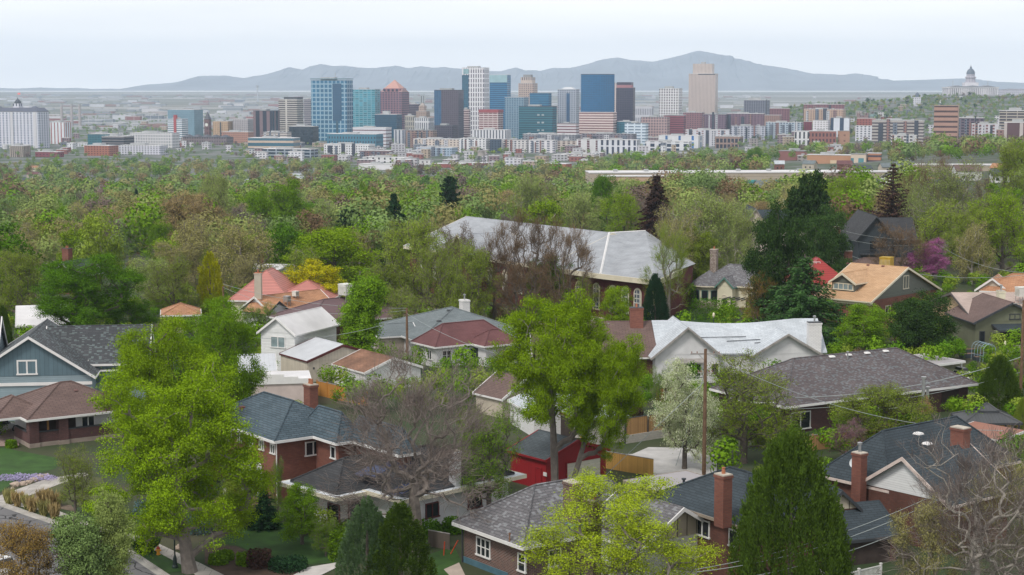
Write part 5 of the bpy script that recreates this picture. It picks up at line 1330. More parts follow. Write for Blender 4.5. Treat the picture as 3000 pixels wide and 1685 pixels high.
    wire('upper of the two wires over the white clapboard house', pD + Vector((0, 0, .3)), pE + Vector((0, 0, .6)), 1.2)
    wire('wire from the bare pole top over the rust-brown garage', pD + Vector((0, 0, -1)), pz(700, 985, 8), 1.5)
    wire('wire leaving the bare pole top toward the maroon roof', pD + Vector((0, 0, -.5)), pz(1560, 1060, 7), 1.0)
    for k, (v1, v2) in enumerate(((742, 790), (748, 812))): wire(['upper', 'lower'][k] + ' far wire crossing the magenta blossom tree', pC + Vector((k, 0, -k * 2)), pG + Vector((0, 0, -k * 1.2)), 1.2)
    wire('far wire right of the magenta blossom tree', pG, pz(3060, 800, 14), 2)
    wire('long wire above the tan roof', pC + Vector((0, 0, -4)), pz(3060, 798, 12), 3.5, .04)
    wire('upper foreground wire at the bottom right', pz(2040, 1668, 5), pz(2760, 1440, 9), .8, .03)
    wire('middle foreground wire at the bottom right', pz(2040, 1676, 5), pz(2760, 1458, 9), 1.0, .03)
    wire('lower foreground wire at the bottom right', pz(2060, 1712, 5), pz(2780, 1495, 8), .9, .03)
    globe_lamp('globe street lamp beside the white cottage roof', 2090, 985, 4.0, 0)
    globe_lamp('globe street lamp by the raised garden beds', 2943, 1070, 3.6)
    globe_lamp('dark green street lamp on the verge by the hydrant', 513, 1664, 5.0, 0)
    # fire hydrant
    P = pz(464, 1626, 0); e = thing('fire_hydrant', 'yellow fire hydrant with red cap beside the spiky shrub', 'hydrant', P); yl = plain('hydrant_yellow', (.72, .33, .03), .5, .1); rd = plain('hydrant_red', (.4, .03, .02), .5, .1)
    MB().lathe([(.2, 0), (.2, .08), (.14, .1), (.14, .5), (.19, .52), (.19, .58)], 12).build('barrel', yl, e); MB().lathe([(.19, .58), (.16, .7), (.06, .78), (.05, .86), (0, .86)], 12).build('cap', rd, e)
    for sx in (-1, 1): MB().path([(sx * .1, 0, .42), (sx * .26, 0, .42)], .075, 8).build('nozzle', yl, e)
    # cars
    def car(label, P, ang, c, box=False, dark=False):
        e = thing('parked_car', label, 'car', P, ang); pm = plain('car_paint_' + ('w' if c[0] > .5 else 's'), c, .25, .05, .4)
        b = MB(); L = 2.35
        prof = [(-L, .45), (-L, .95), (-L * .96, 1.05), (-L * .2, 1.08), (L * .45, 1.05), (L * .93, .88), (L, .7), (L, .42)]
        def hull(prof, w0, w1, mat, nm):
            q = MB(); n_ = len(prof); Lf = [(x, -w0 if z < 1 else -w1, z) for x, z in prof]; Rt = [(x, w0 if z < 1 else w1, z) for x, z in prof]
            q.poly(Lf); q.poly(Rt[::-1])
            for i in range(n_): j = (i + 1) % n_; q.poly([Lf[i], Rt[i], Rt[j], Lf[j]])
            return q.build(nm, mat, e)
        body = hull(prof, .92, .88, pm, 'body')
        cab = hull([(-L * .95, 1.05), (-L * .84, 1.6), (-L * .2, 1.66), (L * .12, 1.6), (L * .45, 1.05)], .84, .8, GLASS, 'window_glass')
        MB().slab([(-L * .84, -.74, 1.68), (L * .12, -.74, 1.66), (L * .12, .74, 1.66), (-L * .84, .74, 1.68)], .09).build('roof', pm, e)
        for sx in (-1, 1):
            for px in (-.88, .18): MB().beam((px * L + .02, sx * .8, 1.62), (px * L + .22, sx * .86, 1.06), .09, .06).build('pillar', pm, e)
            for px in (-.62, .62):
                wl = MB(); wl.path([(px * L, sx * .78, .34), (px * L, sx * .94, .34)], .34, 14); wh = wl.build('wheel', plain('tyre', (.02, .02, .02), .8), e)
                MB().path([(px * L, sx * .93, .34), (px * L, sx * .955, .34)], .2, 10).build('rim', METAL, wh)
            MB().box(L * .93, sx * .62 - .16, .66, L + .02, sx * .62 + .16, .84).build('headlight', plain('lens', (.7, .7, .72), .1), e); MB().box(-L - .02, sx * .72 - .1, .8, -L * .97, sx * .72 + .1, 1.05).build('tail_light', plain('lens_red', (.35, .02, .02), .2), e)
        if box: MB().frust(-.4, 0, 1.8, 2.15, 1.15, .5, .9, .38).build('roof_box', plain('box_black', (.02, .02, .025), .3), e)
    car('white car parked at the kerb, bottom left corner', pz(8, 1690, 0), math.radians(-38), (.72, .72, .72))
    car('silver hatchback with black roof box under the carport', hit(2812, 1120) + Vector((0, 0, .05)), math.radians(105), (.52, .54, .56), True)
    car('white car parked in the pink gravel drive, left edge', pz(2, 1268, 0), math.radians(70), (.74, .74, .74))
    # garden furniture
    P = pz(683, 1448, 0); e = thing('garden_chair', 'red metal garden chair on the brick patio', 'chair', P, .4); rd = plain('red_metal', (.45, .03, .02), .4, .1)
    MB().box(-.3, -.28, .42, .3, .28, .46).build('seat', rd, e); MB().slab([(-.3, .28, .95), (.3, .28, .95), (.3, .32, .95), (-.3, .32, .95)], .5).build('backrest', rd, e)
    for sx in (-.26, .26):
        for sy in (-.24, .24): MB().path([(sx, sy, 0), (sx * .9, sy * .9, .43)], .02, 4).build('leg', rd, e)
    P = pz(622, 1446, 0); e = thing('garden_chair', 'red-seated chair half hidden by the maple left of the white planter', 'chair', P, .9); MB().box(-.3, -.28, .42, .3, .28, .46).build('seat', plain('pink_seat', (.55, .3, .28)), e); MB().box(-.3, .28, .45, .3, .32, .9).build('backrest', rd, e)
    for sx in (-.26, .26):
        for sy in (-.24, .24): MB().path([(sx, sy, 0), (sx * .9, sy * .9, .43)], .02, 4).build('leg', rd, e)
    P = pz(661, 1450, 0); e = thing('planter', 'tall tapered white planter on the brick patio', 'planter', P); MB().lathe([(.3, 0), (.2, .6), (.24, .75), (.2, .76), (0, .7)], 14).build('pot', WHITE, e)
    g = np.random.RandomState(5)
    def tuft(nm, lab, cat, u, v, r_, hh, leaf, n_=240, z=None, upr=.8, size=.12, grp=None, par=None):
        P = hit(u, v) if z is None else pz(u, v, z)
        a = g.rand(n_) * 6.283; q = g.rand(n_) ** .5 * r_ ; C = np.stack([q * np.cos(a), q * np.sin(a), g.rand(n_) * hh], 1)
        C[:, :2] *= (.35 + .65 * np.sqrt(1 - (C[:, 2:3] / hh - .3) ** 2 * .8)) if upr < .7 else (.3 + .7 * C[:, 2:3] / hh)
        D = unit(np.stack([np.cos(a) * (1 - upr), np.sin(a) * (1 - upr), np.full(n_, upr)], 1) + g.randn(n_, 3) * (.15 if upr > .7 else .8)); S = unit(np.cross(D, g.randn(n_, 3)))
        sz = size * g.uniform(.6, 1.3, (n_, 1)); me = quad_mesh(nm, C, D, S, np.hstack([sz, sz * (.12 if upr > .7 else .55)])); me.materials.append(LF[leaf])
        o = bpy.data.objects.new(nm, me); COL.objects.link(o); o.location = P
        tag(o, lab, cat, grp); 
        if not lab: auto(o, par, u / VW, v / VW)
        return o
    for i, (u, v) in enumerate(((28, 1478), (52, 1484), (82, 1494), (95, 1502), (128, 1512), (160, 1522))):
        tuft('ornamental_grass', None, 'grass tuft', u, v, .7, 1.25, 'tan' if i % 2 else 'khaki', 420, 0, .85, .5, 'straw-coloured grass tufts along the verge', 'straw-coloured ornamental grass tuft on the kerb verge')
    for i, (u, v) in enumerate(((150, 1478), (165, 1484), (128, 1472))): tuft('ornamental_grass', None, 'grass tuft', u, v, .8, 1.1, 'tan', 380, 0, .8, .45, 'straw-coloured grass tufts along the verge', 'pale straw grass tuft behind the walk')
    tuft('yucca', 'spiky dark yucca beside the fire hydrant', 'shrub', 425, 1618, 1.5, 1.1, 'pine', 900, 0, .8, .45)
    shr = [(435, 1525, 1.5, 1.9, 'blue', 'silver-blue juniper shrub under the big maple'), (585, 1560, 1.5, 2.2, 'blue', 'pale blue-grey shrub beside the maple trunk'), (700, 1415, 2.2, 2.4, 'sage', 'brownish sage shrub in front of the french windows'),
     (755, 1530, 2.2, 1.0, 'sage', 'low spreading grey-green juniper at the lawn edge'), (640, 1652, .9, .9, 'green', 'small bright green mound in the mulch bed, left'), (660, 1640, .8, .8, 'green', 'small bright green mound in the mulch bed, middle'),
     (720, 1655, .9, 1.1, 'green', 'small bright green mound in the mulch bed, right'), (760, 1660, 1.2, 1.5, 'rust', 'dark burgundy shrub at the edge of the lawn'), (845, 1668, 1.8, 1.0, 'spruce', 'low dark shrub right of the burgundy one'),
     (1010, 1560, 2.2, .9, 'green', 'leafy ground shrub under the white porch pillar'), (33, 1312, .7, .9, 'green', 'small green shrub by the bungalow corner'), (640, 1400, 2.2, 3.0, 'lime', 'pale lime shrub beside the patio'),
     (1905, 930, 1.6, 2.6, 'sage', 'grey-green shrub at the foot of the church wall'), (2075, 930, 3.4, 3.4, 'deep', 'rounded dark green hedge below the stone bay'), (2010, 905, 2.0, 5.0, 'deep', 'tall rounded evergreen left of the stone bay'), (2130, 930, 2.4, 2.0, 'green', 'low hedge below the pergola'),
     (1850, 1215, 1.6, 1.1, 'rust', 'dark red shrub behind the brown fence'), (2660, 1045, 2.5, 2.0, 'green', 'leafy shrub behind the plum-grey ridge'), (2460, 1030, 3.2, 1.6, 'olive', 'olive ground shrub between the cedar and the white chimney'),
     (1000, 1640, 1.2, 2.6, 'green', 'light green upright shrub at the end of the lawn'), (925, 1560, 2.0, 2.2, 'olive', 'olive shrub on the back edge of the lawn'), (560, 1460, 2.6, 2.4, 'deep', 'dark shade shrub behind the big maple'), (480, 1560, 1.6, 1.2, 'olive', 'low olive shrub on the bank above the walk'),
     (2890, 1058, 1.2, .8, 'sage', 'small grey-green plant by the raised beds'), (1245, 1570, 1.6, 1.4, 'deep', 'dark shrub by the picket fence'), (1330, 1560, 1.2, 1.4, 'deep', 'dark shrub at the corner of the mixed-brick bungalow')]
    for u, v, r_, hh, lf, lab in shr: tuft('shrub', lab, 'shrub', u, v, r_, hh, lf, int(700 + 500 * r_), None if v < 1100 else 0, .3, .13)
    # purple flower bed and rocks
    o = tuft('flower_bed', 'mass of lilac-purple ground flowers on the rocky bank', 'flowers', 72, 1405, 2.6, .5, 'green', 1300, 0, .3, .1); m_ = leafmat('leaf_lilac', (.48, .43, .66), (.32, .28, .44)); o.data.materials[0] = m_; o.scale = (1.35, .55, 1)
    rk = plain('rock_tan', (.48, .38, .31), .9, .3, 2)
    for i, (u, v, s_) in enumerate(((45, 1425, .55), (66, 1422, .5), (85, 1416, .4), (100, 1410, .5), (118, 1404, .55), (36, 1434, .25), (135, 1398, .45), (432, 1552, .6), (445, 1562, .55), (428, 1540, .4), (455, 1572, .5), (472, 1518, .35), (532, 1610, .6), (540, 1600, .45))):
        P = pz(u, v, 0); b = MB(); b.blob((0, 0, s_ * .3), (s_, s_ * .75, s_ * .6), i, 7, 5, .25); o = b.build('rock', rk, loc=P, smooth=False); tag(o, None, 'rock', 'landscape rocks on the planted banks'); auto(o, 'tan landscape rock on the bank', u / VW, v / VW)
    for u, v, du, dv, lab in ((1300, 1628, 3, -42, 'upright red-orange marker post by the picket fence'), (1320, 1624, 22, -36, 'leaning red-orange marker post with white band')):
        P = pz(u, v, 0); Q = pz(u + du, v, 0) + Vector((0, 0, 1.3)); b = MB(); b.path([(0, 0, 0), Q - P], .06, 6); o = b.build('marker_post', plain('marker_orange', (.62, .07, .02), .5)); o.location = P; tag(o, lab, 'post')
    # garden hoops, raised beds
    P = hit(2898, 1062); e = thing('garden_arch', 'pale blue metal hoop arch among raised beds', 'arch', P, .3); bm_ = plain('arch_blue', (.30, .42, .48), .4)
    for k in range(5): MB().path([(-1.1 * math.cos(math.pi * i / 8), k * .8, (1.7 if 0 < i < 8 else 0) + 1.1 * math.sin(math.pi * i / 8)) for i in range(9)], .04, 4).build('hoop', bm_, e)
    for x, z in ((-1.1, 1.0), (1.1, 1.0), (-.8, 2.4), (.8, 2.4), (0, 2.8)): MB().path([(x, 0, z), (x, 3.2, z)], .03, 4).build('stringer', bm_, e)
    for u, v, lab in ((2845, 1047, 'dark corrugated raised bed, nearest the silver car'), (2885, 1056, 'dark corrugated raised bed under the hoop arch'), (2832, 1034, 'long dark raised bed beside the brown picket fence')):
        P = hit(u, v); e = thing('raised_bed', lab, 'raised bed', P, .2); MB().box(-1.7, -.6, 0, 1.7, .6, .6).build('side_panel', lined('bed_metal', (.06, .075, .09), .2, 0, .3, .6), e); MB().box(-1.6, -.5, .6, 1.6, .5, .63).build('soil', plain('soil', (.2, .12, .08)), e)
    o = tuft('flower_bush', 'small bright yellow flowering bush by the hoop arch', 'shrub', 2903, 1058, .8, 1.0, 'yellow', 500, None, .3, .12)
    for u, lab in ((1922, 'left teal pot on the small patio'), (1936, 'right teal pot on the small patio')):
        P = pz(u, 1198, 0); e = thing('plant_pot', lab, 'pot', P); MB().lathe([(.28, 0), (.36, .6), (.3, .6), (0, .5)], 12).build('pot', plain('teal_glaze', (.05, .28, .24), .3), e)
yards()

# ================================================================== the city
ROOFW = plain('roof_gravel_white', (.66, .65, .66), .9, .15, .05)
ROOFG = plain('roof_gravel_grey', (.30, .30, .31), .9, .2, .05)
ROOFD = plain('roof_dark', (.05, .055, .065), .8, .2, .05)
MECH = plain('mechanical_grey', (.40, .41, .42), .8, .2, .1)
TH = -.33
FOOT = []
def bld(label, u0, u1, vt, d=None, vb=None, mat=None, name='office_tower', cat='tower', roof=None, ratio=.75, th=TH, mech=(.35, .5, 3.0), group=None, side=None, parapet=1.0, ground=None, H_=None, base=None, look=None):
    """box-like building given by its 2576-view outline; d = distance, or vb = row where it meets the ground"""
    U0, U1 = u0 * VW, u1 * VW; um = (U0 + U1) / 2
    if d is None: d = hit(um, vb * VW).y
    elif vb is None and label: s0 = (um - 1500) / F; d = d + 450 if 1900 <= d <= 3600 and not (s0 > .22 and d < 2600) else (d + 390 if 1700 <= d < 1900 else (d + (460 if s0 < .09 else 220) if 1400 <= d < 1700 else d))
    x = (um - 1500) / F * d; gz = h(x, d) if ground is None else ground
    dep = d * (math.cos(PITCH) ** 0); Wt = (U1 - U0) * d / F
    zt = CAM_Z + ray(um, vt * VW)[2] * d; hh = max(3.5, zt - gz)
    c, s_ = abs(math.cos(th)), abs(math.sin(th)); w_ = Wt / (c + ratio * s_); dp = w_ * ratio
    if cat == 'low building' or w_ > 70: dp = min(dp, 60); w_ = (Wt - dp * s_) / c
    e = thing(name, label, cat, (x, d, gz - 1), th, group)
    b = MB(); b.box(-w_ / 2, -dp / 2, base or 0, w_ / 2, dp / 2, hh + 1); wall = b.build('wall', mat, e)
    if side is not None:      # right-hand face clad differently
        b = MB(); b.box(w_ / 2 + .02, -dp / 2, 0, w_ / 2 + .4, dp / 2, hh + 1); b.build('side_wall', side, e)
    rm = roof or ROOFW
    b = MB(); b.box(-w_ / 2 - .3, -dp / 2 - .3, hh + 1.01, w_ / 2 + .3, dp / 2 + .3, hh + 1.01 + parapet * .6); b.build('roof', rm, e)
    if mech:
        mw, md, mh = w_ * mech[0], dp * mech[1], mech[2]; b = MB(); b.box(-mw / 2 - w_ * .08, -md / 2, hh + 1, mw / 2 - w_ * .08, md / 2, hh + 1.6 + mh); b.build('rooftop_plant', MECH, e)
    FOOT.append((x, d, max(w_, dp) * .55)); e['_w'] = w_; e['_d'] = dp; e['_h'] = hh + 1
    if not label: auto(e, look or 'low building', (u0 + u1) / 2, vt + 6)
    return e
def addbox(e, name, x0, y0, z0, x1, y1, z1, m):
    w_, d_, hh = e['_w'], e['_d'], e['_h']
    b = MB(); b.box(x0 * w_ / 2, y0 * d_ / 2, z0 * hh, x1 * w_ / 2, y1 * d_ / 2, z1 * hh); return b.build(name, m, e)
def pyr(e, name, x0, y0, z0, x1, y1, z1, m, k=0):
    w_, d_, hh = e['_w'], e['_d'], e['_h']; b = MB(); a, c = (x1 - x0) * w_ / 4, (y1 - y0) * d_ / 4
    b.frust((x0 + x1) * w_ / 4, (y0 + y1) * d_ / 4, z0 * hh, z1 * hh, a, c, a * k + .01, c * k + .01); return b.build(name, m, e)
def city():
    T = bld
    teal, tealg = (40, 96, 122), (22, 66, 96)
    # --- left
    e = T('huge white hotel block with dark mansard roof, cupola and flag at the left edge', -26, 130, 281, 2500, mat=fac((205, 205, 214), (95, 110, 140), 4.2, 7, .62, .42, name='f_hotel'), roof=ROOFD, mech=None, ratio=.3, name='hotel', cat='hotel')
    pyr(e, 'mansard_roof', -1, -1, 1.0, 1, 1, 1.11, plain('mansard', (.12, .13, .18)), .86)
    for x in (-.7, .7): pyr(e, 'corner_gable', x - .28, -1.05, 1.0, x + .28, .6, 1.15, plain('mansard', (.12, .13, .18)), .1)
    hh = e['_h']; o = MB().box(-6, -6, hh, 6, 6, hh + 14); c = o.build('cupola', fac((205, 205, 214), (60, 70, 90), 12, 6, .5, .4), e)
    MB().lathe([(6, hh + 14), (5.6, hh + 17), (3.2, hh + 20), (1, hh + 21.5), (.4, hh + 24), (0, hh + 24)], 14).build('dome', plain('dome_dark', (.05, .06, .08), .5), c)
    MB().path([(0, 0, hh + 22), (0, 0, hh + 32)], .35, 5).build('flagpole', METAL, e); MB().box(.3, -.1, hh + 29, 5.5, .1, hh + 32).build('flag', lined('flag_stripes', (.45, .12, .12), .8, 1, .5, 3), e)
    for k in range(3): addbox(e, 'pilaster', -1 + k * .9, -1.05, 0, -.9 + k * .9, -1.0, 1.0, plain('hotel_stone', (.62, .61, .64)))
    T('white block with red vertical fins right of the hotel', 133, 183, 308, 2700, mat=fac((215, 220, 226), (150, 60, 55), 30, 7, 1, .3, name='f_fins'), name='apartment_block', cat='building')
    T('teal glass box building in front of the plain, left', 228, 300, 337, 2450, mat=fac((60, 120, 130), (15, 85, 100), 3.8, 3, .9, .85), roof=ROOFW, ratio=.9, name='office_building', cat='building')
    T('dark banded office with central brown fin, left', 262, 338, 343, 2400, mat=fac((120, 116, 118), (20, 30, 45), 4.5, 9, .6, 1), name='office_building', cat='building')
    T('long white courthouse with columns, left centre', 330, 455, 335, 2500, mat=fac((210, 208, 210), (110, 118, 132), 5, 5, .5, .45), ratio=.3, name='courthouse', cat='building')
    T('orange-brick apartment block with balconies', 217, 299, 366, 2150, mat=fac((160, 100, 78), (100, 62, 54), 3.4, 5, .5, .5), ratio=.6, name='apartment_block', cat='building')
    T('white apartment block joined right of the orange-brick one', 299, 425, 366, 2200, mat=fac((205, 205, 215), (60, 70, 90), 3.4, 5, .5, .45), ratio=.3, name='apartment_block', cat='building')
    T('beige concrete office with dark vertical slots, lower left', 30, 78, 367, 2100, mat=fac((170, 158, 146), (55, 50, 58), 30, 3.4, .9, .42), name='office_building', cat='building')
    T('maroon low brick building beyond the trees, lower left', 92, 163, 382, 2100, mat=fac((128, 62, 72), (84, 44, 54), 4, 6, .4, .4), name='school', cat='building', ratio=.4)
    T('tall grey-blue glass courthouse cube', 428, 513, 276, 3050, mat=fac((120, 148, 162), (108, 140, 158), 4, 2.2, .92, .9, .1), ratio=.6, mech=None, name='courthouse', cat='building')
    e = T('white office block with red fin tower left of the clock tower', 427, 475, 300, 2900, mat=fac((225, 228, 232), (110, 130, 150), 4, 30, .5, 1), name='office_building', cat='building'); addbox(e, 'red_fin', -.12, -1.1, 0, .22, -.6, 1.2, plain('fin_red', (.42, .06, .06)))
    e = T('brown stone clock tower with pointed roof', 518, 534, 300, 2700, mat=fac((112, 82, 82), (70, 50, 55), 9, 5, .5, .4), name='clock_tower', cat='clock tower', ratio=1, mech=None, roof=ROOFD); pyr(e, 'spire', -1, -1, 1.02, 1, 1, 1.3, plain('spire_slate', (.10, .10, .12)), .02)
    w_, d_, hh = e['_w'], e['_d'], e['_h']; MB().path([(0, -d_ / 2 - .6, hh * .78), (0, -d_ / 2 + .2, hh * .78)], 3.1, 16).build('clock_face', plain('clock_white', (.75, .75, .7)), e)
    e = T('long brown stone city hall with many dark dormer roofs', 462, 590, 345, 2650, mat=fac((122, 108, 110), (70, 66, 76), 6, 5, .5, .4), roof=ROOFD, ratio=.3, name='city_hall', cat='building', mech=None)
    for k in range(5): pyr(e, 'dormer_roof', -1 + k * .42, -1.1, 1.0, -.72 + k * .42, .8, 1.32, plain('spire_slate', (.10, .10, .12)), .15)
    e = T('old tan hotel with bay of dark fire escapes', 540, 590, 305, 3000, mat=fac((190, 160, 128), (110, 84, 70), 4, 4, .5, .4), name='apartment_block', cat='building'); addbox(e, 'fire_escape', -.05, -1.06, 0, .12, -1.0, .95, DARKT)
    T('grey-beige office block with rows of square windows beside the tan hotel', 590, 640, 300, 3000, mat=fac((176, 170, 172), (80, 80, 95), 4, 4, .5, .45), name='office_building', cat='building')
    T('tan brick apartment tower low between the old hotel and the plum tower', 560, 640, 332, 2750, mat=fac((175, 130, 112), (110, 80, 76), 3.6, 4, .5, .4), ratio=.4, name='apartment_block', cat='building')
    e = T('plum-brown office tower with dark vertical window bays', 642, 705, 279, 2850, mat=fac((122, 100, 104), (30, 38, 56), 200, 15, 1, .55), ratio=.8, roof=ROOFD)
    e = T('office tower with white and dark horizontal stripes and black glass top', 705, 765, 250, 3100, mat=fac((196, 190, 184), (58, 48, 52), 4.4, 30, .55, 1), ratio=.7, mech=None); addbox(e, 'black_glass_crown', -.45, -.9, 1.0, 1, .9, 1.06, ROOFD); addbox(e, 'pale_corner_fin', -.25, -1.03, 0, -.08, -1, 1.0, plain('fin_cream', (.62, .58, .54)))
    T('narrow striped tower squeezed behind the big teal tower', 768, 790, 250, 3400, mat=fac((150, 145, 150), (70, 66, 80), 4.2, 30, .5, 1))
    e = T('big teal glass tower with gridded white frame and flat canopy', 786, 890, 203, 2900, mat=fac((142, 172, 190), (12, 96, 134), 8.6, 8.6, .74, .74, .25, name='f_bigteal'), ratio=.4, roof=plain('canopy_teal', (.12, .22, .27)), mech=(.4, .4, 6))
    addbox(e, 'blue_glass_slot', .22, -1.02, .34, .72, -.99, .95, fac((10, 70, 104), (12, 74, 108), 4, 4, .9, .9, .1)); addbox(e, 'roof_canopy', -1.02, -1.1, 1.02, 1.02, 1.1, 1.035, plain('canopy_teal', (.12, .22, .27))); addbox(e, 'dark_slot', .4, -1.02, 0, .52, -.99, .34, plain('slot_navy', (.01, .07, .12)))
    addbox(e, 'antenna', .2, -.1, 1.05, .22, 0, 1.13, METAL)
    T('pale teal glass tower right of the gridded tower', 888, 958, 225, 3050, mat=fac((120, 168, 184), (36, 136, 156), 4.2, 9, .62, .8, .8, name='f_paleteal'), ratio=.5)
    T('slim blue glass slab between the pale teal tower and the pyramid tower', 950, 968, 228, 3200, mat=fac((50, 110, 150), (30, 90, 135), 4, 4, .8, .8))
    e = T('pink granite tower with copper pyramid top and stepped shoulders', 960, 1030, 232, 3000, mat=fac((142, 104, 112), (60, 62, 90), 4.4, 6, .55, .62, name='f_pink'), ratio=.9, mech=None, roof=plain('pink_granite', (.32, .19, .19)))
    addbox(e, 'upper_shaft', -.8, -.8, 1.0, .8, .8, 1.08, fac((150, 104, 108), (40, 50, 74), 8, 9, .6, .55)); pyr(e, 'pyramid_roof', -.72, -.72, 1.08, .72, .72, 1.26, plain('copper_pink', (.55, .30, .25)), .03)
    for x in (-1, 1): pyr(e, 'shoulder_gable', x - .35 if x > 0 else -1.05, -1, 1.0, 1.05 if x > 0 else x + .35, .8, 1.09, plain('pink_granite', (.32, .19, .19)), .2)
    T('dark teal glass cube office in front of the pyramid tower', 945, 1012, 288, 2850, mat=fac((14, 74, 98), (4, 62, 90), 4, 2.4, .85, .85, .35), roof=ROOFW, ratio=.6, mech=(.3, .3, 6), name='office_building', cat='building')
    T('black glass cube office in front of the striped tower', 730, 803, 318, 2650, mat=fac((16, 40, 56), (8, 30, 46), 6, 3, .9, .9, .4), roof=ROOFW, name='office_building', cat='building', ratio=.5)
    T('dark banded block behind the old spired tower', 1028, 1062, 262, 3300, mat=fac((110, 90, 100), (50, 50, 66), 4, 30, .6, 1), name='office_building', cat='building')
    e = T('old beige stepped tower with two thin mast frames', 1048, 1082, 280, 3250, mat=fac((170, 148, 136), (110, 92, 90), 4, 4, .5, .4), mech=None, ratio=.9); addbox(e, 'upper_tier', -.6, -.6, 1, .5, .6, 1.22, fac((176, 156, 144), (110, 92, 90), 4, 4, .5, .4)); pyr(e, 'tier_cap', -.5, -.5, 1.22, .4, .5, 1.34, plain('cap_beige', (.42, .36, .33)), .3)
    for x in (-.3, .12): addbox(e, 'mast', x, -.05, 1.34, x + .07, .05, 1.62, DARKT)
    T('pale classical office with colonnade left of the purple tower', 1020, 1048, 291, 2900, mat=fac((186, 180, 170), (105, 108, 112), 10, 4, .7, .5), name='office_building', cat='building')
    T('white office with tall narrow windows left of the purple tower', 1044, 1092, 297, 2850, mat=fac((214, 214, 218), (84, 92, 106), 20, 4.5, .85, .45), name='office_building', cat='building')
    e = T('purple-brown apartment tower with blue glass left face', 1094, 1167, 227, 2780, mat=fac((86, 74, 86), (62, 56, 72), 3.6, 4, .7, .55, .5, name='f_purple'), ratio=.6, roof=ROOFD, mech=(.5, .5, 3)); addbox(e, 'blue_glass_face', -1.0, -1.03, .08, -.42, -.99, .995, fac((40, 88, 124), (30, 78, 116), 3.6, 5, .85, .85))
    T('dark purple podium in front of the purple tower', 1094, 1152, 316, 2600, mat=fac((70, 62, 76), (45, 46, 62), 3.6, 4, .6, .5), roof=ROOFD, name='apartment_block', cat='building')
    e = T('tallest white-framed tower with teal glass left side', 1164, 1231, 171, 3050, mat=fac((226, 224, 228), (92, 88, 104), 9.5, 5.2, .78, .45, name='f_white'), ratio=.65, mech=(.5, .5, 3)); addbox(e, 'teal_glass_bay', -1.02, -1.04, .1, -.42, -.98, .9, fac((26, 92, 116), (14, 78, 104), 4, 4, .85, .85, .5)); addbox(e, 'glass_crown', -.9, -1.03, .915, -.4, -1.0, .985, fac((150, 175, 180), (130, 165, 172), 8, 5, .9, .8))
    addbox(e, 'blue_lower_face', .55, -1.04, .12, 1.0, -.995, .42, fac((130, 150, 170), (70, 100, 130), 4, 4, .6, .6))
    e = T('blue glass tower with pale glass crown right of the white tower', 1232, 1285, 189, 3200, mat=fac((44, 128, 170), (0, 74, 120), 4.3, 40, .62, 1, .3, name='f_blue2'), ratio=.6, mech=None); addbox(e, 'glass_crown', -1, -1.02, .88, 1, -.99, 1.0, plain('crown_pale', (.32, .50, .55), .2, .1, .1))
    T('rounded parking block with maroon crown band and white stripes', 1205, 1266, 283, 2700, mat=fac((205, 192, 190), (120, 60, 66), 4, 9, .5, .88), roof=plain('crown_maroon', (.36, .07, .08)), parapet=9, mech=None, name='parking_garage', cat='building')
    T('banded white building between the purple and white towers', 1164, 1184, 275, 2850, mat=fac((206, 190, 190), (110, 80, 86), 4.4, 30, .5, 1), name='office_building', cat='building')
    e = T('cream art-deco tower with stepped top', 1304, 1352, 210, 3350, mat=fac((188, 168, 158), (108, 94, 98), 4.6, 5, .5, .45), ratio=.85, mech=None); addbox(e, 'crown', -.75, -.8, 1.0, .75, .8, 1.12, fac((196, 180, 170), (100, 92, 98), 20, 5, .7, .45)); addbox(e, 'cap', -.5, -.5, 1.12, .5, .5, 1.17, ROOFG)
    e = T('grey-blue glass condominium tower with balcony strips', 1270, 1330, 245, 2900, mat=fac((128, 152, 170), (62, 106, 134), 3.4, 5, .6, .6, .4), ratio=.8, roof=plain('rooflid', (.62, .62, .64)), mech=None)
    T('teal-blue office with slanted dark top behind the dark teal one', 1332, 1387, 235, 3100, mat=fac((36, 122, 158), (0, 82, 124), 4.4, 30, .6, 1, .3), ratio=.5, roof=ROOFD, mech=None)
    e = T('broad dark teal glass office with small white louvre groups', 1305, 1400, 268, 2700, mat=fac((30, 108, 124), (0, 76, 94), 4.2, 40, .68, 1, .35, name='f_darkteal'), ratio=.4, roof=ROOFD)
    for k in range(4):
        for j in (.1, .36): addbox(e, 'louvre_group', j, -1.03, .16 + .2 * k, j + .14, -1.0, .20 + .2 * k, fac((190, 196, 200), (110, 130, 140), 1.6, 9, .4, 1))
    e = T('grey-white postmodern tower with blue glass corner slots', 1402, 1457, 225, 3150, mat=fac((170, 176, 188), (80, 92, 116), 4.4, 5, .5, .5), ratio=.6, mech=None); addbox(e, 'blue_slot', -.05, -1.03, .1, .3, -1.0, .92, fac((60, 96, 132), (40, 82, 122), 4, 4, .8, .8)); pyr(e, 'roof_hip', -.7, -.8, 1.0, .7, .8, 1.05, plain('hip_white', (.6, .62, .66)), .5)
    # curved blue tower
    U0, U1, d = 1461 * VW, 1544 * VW, 3300; x = ((U0 + U1) / 2 - 1500) / F * d; gz = h(x, d); R_ = (U1 - U0) * d / F / 2; hh = CAM_Z + ray((U0 + U1) / 2, 188 * VW)[2] * d - gz
    e = thing('office_tower', 'massive curved deep-blue glass tower above the striped garage', 'tower', (x, d, gz)); pts = [(-R_ + 2 * R_ * i / 14, -R_ * .28 * math.sin(math.pi * i / 14), 0) for i in range(15)] + [(R_, R_ * .9, 0), (-R_, R_ * .9, 0)]
    b = MB(); n_ = len(pts)
    for i in range(n_): j = (i + 1) % n_; b.poly([pts[i], pts[j], (pts[j][0], pts[j][1], hh), (pts[i][0], pts[i][1], hh)])
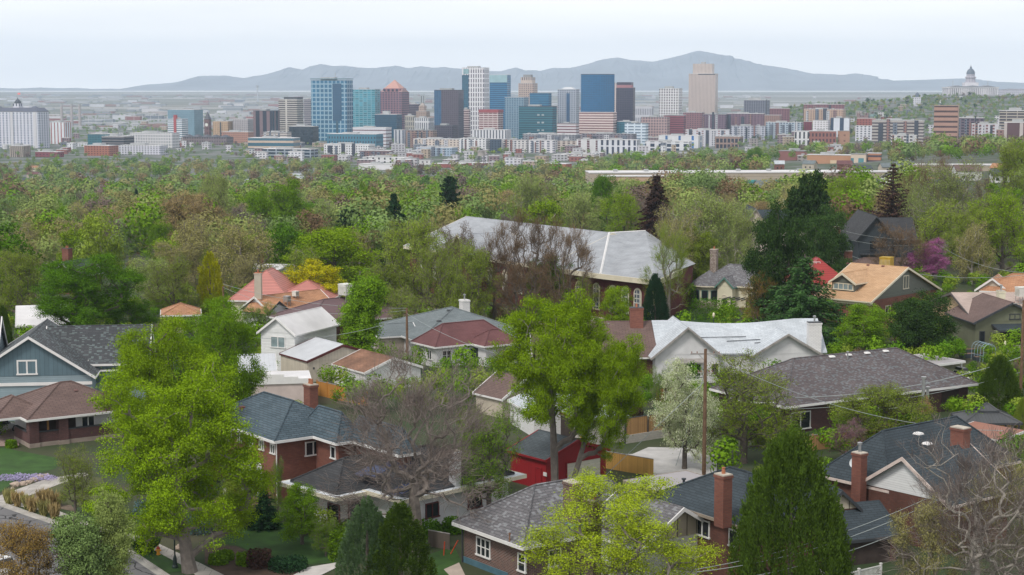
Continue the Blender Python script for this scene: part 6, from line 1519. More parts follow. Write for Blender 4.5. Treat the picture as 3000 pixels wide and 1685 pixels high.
    b.build('wall', fac((24, 104, 150), (0, 80, 126), 4.2, 4, .72, .8, .22, name='f_curved', grough=.35), e); MB().slab([(p[0], p[1], hh + 1.2) for p in pts], 1.2).build('roof', ROOFD, e)
    LT = T('white and maroon striped parking garage at the foot of the curved blue tower', 1456, 1550, 283, 2600, mat=fac((214, 198, 194), (120, 70, 72), 4.4, 40, .42, 1, name='f_garage'), ratio=.35, mech=None, name='parking_garage', cat='building', roof=plain('garage_top', (.60, .50, .49)))
    T('thin cream gridded tower edge behind the curved blue tower', 1536, 1552, 210, 3300, mat=fac((205, 190, 186), (90, 70, 76), 4.4, 5, .55, .5))
    e = T('dark maroon glass tower with pink granite crown', 1548, 1596, 221, 3050, mat=fac((62, 50, 72), (44, 40, 62), 4.4, 5, .8, .85, .2), ratio=.5, roof=plain('pink_granite', (.32, .19, .19)), mech=None); addbox(e, 'crown', -.95, -.9, 1.0, .8, .9, 1.11, fac((165, 112, 118), (60, 50, 70), 18, 60, .35, 1))
    T('white gridded office tower with square dark windows', 1655, 1715, 223, 2950, mat=fac((222, 220, 222), (72, 66, 80), 5.2, 5.0, .62, .5, name='f_grid'), ratio=.8, mech=(.4, .4, 4))
    e = T('pale stone slab tower with stepped wings, tallest right of centre', 1729, 1803, 186, 3250, mat=fac((196, 182, 176), (166, 152, 150), 200, 3.0, 1, .4, .1, name='f_stone'), ratio=.45, mech=None); addbox(e, 'upper_tower', -.72, -.8, 1.0, .72, .9, 1.17, fac((200, 186, 178), (172, 160, 156), 200, 3.0, 1, .4, .1)); addbox(e, 'dark_belt', -.3, -1.03, .985, .98, -1.0, 1.0, ROOFD); addbox(e, 'penthouse', -.15, -.3, 1.17, .15, .3, 1.2, MECH)
    for x_ in (-.35, .1): addbox(e, 'antenna', x_, -.02, 1.17, x_ + .012, .02, 1.27, METAL)
    T('white colonnaded administration building behind the maroon tower', 1596, 1642, 268, 3400, mat=fac((200, 200, 208), (120, 124, 140), 20, 4, .7, .45), name='office_building', cat='building', ratio=.4)
    e = T('grey slab condominium with white roof boxes on the far right of the stone tower', 1868, 1933, 252, 3300, mat=fac((120, 122, 136), (58, 62, 80), 3.3, 5, .6, .6), ratio=.3, mech=(.5, .5, 5), name='apartment_tower')
    addbox(e, 'dark_stair_core', .8, -1.05, 0, .88, -1.0, 1.03, ROOFD)
    # --- capitol
    U = 2433 * VW; d = 4000; x = (U - 1500) / F * d; gz = h(x, d) - 2; e = thing('capitol', 'domed white capitol with long colonnade on the hilltop', 'capitol', (x, d, gz), -.05); CW = 127 * VW * d / F / 2
    zt = lambda v: CAM_Z + (HOR - v * VW) / F * d - gz
    st = fac((222, 220, 226), (140, 138, 152), 30, 4.2, .9, .4, .1, name='f_cap'); stp = plain('capitol_stone', (.68, .67, .70), .8, .1, .05)
    MB().box(-CW, -26, 0, CW, 26, zt(222)).build('colonnade_block', st, e); MB().box(-CW - 1, -27, zt(222), CW + 1, 27, zt(219)).build('cornice', stp, e)
    MB().box(-CW - 2, -29, 0, CW + 2, 29, zt(238)).build('base_terrace', plain('terrace_grey', (.4, .4, .43)), e)
    for k in range(24): MB().lathe([(1.1, zt(238)), (.9, zt(222.5))], 6, -CW + 6 + (2 * CW - 12) * k / 23, -27.6).build('column', stp, e)
    for cx_, hw in ((-CW * .58, CW * .3), (CW * .58, CW * .3), (0, CW * .45)): MB().poly([(cx_ - hw, -28, zt(219)), (cx_ + hw, -28, zt(219)), (cx_, -28, zt(215))]).poly([(cx_ - hw, -28, zt(219)), (cx_, -28, zt(215)), (cx_, 20, zt(215)), (cx_ - hw, 20, zt(219))]).poly([(cx_ + hw, 20, zt(219)), (cx_, 20, zt(215)), (cx_, -28, zt(215)), (cx_ + hw, -28, zt(219))]).build('pediment_roof', plain('cap_roof', (.30, .31, .36)), e)
    dr = 14.5 * VW * d / F; MB().box(-dr * 1.15, -dr * 1.15, zt(219), dr * 1.15, dr * 1.15, zt(208)).build('dome_base', stp, e)
    MB().lathe([(dr * 1.0, zt(209)), (dr, zt(206)), (dr * .82, zt(206)), (dr * .82, zt(197)), (dr * .95, zt(196.5)), (dr * .95, zt(194)), (dr * .72, zt(193)), (dr * .72, zt(187)), (0, zt(187))], 20).build('drum', fac((196, 192, 200), (120, 120, 140), 30, 3, .9, .4), e)
    MB().lathe([(dr * .74 * math.cos(a), zt(187) + (zt(173) - zt(187)) * math.sin(a)) for a in [math.pi / 2 * i / 8 for i in range(8)]] + [(2.2, zt(173)), (2.2, zt(169)), (.8, zt(168)), (.3, zt(164)), (0, zt(163.5))], 20).build('dome', plain('dome_slate', (.12, .15, .2), .5, .1, .1), e)
    for sx in (-1, 1): MB().path([(sx * CW * .68, 0, zt(219)), (sx * CW * .68, 0, zt(203))], .5, 5).build('flagpole', METAL, e)
    e = T('white classical office building right of the capitol', 2499, 2590, 226, 4050, mat=fac((190, 190, 200), (120, 124, 142), 4.5, 4.5, .5, .4), ratio=.3, roof=plain('cap_roof', (.30, .31, .36)), mech=None, name='office_building', cat='building'); pyr(e, 'hip_roof', -.9, -1, 1.0, .9, 1, 1.16, plain('cap_roof', (.30, .31, .36)), .4)
    # --- churches, school towers on the hill
    for u_, lab in ((2150, 'left'), (2180, 'right')):
        pass
    e = T('twin-towered brown stone cathedral', 2150, 2186, 290, 2900, mat=fac((138, 112, 110), (90, 72, 76), 9, 5, .6, .35), name='cathedral', cat='church', ratio=1.2, mech=None, roof=ROOFG)
    for x in (-1, .45): addbox(e, 'bell_tower', x, -1.1, 0, x + .55, -.5, 1.35, fac((142, 116, 112), (90, 72, 76), 12, 6, .5, .35)); [pyr(e, 'pinnacle', x + k * .45, -1.1, 1.35, x + .1 + k * .45, -1.0, 1.5, plain('pinnacle', (.5, .4, .34)), .1) for k in (0, 1)]
    pyr(e, 'copper_roof', .9, -.4, .8, 2.6, .8, 1.18, plain('copper_green', (.16, .25, .25)), .3)
    e = T('small white steepled church on the hillside', 2357, 2363, 268, 3300, mat=plain('steeple_white', (.7, .7, .72)), name='church', cat='church', ratio=1, mech=None); pyr(e, 'steeple', -.5, -.5, 1.0, .5, .5, 1.8, plain('steeple_white', (.7, .7, .72)), .02)
    e = T('white mansion with small dome below the capitol', 2290, 2312, 245, 3700, mat=fac((205, 205, 212), (100, 104, 120), 4, 4, .5, .4), name='mansion', cat='building', mech=None); b = MB(); b.lathe([(4, e['_h']), (4, e['_h'] + 6), (3, e['_h'] + 9), (0, e['_h'] + 11)], 12); b.build('dome', plain('dome_slate', (.12, .15, .2)), e)
    T('tan concrete office tower with dark ribbon windows below the capitol', 2343, 2408, 266, 2100, mat=fac((172, 136, 122), (84, 60, 62), 6.2, 60, .38, 1, name='f_tan'), side=plain('tan_side', (.40, .27, .22)), ratio=.55, mech=None, roof=plain('tan_roof', (.48, .36, .28)))
    T('grey balcony apartment tower at the right edge', 2509, 2600, 279, 2000, mat=fac((168, 160, 152), (60, 58, 70), 3.4, 12, .55, .92, name='f_bal'), ratio=.3, name='apartment_tower')
    T('brown brick apartment tower with white pier stripes, right edge', 2521, 2600, 309, 1550, mat=fac((96, 70, 76), (190, 180, 178), 60, 16, 1, .22, name='f_pier'), ratio=.35, name='apartment_tower')
    T('low brick wing left of the white-piered apartment tower', 2501, 2522, 326, 1560, mat=fac((150, 120, 116), (90, 70, 72), 3.4, 4, .45, .5), name='apartment_block', cat='building')
    # --- smaller blocks: (label, u0, u1, vt, vb/d, wall, glass, fh, bw, wh, ww, ratio)
    W_ = (212, 212, 220); G_ = (74, 82, 100)
    L = [('white stepped-back block behind the teal hotel', 889, 986, 321, 2500, W_, (120, 90, 96), 6, 60, .3, 1, .4),
     ('teal hotel block with brown window slots', 824, 965, 337, 2350, (58, 118, 142), (60, 60, 74), 7, 5, .5, .4, .35),
     ('white apartment block peppered with dark windows', 816, 945, 363, 2150, (222, 222, 226), (50, 54, 66), 3.6, 4, .5, .42, .3),
     ('glass library with curved beige wall', 628, 755, 347, 2350, (196, 176, 160), (50, 100, 120), 9, 60, .6, 1, .45),
     ('long dark glass office with white roof edge near the library', 655, 802, 375, 2100, (150, 160, 172), (24, 44, 62), 5, 14, .62, .85, .3),
     ('white-railed parking deck near the library', 665, 735, 333, 2550, (206, 198, 194), (120, 110, 110), 4, 60, .45, 1, .4),
     ('brown apartment block with recessed balconies', 1022, 1100, 328, 2500, (150, 126, 116), (84, 66, 70), 4, 7, .5, .5, .4),
     ('pale grey slab with strips left of the brown balcony block', 992, 1022, 327, 2550, (200, 202, 210), (70, 84, 104), 60, 7, 1, .35, .4),
     ('white vertical-striped apartment block below the garage', 1190, 1285, 327, 2450, (216, 216, 222), (80, 84, 98), 18, 5.5, .9, .4, .35),
     ('cream apartment row in front of the purple tower', 1040, 1170, 350, 2300, (206, 194, 184), (96, 84, 86), 3.8, 6, .5, .4, .3),
     ('pale blue-grey long apartment block with sawtooth roof', 1048, 1152, 371, 2120, (160, 178, 196), (70, 90, 112), 3.5, 4.5, .5, .45, .35),
     ('white apartment block with charcoal corner', 1155, 1232, 349, 2250, (222, 222, 226), (70, 76, 92), 3.5, 6, .5, .4, .4),
     ('charcoal blue apartment wing between white blocks', 1232, 1262, 350, 2240, (62, 78, 98), (40, 50, 66), 3.5, 5, .5, .5, .5),
     ('white and grey mixed apartment block, centre', 1264, 1330, 352, 2250, (214, 210, 210), (86, 86, 98), 3.5, 6, .5, .45, .4),
     ('white apartment block with grey bays, centre right', 1330, 1402, 353, 2230, (218, 216, 220), (98, 100, 116), 3.5, 9, .62, .5, .4),
     ('cream and brown apartment block right of the white ones', 1402, 1456, 354, 2260, (200, 188, 180), (92, 72, 74), 3.5, 8, .6, .5, .4),
     ('white block with maroon stair tower', 1450, 1508, 351, 2200, (216, 214, 218), (100, 50, 60), 3.5, 14, .8, .3, .4),
     ('big white apartment block with black balcony columns', 1503, 1610, 352, 2150, (212, 214, 222), (50, 56, 78), 14, 8.5, .85, .42, .35),
     ('grey row of apartments below the dark teal office', 1315, 1460, 338, 2400, (132, 134, 142), (76, 76, 88), 3.5, 6, .5, .5, .25),
     ('grey row of apartments below the striped garage', 1462, 1600, 337, 2400, (126, 122, 132), (72, 66, 80), 3.5, 6, .5, .5, .25),
     ('white striped parking deck left of the big striped garage', 1401, 1456, 311, 2550, (204, 200, 204), (120, 70, 76), 5, 60, .4, 1, .4),
     ('pale blue-white stepped hospital block', 1570, 1630, 310, 2450, (210, 222, 234), (120, 140, 160), 5, 12, .45, .8, .5),
     ('teal glass wing behind the pale hospital block', 1550, 1606, 306, 2600, (30, 110, 130), (16, 84, 106), 4, 4, .8, .8, .5),
     ('pink-grey block with large square windows', 1611, 1684, 295, 2650, (178, 150, 148), (96, 82, 94), 5, 5, .6, .55, .5),
     ('maroon layered parking garage below the white gridded tower', 1667, 1724, 290, 2700, (142, 72, 84), (84, 44, 58), 4, 60, .45, 1, .5),
     ('white block with bright blue end walls', 1656, 1766, 341, 2300, (216, 216, 220), (60, 110, 170), 14, 22, .8, .18, .35),
     ('navy and white modern apartment block', 1622, 1739, 356, 2180, (220, 220, 226), (38, 52, 76), 7, 13, .7, .5, .3),
     ('white apartments with peach accents', 1722, 1835, 327, 2400, (206, 206, 214), (150, 110, 108), 3.6, 9, .5, .35, .3),
     ('grey-white apartment row far right of centre', 1836, 1924, 317, 2500, (186, 188, 200), (104, 108, 128), 3.6, 6, .6, .5, .3),
     ('dark-windowed brown pavilion with flat overhanging roof', 1796, 1869, 343, 2250, (150, 126, 116), (34, 36, 52), 9, 6, .7, .7, .6),
     ('layered white parking structure with orange drum', 1409, 1507, 388, 1900, (206, 196, 192), (110, 90, 90), 4.2, 60, .5, 1, .4),
     ('white low clinic block with grey stair tower', 1683, 1770, 388, 1850, (206, 208, 216), (70, 76, 92), 6, 14, .4, .5, .5),
     ('white block with black openings right of the clinic', 1770, 1843, 390, 1850, (214, 214, 220), (50, 52, 66), 6, 12, .5, .5, .5),
     ('brown brick apartments with gabled bays', 1826, 1922, 286, 2800, (118, 88, 102), (86, 66, 84), 3.6, 6, .5, .5, .3),
     ('dark purple brick offices below the stone tower', 1765, 1828, 288, 2800, (116, 92, 108), (70, 60, 80), 4, 5, .5, .5, .4),
     ('reddish block with flat roof left of the stone tower base', 1716, 1770, 283, 2900, (140, 96, 102), (88, 68, 80), 4, 5, .5, .5, .5),
     ('tan apartment row below the red-roofed blocks', 2020, 2122, 275, 2850, (186, 158, 138), (120, 96, 92), 3.6, 5, .5, .45, .3),
     ('red-brown apartment row on the slope', 2017, 2120, 263, 3000, (132, 82, 88), (92, 62, 74), 3.6, 6, .5, .5, .25),
     ('brown flat-roofed block among trees', 1920, 1963, 290, 2700, (150, 118, 108), (100, 78, 78), 3.6, 4, .5, .5, .4),
     ('red-roofed brown block left of the tan row', 1932, 1984, 273, 2900, (128, 84, 92), (88, 62, 74), 3.6, 5, .5, .5, .4),
     ('white and grey apartment complex with steep little roofs', 1924, 2016, 308, 2500, (176, 188, 200), (84, 100, 122), 3.6, 5, .6, .55, .3),
     ('tall white balcony block, right of centre', 2041, 2085, 303, 2450, (222, 220, 224), (130, 122, 130), 3.6, 5, .4, .5, .5),
     ('white block with navy corner panels', 2085, 2136, 297, 2430, (216, 220, 230), (44, 62, 88), 30, 17, 1, .4, .5),
     ('maroon mixed-use block between white blocks', 2018, 2040, 306, 2500, (120, 38, 56), (80, 34, 48), 3.6, 4, .5, .4, .5),
     ('red brick block beside the long parking deck', 2151, 2200, 298, 2500, (150, 82, 72), (100, 56, 56), 4, 5, .5, .4, .4),
     ('long pale curved parking deck', 2191, 2320, 303, 2400, (178, 172, 168), (90, 80, 86), 4.4, 60, .5, 1, .25),
     ('teal glass office block with dark mullions', 2196, 2252, 315, 2150, (22, 84, 104), (14, 66, 88), 4, 4, .8, .75, .6),
     ('white apartments left of the teal office block', 2148, 2197, 317, 2200, (214, 214, 220), (70, 74, 92), 3.6, 6, .5, .45, .5),
     ('small white motel block in front of the teal office', 2238, 2304, 341, 1950, (210, 208, 210), (90, 84, 92), 3.6, 7, .5, .5, .4),
     ('white slotted block beside the brick theatre', 1995, 2042, 330, 2050, (222, 222, 226), (50, 52, 64), 12, 6, .8, .4, .5),
     ('brick school hall with dark window bands', 2031, 2103, 330, 2000, (146, 94, 84), (78, 52, 60), 8, 5, .6, .5, .5),
     ('tan gabled hall joined to the brick school hall', 2103, 2136, 330, 2000, (176, 134, 110), (140, 100, 86), 8, 9, .3, .3, .7),
     ('dark apartments right of the tan tower', 2408, 2470, 297, 2200, (110, 96, 108), (60, 56, 72), 3.6, 6, .6, .6, .3),
     ('white apartments with brick accents right of the tan tower', 2440, 2512, 312, 2100, (204, 202, 208), (130, 84, 88), 3.6, 8, .6, .3, .3),
     ('dark red plain-walled warehouse', 1956, 2052, 380, 1650, (140, 92, 88), (120, 78, 76), 30, 60, .1, .1, .5),
     ('orange-tan high school with white roof', 2029, 2150, 390, 1500, (184, 138, 108), (200, 176, 150), 9, 40, .5, .5, .3),
     ('high school wing with big teal windows', 2138, 2182, 388, 1480, (206, 190, 172), (80, 130, 140), 9, 10, .6, .55, .6),
     ('brick high school wing with ribbon windows', 2180, 2217, 386, 1480, (184, 128, 98), (80, 70, 80), 5, 40, .4, 1, .6),
     ('brick pavilion with dark roof and dormers near the white rows', 907, 990, 379, 2050, (120, 96, 100), (60, 60, 76), 4, 6, .5, .5, .4),
     ('long white townhouse row with black balconies', 912, 1038, 396, 1900, (222, 220, 224), (60, 56, 64), 5, 9, .6, .3, .3),
     ('low white flat-roofed store, centre', 903, 1010, 413, 1720, (224, 222, 226), (190, 186, 190), 9, 30, .2, .2, .4),
     ('low white-roofed brick store left of the blue hall', 1090, 1172, 412, 1750, (150, 84, 80), (110, 60, 62), 5, 9, .4, .4, .5),
     ('brick warehouse behind the water tower', 1130, 1232, 410, 1800, (146, 80, 76), (96, 52, 58), 4, 5, .5, .4, .3),
     ('red gabled brick shop left of the church hall trees', 1360, 1438, 412, 1500, (172, 92, 76), (130, 64, 58), 9, 30, .3, .3, .6),
     ('cream townhouse row low at the centre right', 1040, 1090, 402, 1850, (214, 212, 214), (120, 116, 122), 4, 6, .5, .4, .4)]
    for (lab, u0, u1, vt, dd, wc, gc, fh, bw, wh, ww, ra) in L:
        e = bld(lab, u0, u1, vt, dd, mat=fac(wc, gc, fh, bw, wh, ww), name='city_block', cat='building', ratio=ra, mech=(.3, .4, 2.2) if (u1 - u0) > 50 else None, roof=ROOFW if rnd.random() < .8 else ROOFG, th=rnd.choice([TH, TH, -.2, -.42]))
        if u1 - u0 > 60 and fh < 5:
            for k in range(rnd.randint(3, 5)): x = -.95 + 1.8 * (k + rnd.random() * .6) / 5; addbox(e, 'projecting_bay', x, -1.12, 0, x + rnd.uniform(.08, .2), -1.0, rnd.uniform(.85, 1.1), fac([(60, 64, 76), (196, 196, 202), (140, 104, 98), (112, 120, 134)][rnd.randrange(4)], (60, 66, 84), 3.5, 4, .55, .5))
            for k in range(3): x = -.9 + .65 * k + rnd.random() * .2; addbox(e, 'rooftop_unit', x, -.5, 1.0, x + .08, -.1, 1.0 + 2.2 / e['_h'], MECH)
    # dark blue hall, water tower, warehouses
    e = bld('long dark blue gabled hall with white end gables', 1167, 1243, 428, 1450, mat=fac((190, 186, 180), (150, 140, 140), 6, 6, .3, .3), name='hall', cat='building', mech=None, roof=ROOFD, ratio=.3, th=-.1); pyr(e, 'gable_roof', -1.03, -1.1, 1.0, 1.03, 1.1, 1 + 5.5 / e['_h'], plain('hall_blue', (.035, .07, .12)), .15)
    d = 2080; x = (1211 * VW - 1500) / F * d; gz = h(x, d); e = thing('water_tower', 'lattice-legged water tower with black conical roof', 'water tower', (x, d, gz)); zt = lambda v: CAM_Z + (HOR - v * VW) / F * d - gz
    MB().lathe([(4.4, zt(391)), (4.4, zt(379)), (5.2, zt(379)), (0, zt(373))], 14).build('tank', plain('tank_grey', (.42, .38, .36)), e); MB().lathe([(5.3, zt(379.3)), (0, zt(372.6))], 14).build('cone_roof', ROOFD, e)
    for a in range(4):
        c_, s2 = math.cos(a * math.pi / 2 + .6), math.sin(a * math.pi / 2 + .6); MB().path([(7 * c_, 7 * s2, 0), (4 * c_, 4 * s2, zt(391))], .4, 5).build('leg', ROOFD, e)
    for v_ in (398, 406, 414): MB().lathe([(5.2, zt(v_)), (5.2, zt(v_ - .6))], 8).build('brace_ring', ROOFD, e)
    tanw = fac((178, 164, 148), (160, 148, 134), 3, 40, .12, 1, name='f_ware')
    e = bld('vast low tan distribution warehouse with white roof', 1474, 2126, 433, 1100, mat=tanw, name='warehouse', cat='warehouse', ratio=.16, mech=None, th=.06, parapet=1)
    for k in range(5): addbox(e, 'teal_window', .1 + k * .11, -1.05, .15, .18 + k * .11, -1.0, .62, fac((80, 130, 130), (70, 150, 150), 3, 2.5, .8, .8))
    for k in range(7): addbox(e, 'rooftop_unit', -.8 + k * .24, -.2, 1.0, -.77 + k * .24, .1, 1.18, MECH)
    bld('lower white-roofed wing with peach wall in front of the warehouse', 1515, 1708, 444, 1010, mat=fac((190, 160, 136), (176, 148, 126), 30, 30, .1, .1), name='warehouse', cat='warehouse', ratio=.2, mech=None, th=.05)
    bld('low white-roofed annex at the left end of the warehouse', 1392, 1500, 464, 950, mat=tanw, name='warehouse', cat='warehouse', ratio=.4, mech=(.1, .2, 1), th=.05)
    bld('low white roof right of the vast warehouse', 2128, 2310, 452, 1000, mat=tanw, name='warehouse', cat='warehouse', ratio=.3, mech=None, th=.05)
    bld('long low white roof at the right edge beyond the trees', 2300, 2620, 455, 980, mat=tanw, name='warehouse', cat='warehouse', ratio=.15, mech=None, th=-.05)
    # smokestacks, airport tower
    for i, u_ in enumerate((161, 186, 206)):
        d = 4300; x = (u_ * VW - 1500) / F * d; gz = h(x, d); top = CAM_Z + ray(u_ * VW, 262 * VW)[2] * d - gz; e = thing('smokestack', ['leftmost', 'middle', 'rightmost'][i] + ' of the three tall pale smokestacks', 'smokestack', (x, d, gz), 0, 'power plant smokestacks')
        MB().lathe([(4.2, 0), (3.0, top), (2.2, top), (2.2, top - 5)], 12).build('shaft', plain('stack_pale', (.42, .38, .38)), e); MB().lathe([(3.2, top - 4), (3.15, top - 1)], 12).build('cap_ring', MECH, e)
    d = 9500; x = (652 * VW - 1500) / F * d; gz = h(x, d); zt = lambda v: CAM_Z + (HOR - v * VW) / F * d - gz; e = thing('control_tower', 'distant airport control tower standing on the plain', 'control tower', (x, d, gz)); MB().lathe([(4.5, 0), (3.5, zt(221)), (7, zt(219)), (7, zt(216.5)), (0, zt(214))], 12).build('shaft', plain('tower_pale', (.5, .52, .56)), e); MB().lathe([(6.5, zt(218)), (7.5, zt(216))], 12).build('cab_glass', GLASS, e)
city()
# landmarks for the automatic labels
LM += [('grand white hotel', 60, 320), ('teal glass box', 264, 350), ('orange-brick apartments', 258, 375), ('glass courthouse cube', 470, 300), ('clock tower', 526, 310), ('plum-brown tower', 673, 300), ('black glass cube', 766, 338), ('gridded teal tower', 838, 260),
 ('copper pyramid tower', 995, 260), ('purple apartment tower', 1130, 280), ('tallest white tower', 1198, 240), ('dark teal office', 1352, 300), ('curved blue tower', 1502, 230), ('striped parking garage', 1503, 305), ('white gridded tower', 1685, 255), ('pale stone tower', 1766, 220),
 ('grey condominium', 1900, 262), ('domed capitol', 2433, 220), ('tan ribbon-window tower', 2375, 300), ('white-piered brick tower', 2550, 340), ('twin-towered cathedral', 2168, 280), ('teal office block', 2224, 330), ('water tower', 1211, 395), ('dark blue hall', 1205, 425),
 ('long tan warehouse', 1850, 440), ('brick high school', 2120, 398), ('church hall roof', 1550, 600), ('golden cypress', 530, 700), ('dark green maple', 220, 740), ('yellow flowering tree', 790, 700), ('red tiled roof', 700, 745), ('white clapboard house', 640, 860), ('blue gabled house', 100, 890),
 ('brick-porch bungalow', 120, 1040), ('big green maple', 400, 1150), ('blue-roofed brick house', 760, 1080), ('bare centre tree', 1000, 1080), ('solar-panel bungalow', 1000, 1200), ('mixed-brick bungalow', 1380, 1330), ('red barn garage', 1360, 1150), ('central maple', 1400, 900), ('stone-bay cottage', 1790, 730),
 ('tall dark pine', 1950, 620), ('black gabled house', 2220, 590), ('magenta blossom', 2330, 640), ('tan roofed house', 2200, 710), ('peach bungalow', 2390, 790), ('white cottage', 1850, 880), ('plum-grey roof', 2200, 950), ('dark-roofed lower right house', 2250, 1150), ('large juniper', 1980, 1260), ('bare tree thicket', 2400, 1250), ('smokestacks', 186, 290), ('salmon roof', 650, 740)]

# --- fillers seen only as small pale boxes between the trees and towers
g2 = random.Random(11)
PAL = [((214, 212, 216), (90, 92, 106)), ((200, 198, 204), (110, 104, 112)), ((168, 160, 158), (96, 90, 96)), ((150, 96, 90), (96, 60, 62)), ((178, 160, 142), (110, 96, 92)), ((120, 126, 140), (70, 76, 92)), ((222, 222, 228), (130, 132, 144)), ((140, 120, 124), (80, 72, 84))]
NMS = ['small white block', 'small pale grey block', 'small taupe block', 'small brick block', 'small tan block', 'small slate-grey block', 'small bright white block', 'small mauve-brown block']
def fillers():
    n_ = 0
    zones = [(0, 730, 312, 388, 84, 10, 30), (560, 1100, 340, 412, 62, 12, 40), (1000, 1720, 340, 420, 84, 12, 40), (1640, 2200, 320, 405, 46, 12, 36), (2100, 2520, 300, 400, 18, 10, 36), (2150, 2576, 246, 300, 12, 8, 18), (900, 1400, 385, 425, 14, 14, 46)]
    for (a, b, v0, v1, cnt, w0, w1) in zones:
        for _ in range(cnt):
            u = g2.uniform(a, b); vb = g2.uniform(v0, v1); wv = g2.uniform(w0, w1) ; P = hit(u * VW, vb * VW)
            hv = g2.choice([5, 7, 8, 10, 13]) / P.y * F / VW
            k = g2.randrange(len(PAL)); W, G = PAL[k]
            e = bld(None, u - wv / 2, u + wv / 2, vb - hv, P.y, mat=fac(W, G, 3.6, 5, .5, .5), name='low_building', cat='low building', ratio=g2.uniform(.4, .9), mech=(.25, .3, 1.8) if wv > 24 else None, roof=ROOFW if g2.random() < .75 else ROOFG, group='low blocks between the towers', look=NMS[k], th=g2.choice([TH, TH, .3, -.1]))
    for _ in range(150):      # industrial plain
        u = g2.uniform(0, 1500) if g2.random() < .75 else g2.uniform(1500, 2330); d = 10 ** g2.uniform(math.log10(4400), math.log10(11500)); wv = g2.uniform(10, 60) * 4500 / d * 1.2
        v = (HOR + F * (CAM_Z - h(0, d)) / d) / VW; hv = g2.uniform(7, 13) / d * F / VW; k = g2.choice([0, 1, 2, 5, 6, 6, 1, 3])
        bld(None, u - wv / 2, u + wv / 2, v - hv, d, mat=plain('far_%d' % k, sc3(lin(PAL[k][0]), .9), .8, .1, .02), name='distant_shed', cat='shed', ratio=.4, mech=None, roof=ROOFW, group='industrial sheds on the plain', look=NMS[k].replace('block', 'industrial shed'), th=g2.uniform(-.2, .1))
    b = MB(); r5 = random.Random(3)      # past the sheds one can tell apart: the rest of the yards
    for _ in range(650):
        d = 10 ** r5.uniform(math.log10(4200), math.log10(13000)); x = r5.uniform(-.33, .15) * d; z = h(x, d); a, c, hh = r5.uniform(10, 60), r5.uniform(10, 30), r5.uniform(5, 10); b.frust(x, d, z - 1, z + hh, a, c, a, c, r5.choice([0, 0, 0, 1, 2]))
    o = b.build('far_sheds', [plain('far_white', (.44, .44, .45)), plain('far_brick', (.30, .17, .15)), plain('far_grey', (.26, .28, .31))]); o['kind'] = 'stuff'; o['label'] = 'scatter of tiny industrial buildings over the far plain'
    RF = [('white', 'white roof'), ('grey', 'grey roof'), ('brown', 'brown roof'), ('slate', 'dark slate roof'), ('orange', 'orange-brown roof'), ('maroon', 'maroon roof')]
    for _ in range(70):      # houses in the woods below downtown
        u = g2.choice([g2.uniform(0, 1200), g2.uniform(0, 1100), g2.uniform(1900, 2576)]); vb = g2.uniform(425, 545); P = hit(u * VW, vb * VW); rm, rt = g2.choice(RF); wl = g2.choice(['white', 'brick', 'beige', 'cream'])
        w_, dp = g2.uniform(9, 15), g2.uniform(8, 11); e = thing('house', None, 'house', P, g2.uniform(-.6, .6), 'houses in the far woods')
        L, W, ze, r_ = w_, dp, g2.uniform(3.4, 6), g2.uniform(2, 3.2)
        MB().box(.4, .4, -2, L - .4, W - .4, ze).build('wall', WL[wl], e)
        rb = MB(); A, B, C, D = (0, 0, ze), (L, 0, ze), (L, W, ze), (0, W, ze); E, G = (0, W / 2, ze + r_), (L, W / 2, ze + r_)
        rb.slab([A, B, G, E], .2); rb.slab([E, G, C, D], .2); rb.build('roof', SH[rm], e); gb = MB(); gb.poly([(.38, .4, ze), (.38, W - .4, ze), (.38, W / 2, ze + r_ - .25)]); gb.poly([(L - .38, .4, ze), (L - .38, W - .4, ze), (L - .38, W / 2, ze + r_ - .25)]); gb.build('gable', WL[wl], e)
        for t in (.25, .6): MB().box(L * t, .33, 1.2, L * t + 1.4, .42, 2.6).build('window', GLASS, e)
        FOOT.append((P.x + 5, P.y + 4, 9)); auto(e, {'white': 'white', 'brick': 'brick', 'beige': 'beige', 'cream': 'cream'}[wl] + ' house with ' + rt, u, vb)
    for (a, b, v) in ((200, 460, 316),):
        for k in range(14):  # light masts of the yards left of downtown
            u = a + (b - a) * k / 13 + g2.uniform(-4, 4); P = hit(u * VW, (v + g2.uniform(-8, 8)) * VW); e = thing('light_mast', None, 'light mast', P, 0, 'tall light masts over the yards'); MB().path([(0, 0, 0), (0, 0, 26)], [.7, .4], 5).build('shaft', plain('mast', (.6, .6, .62)), e); auto(e, 'tall pale light mast', u, v)
fillers()

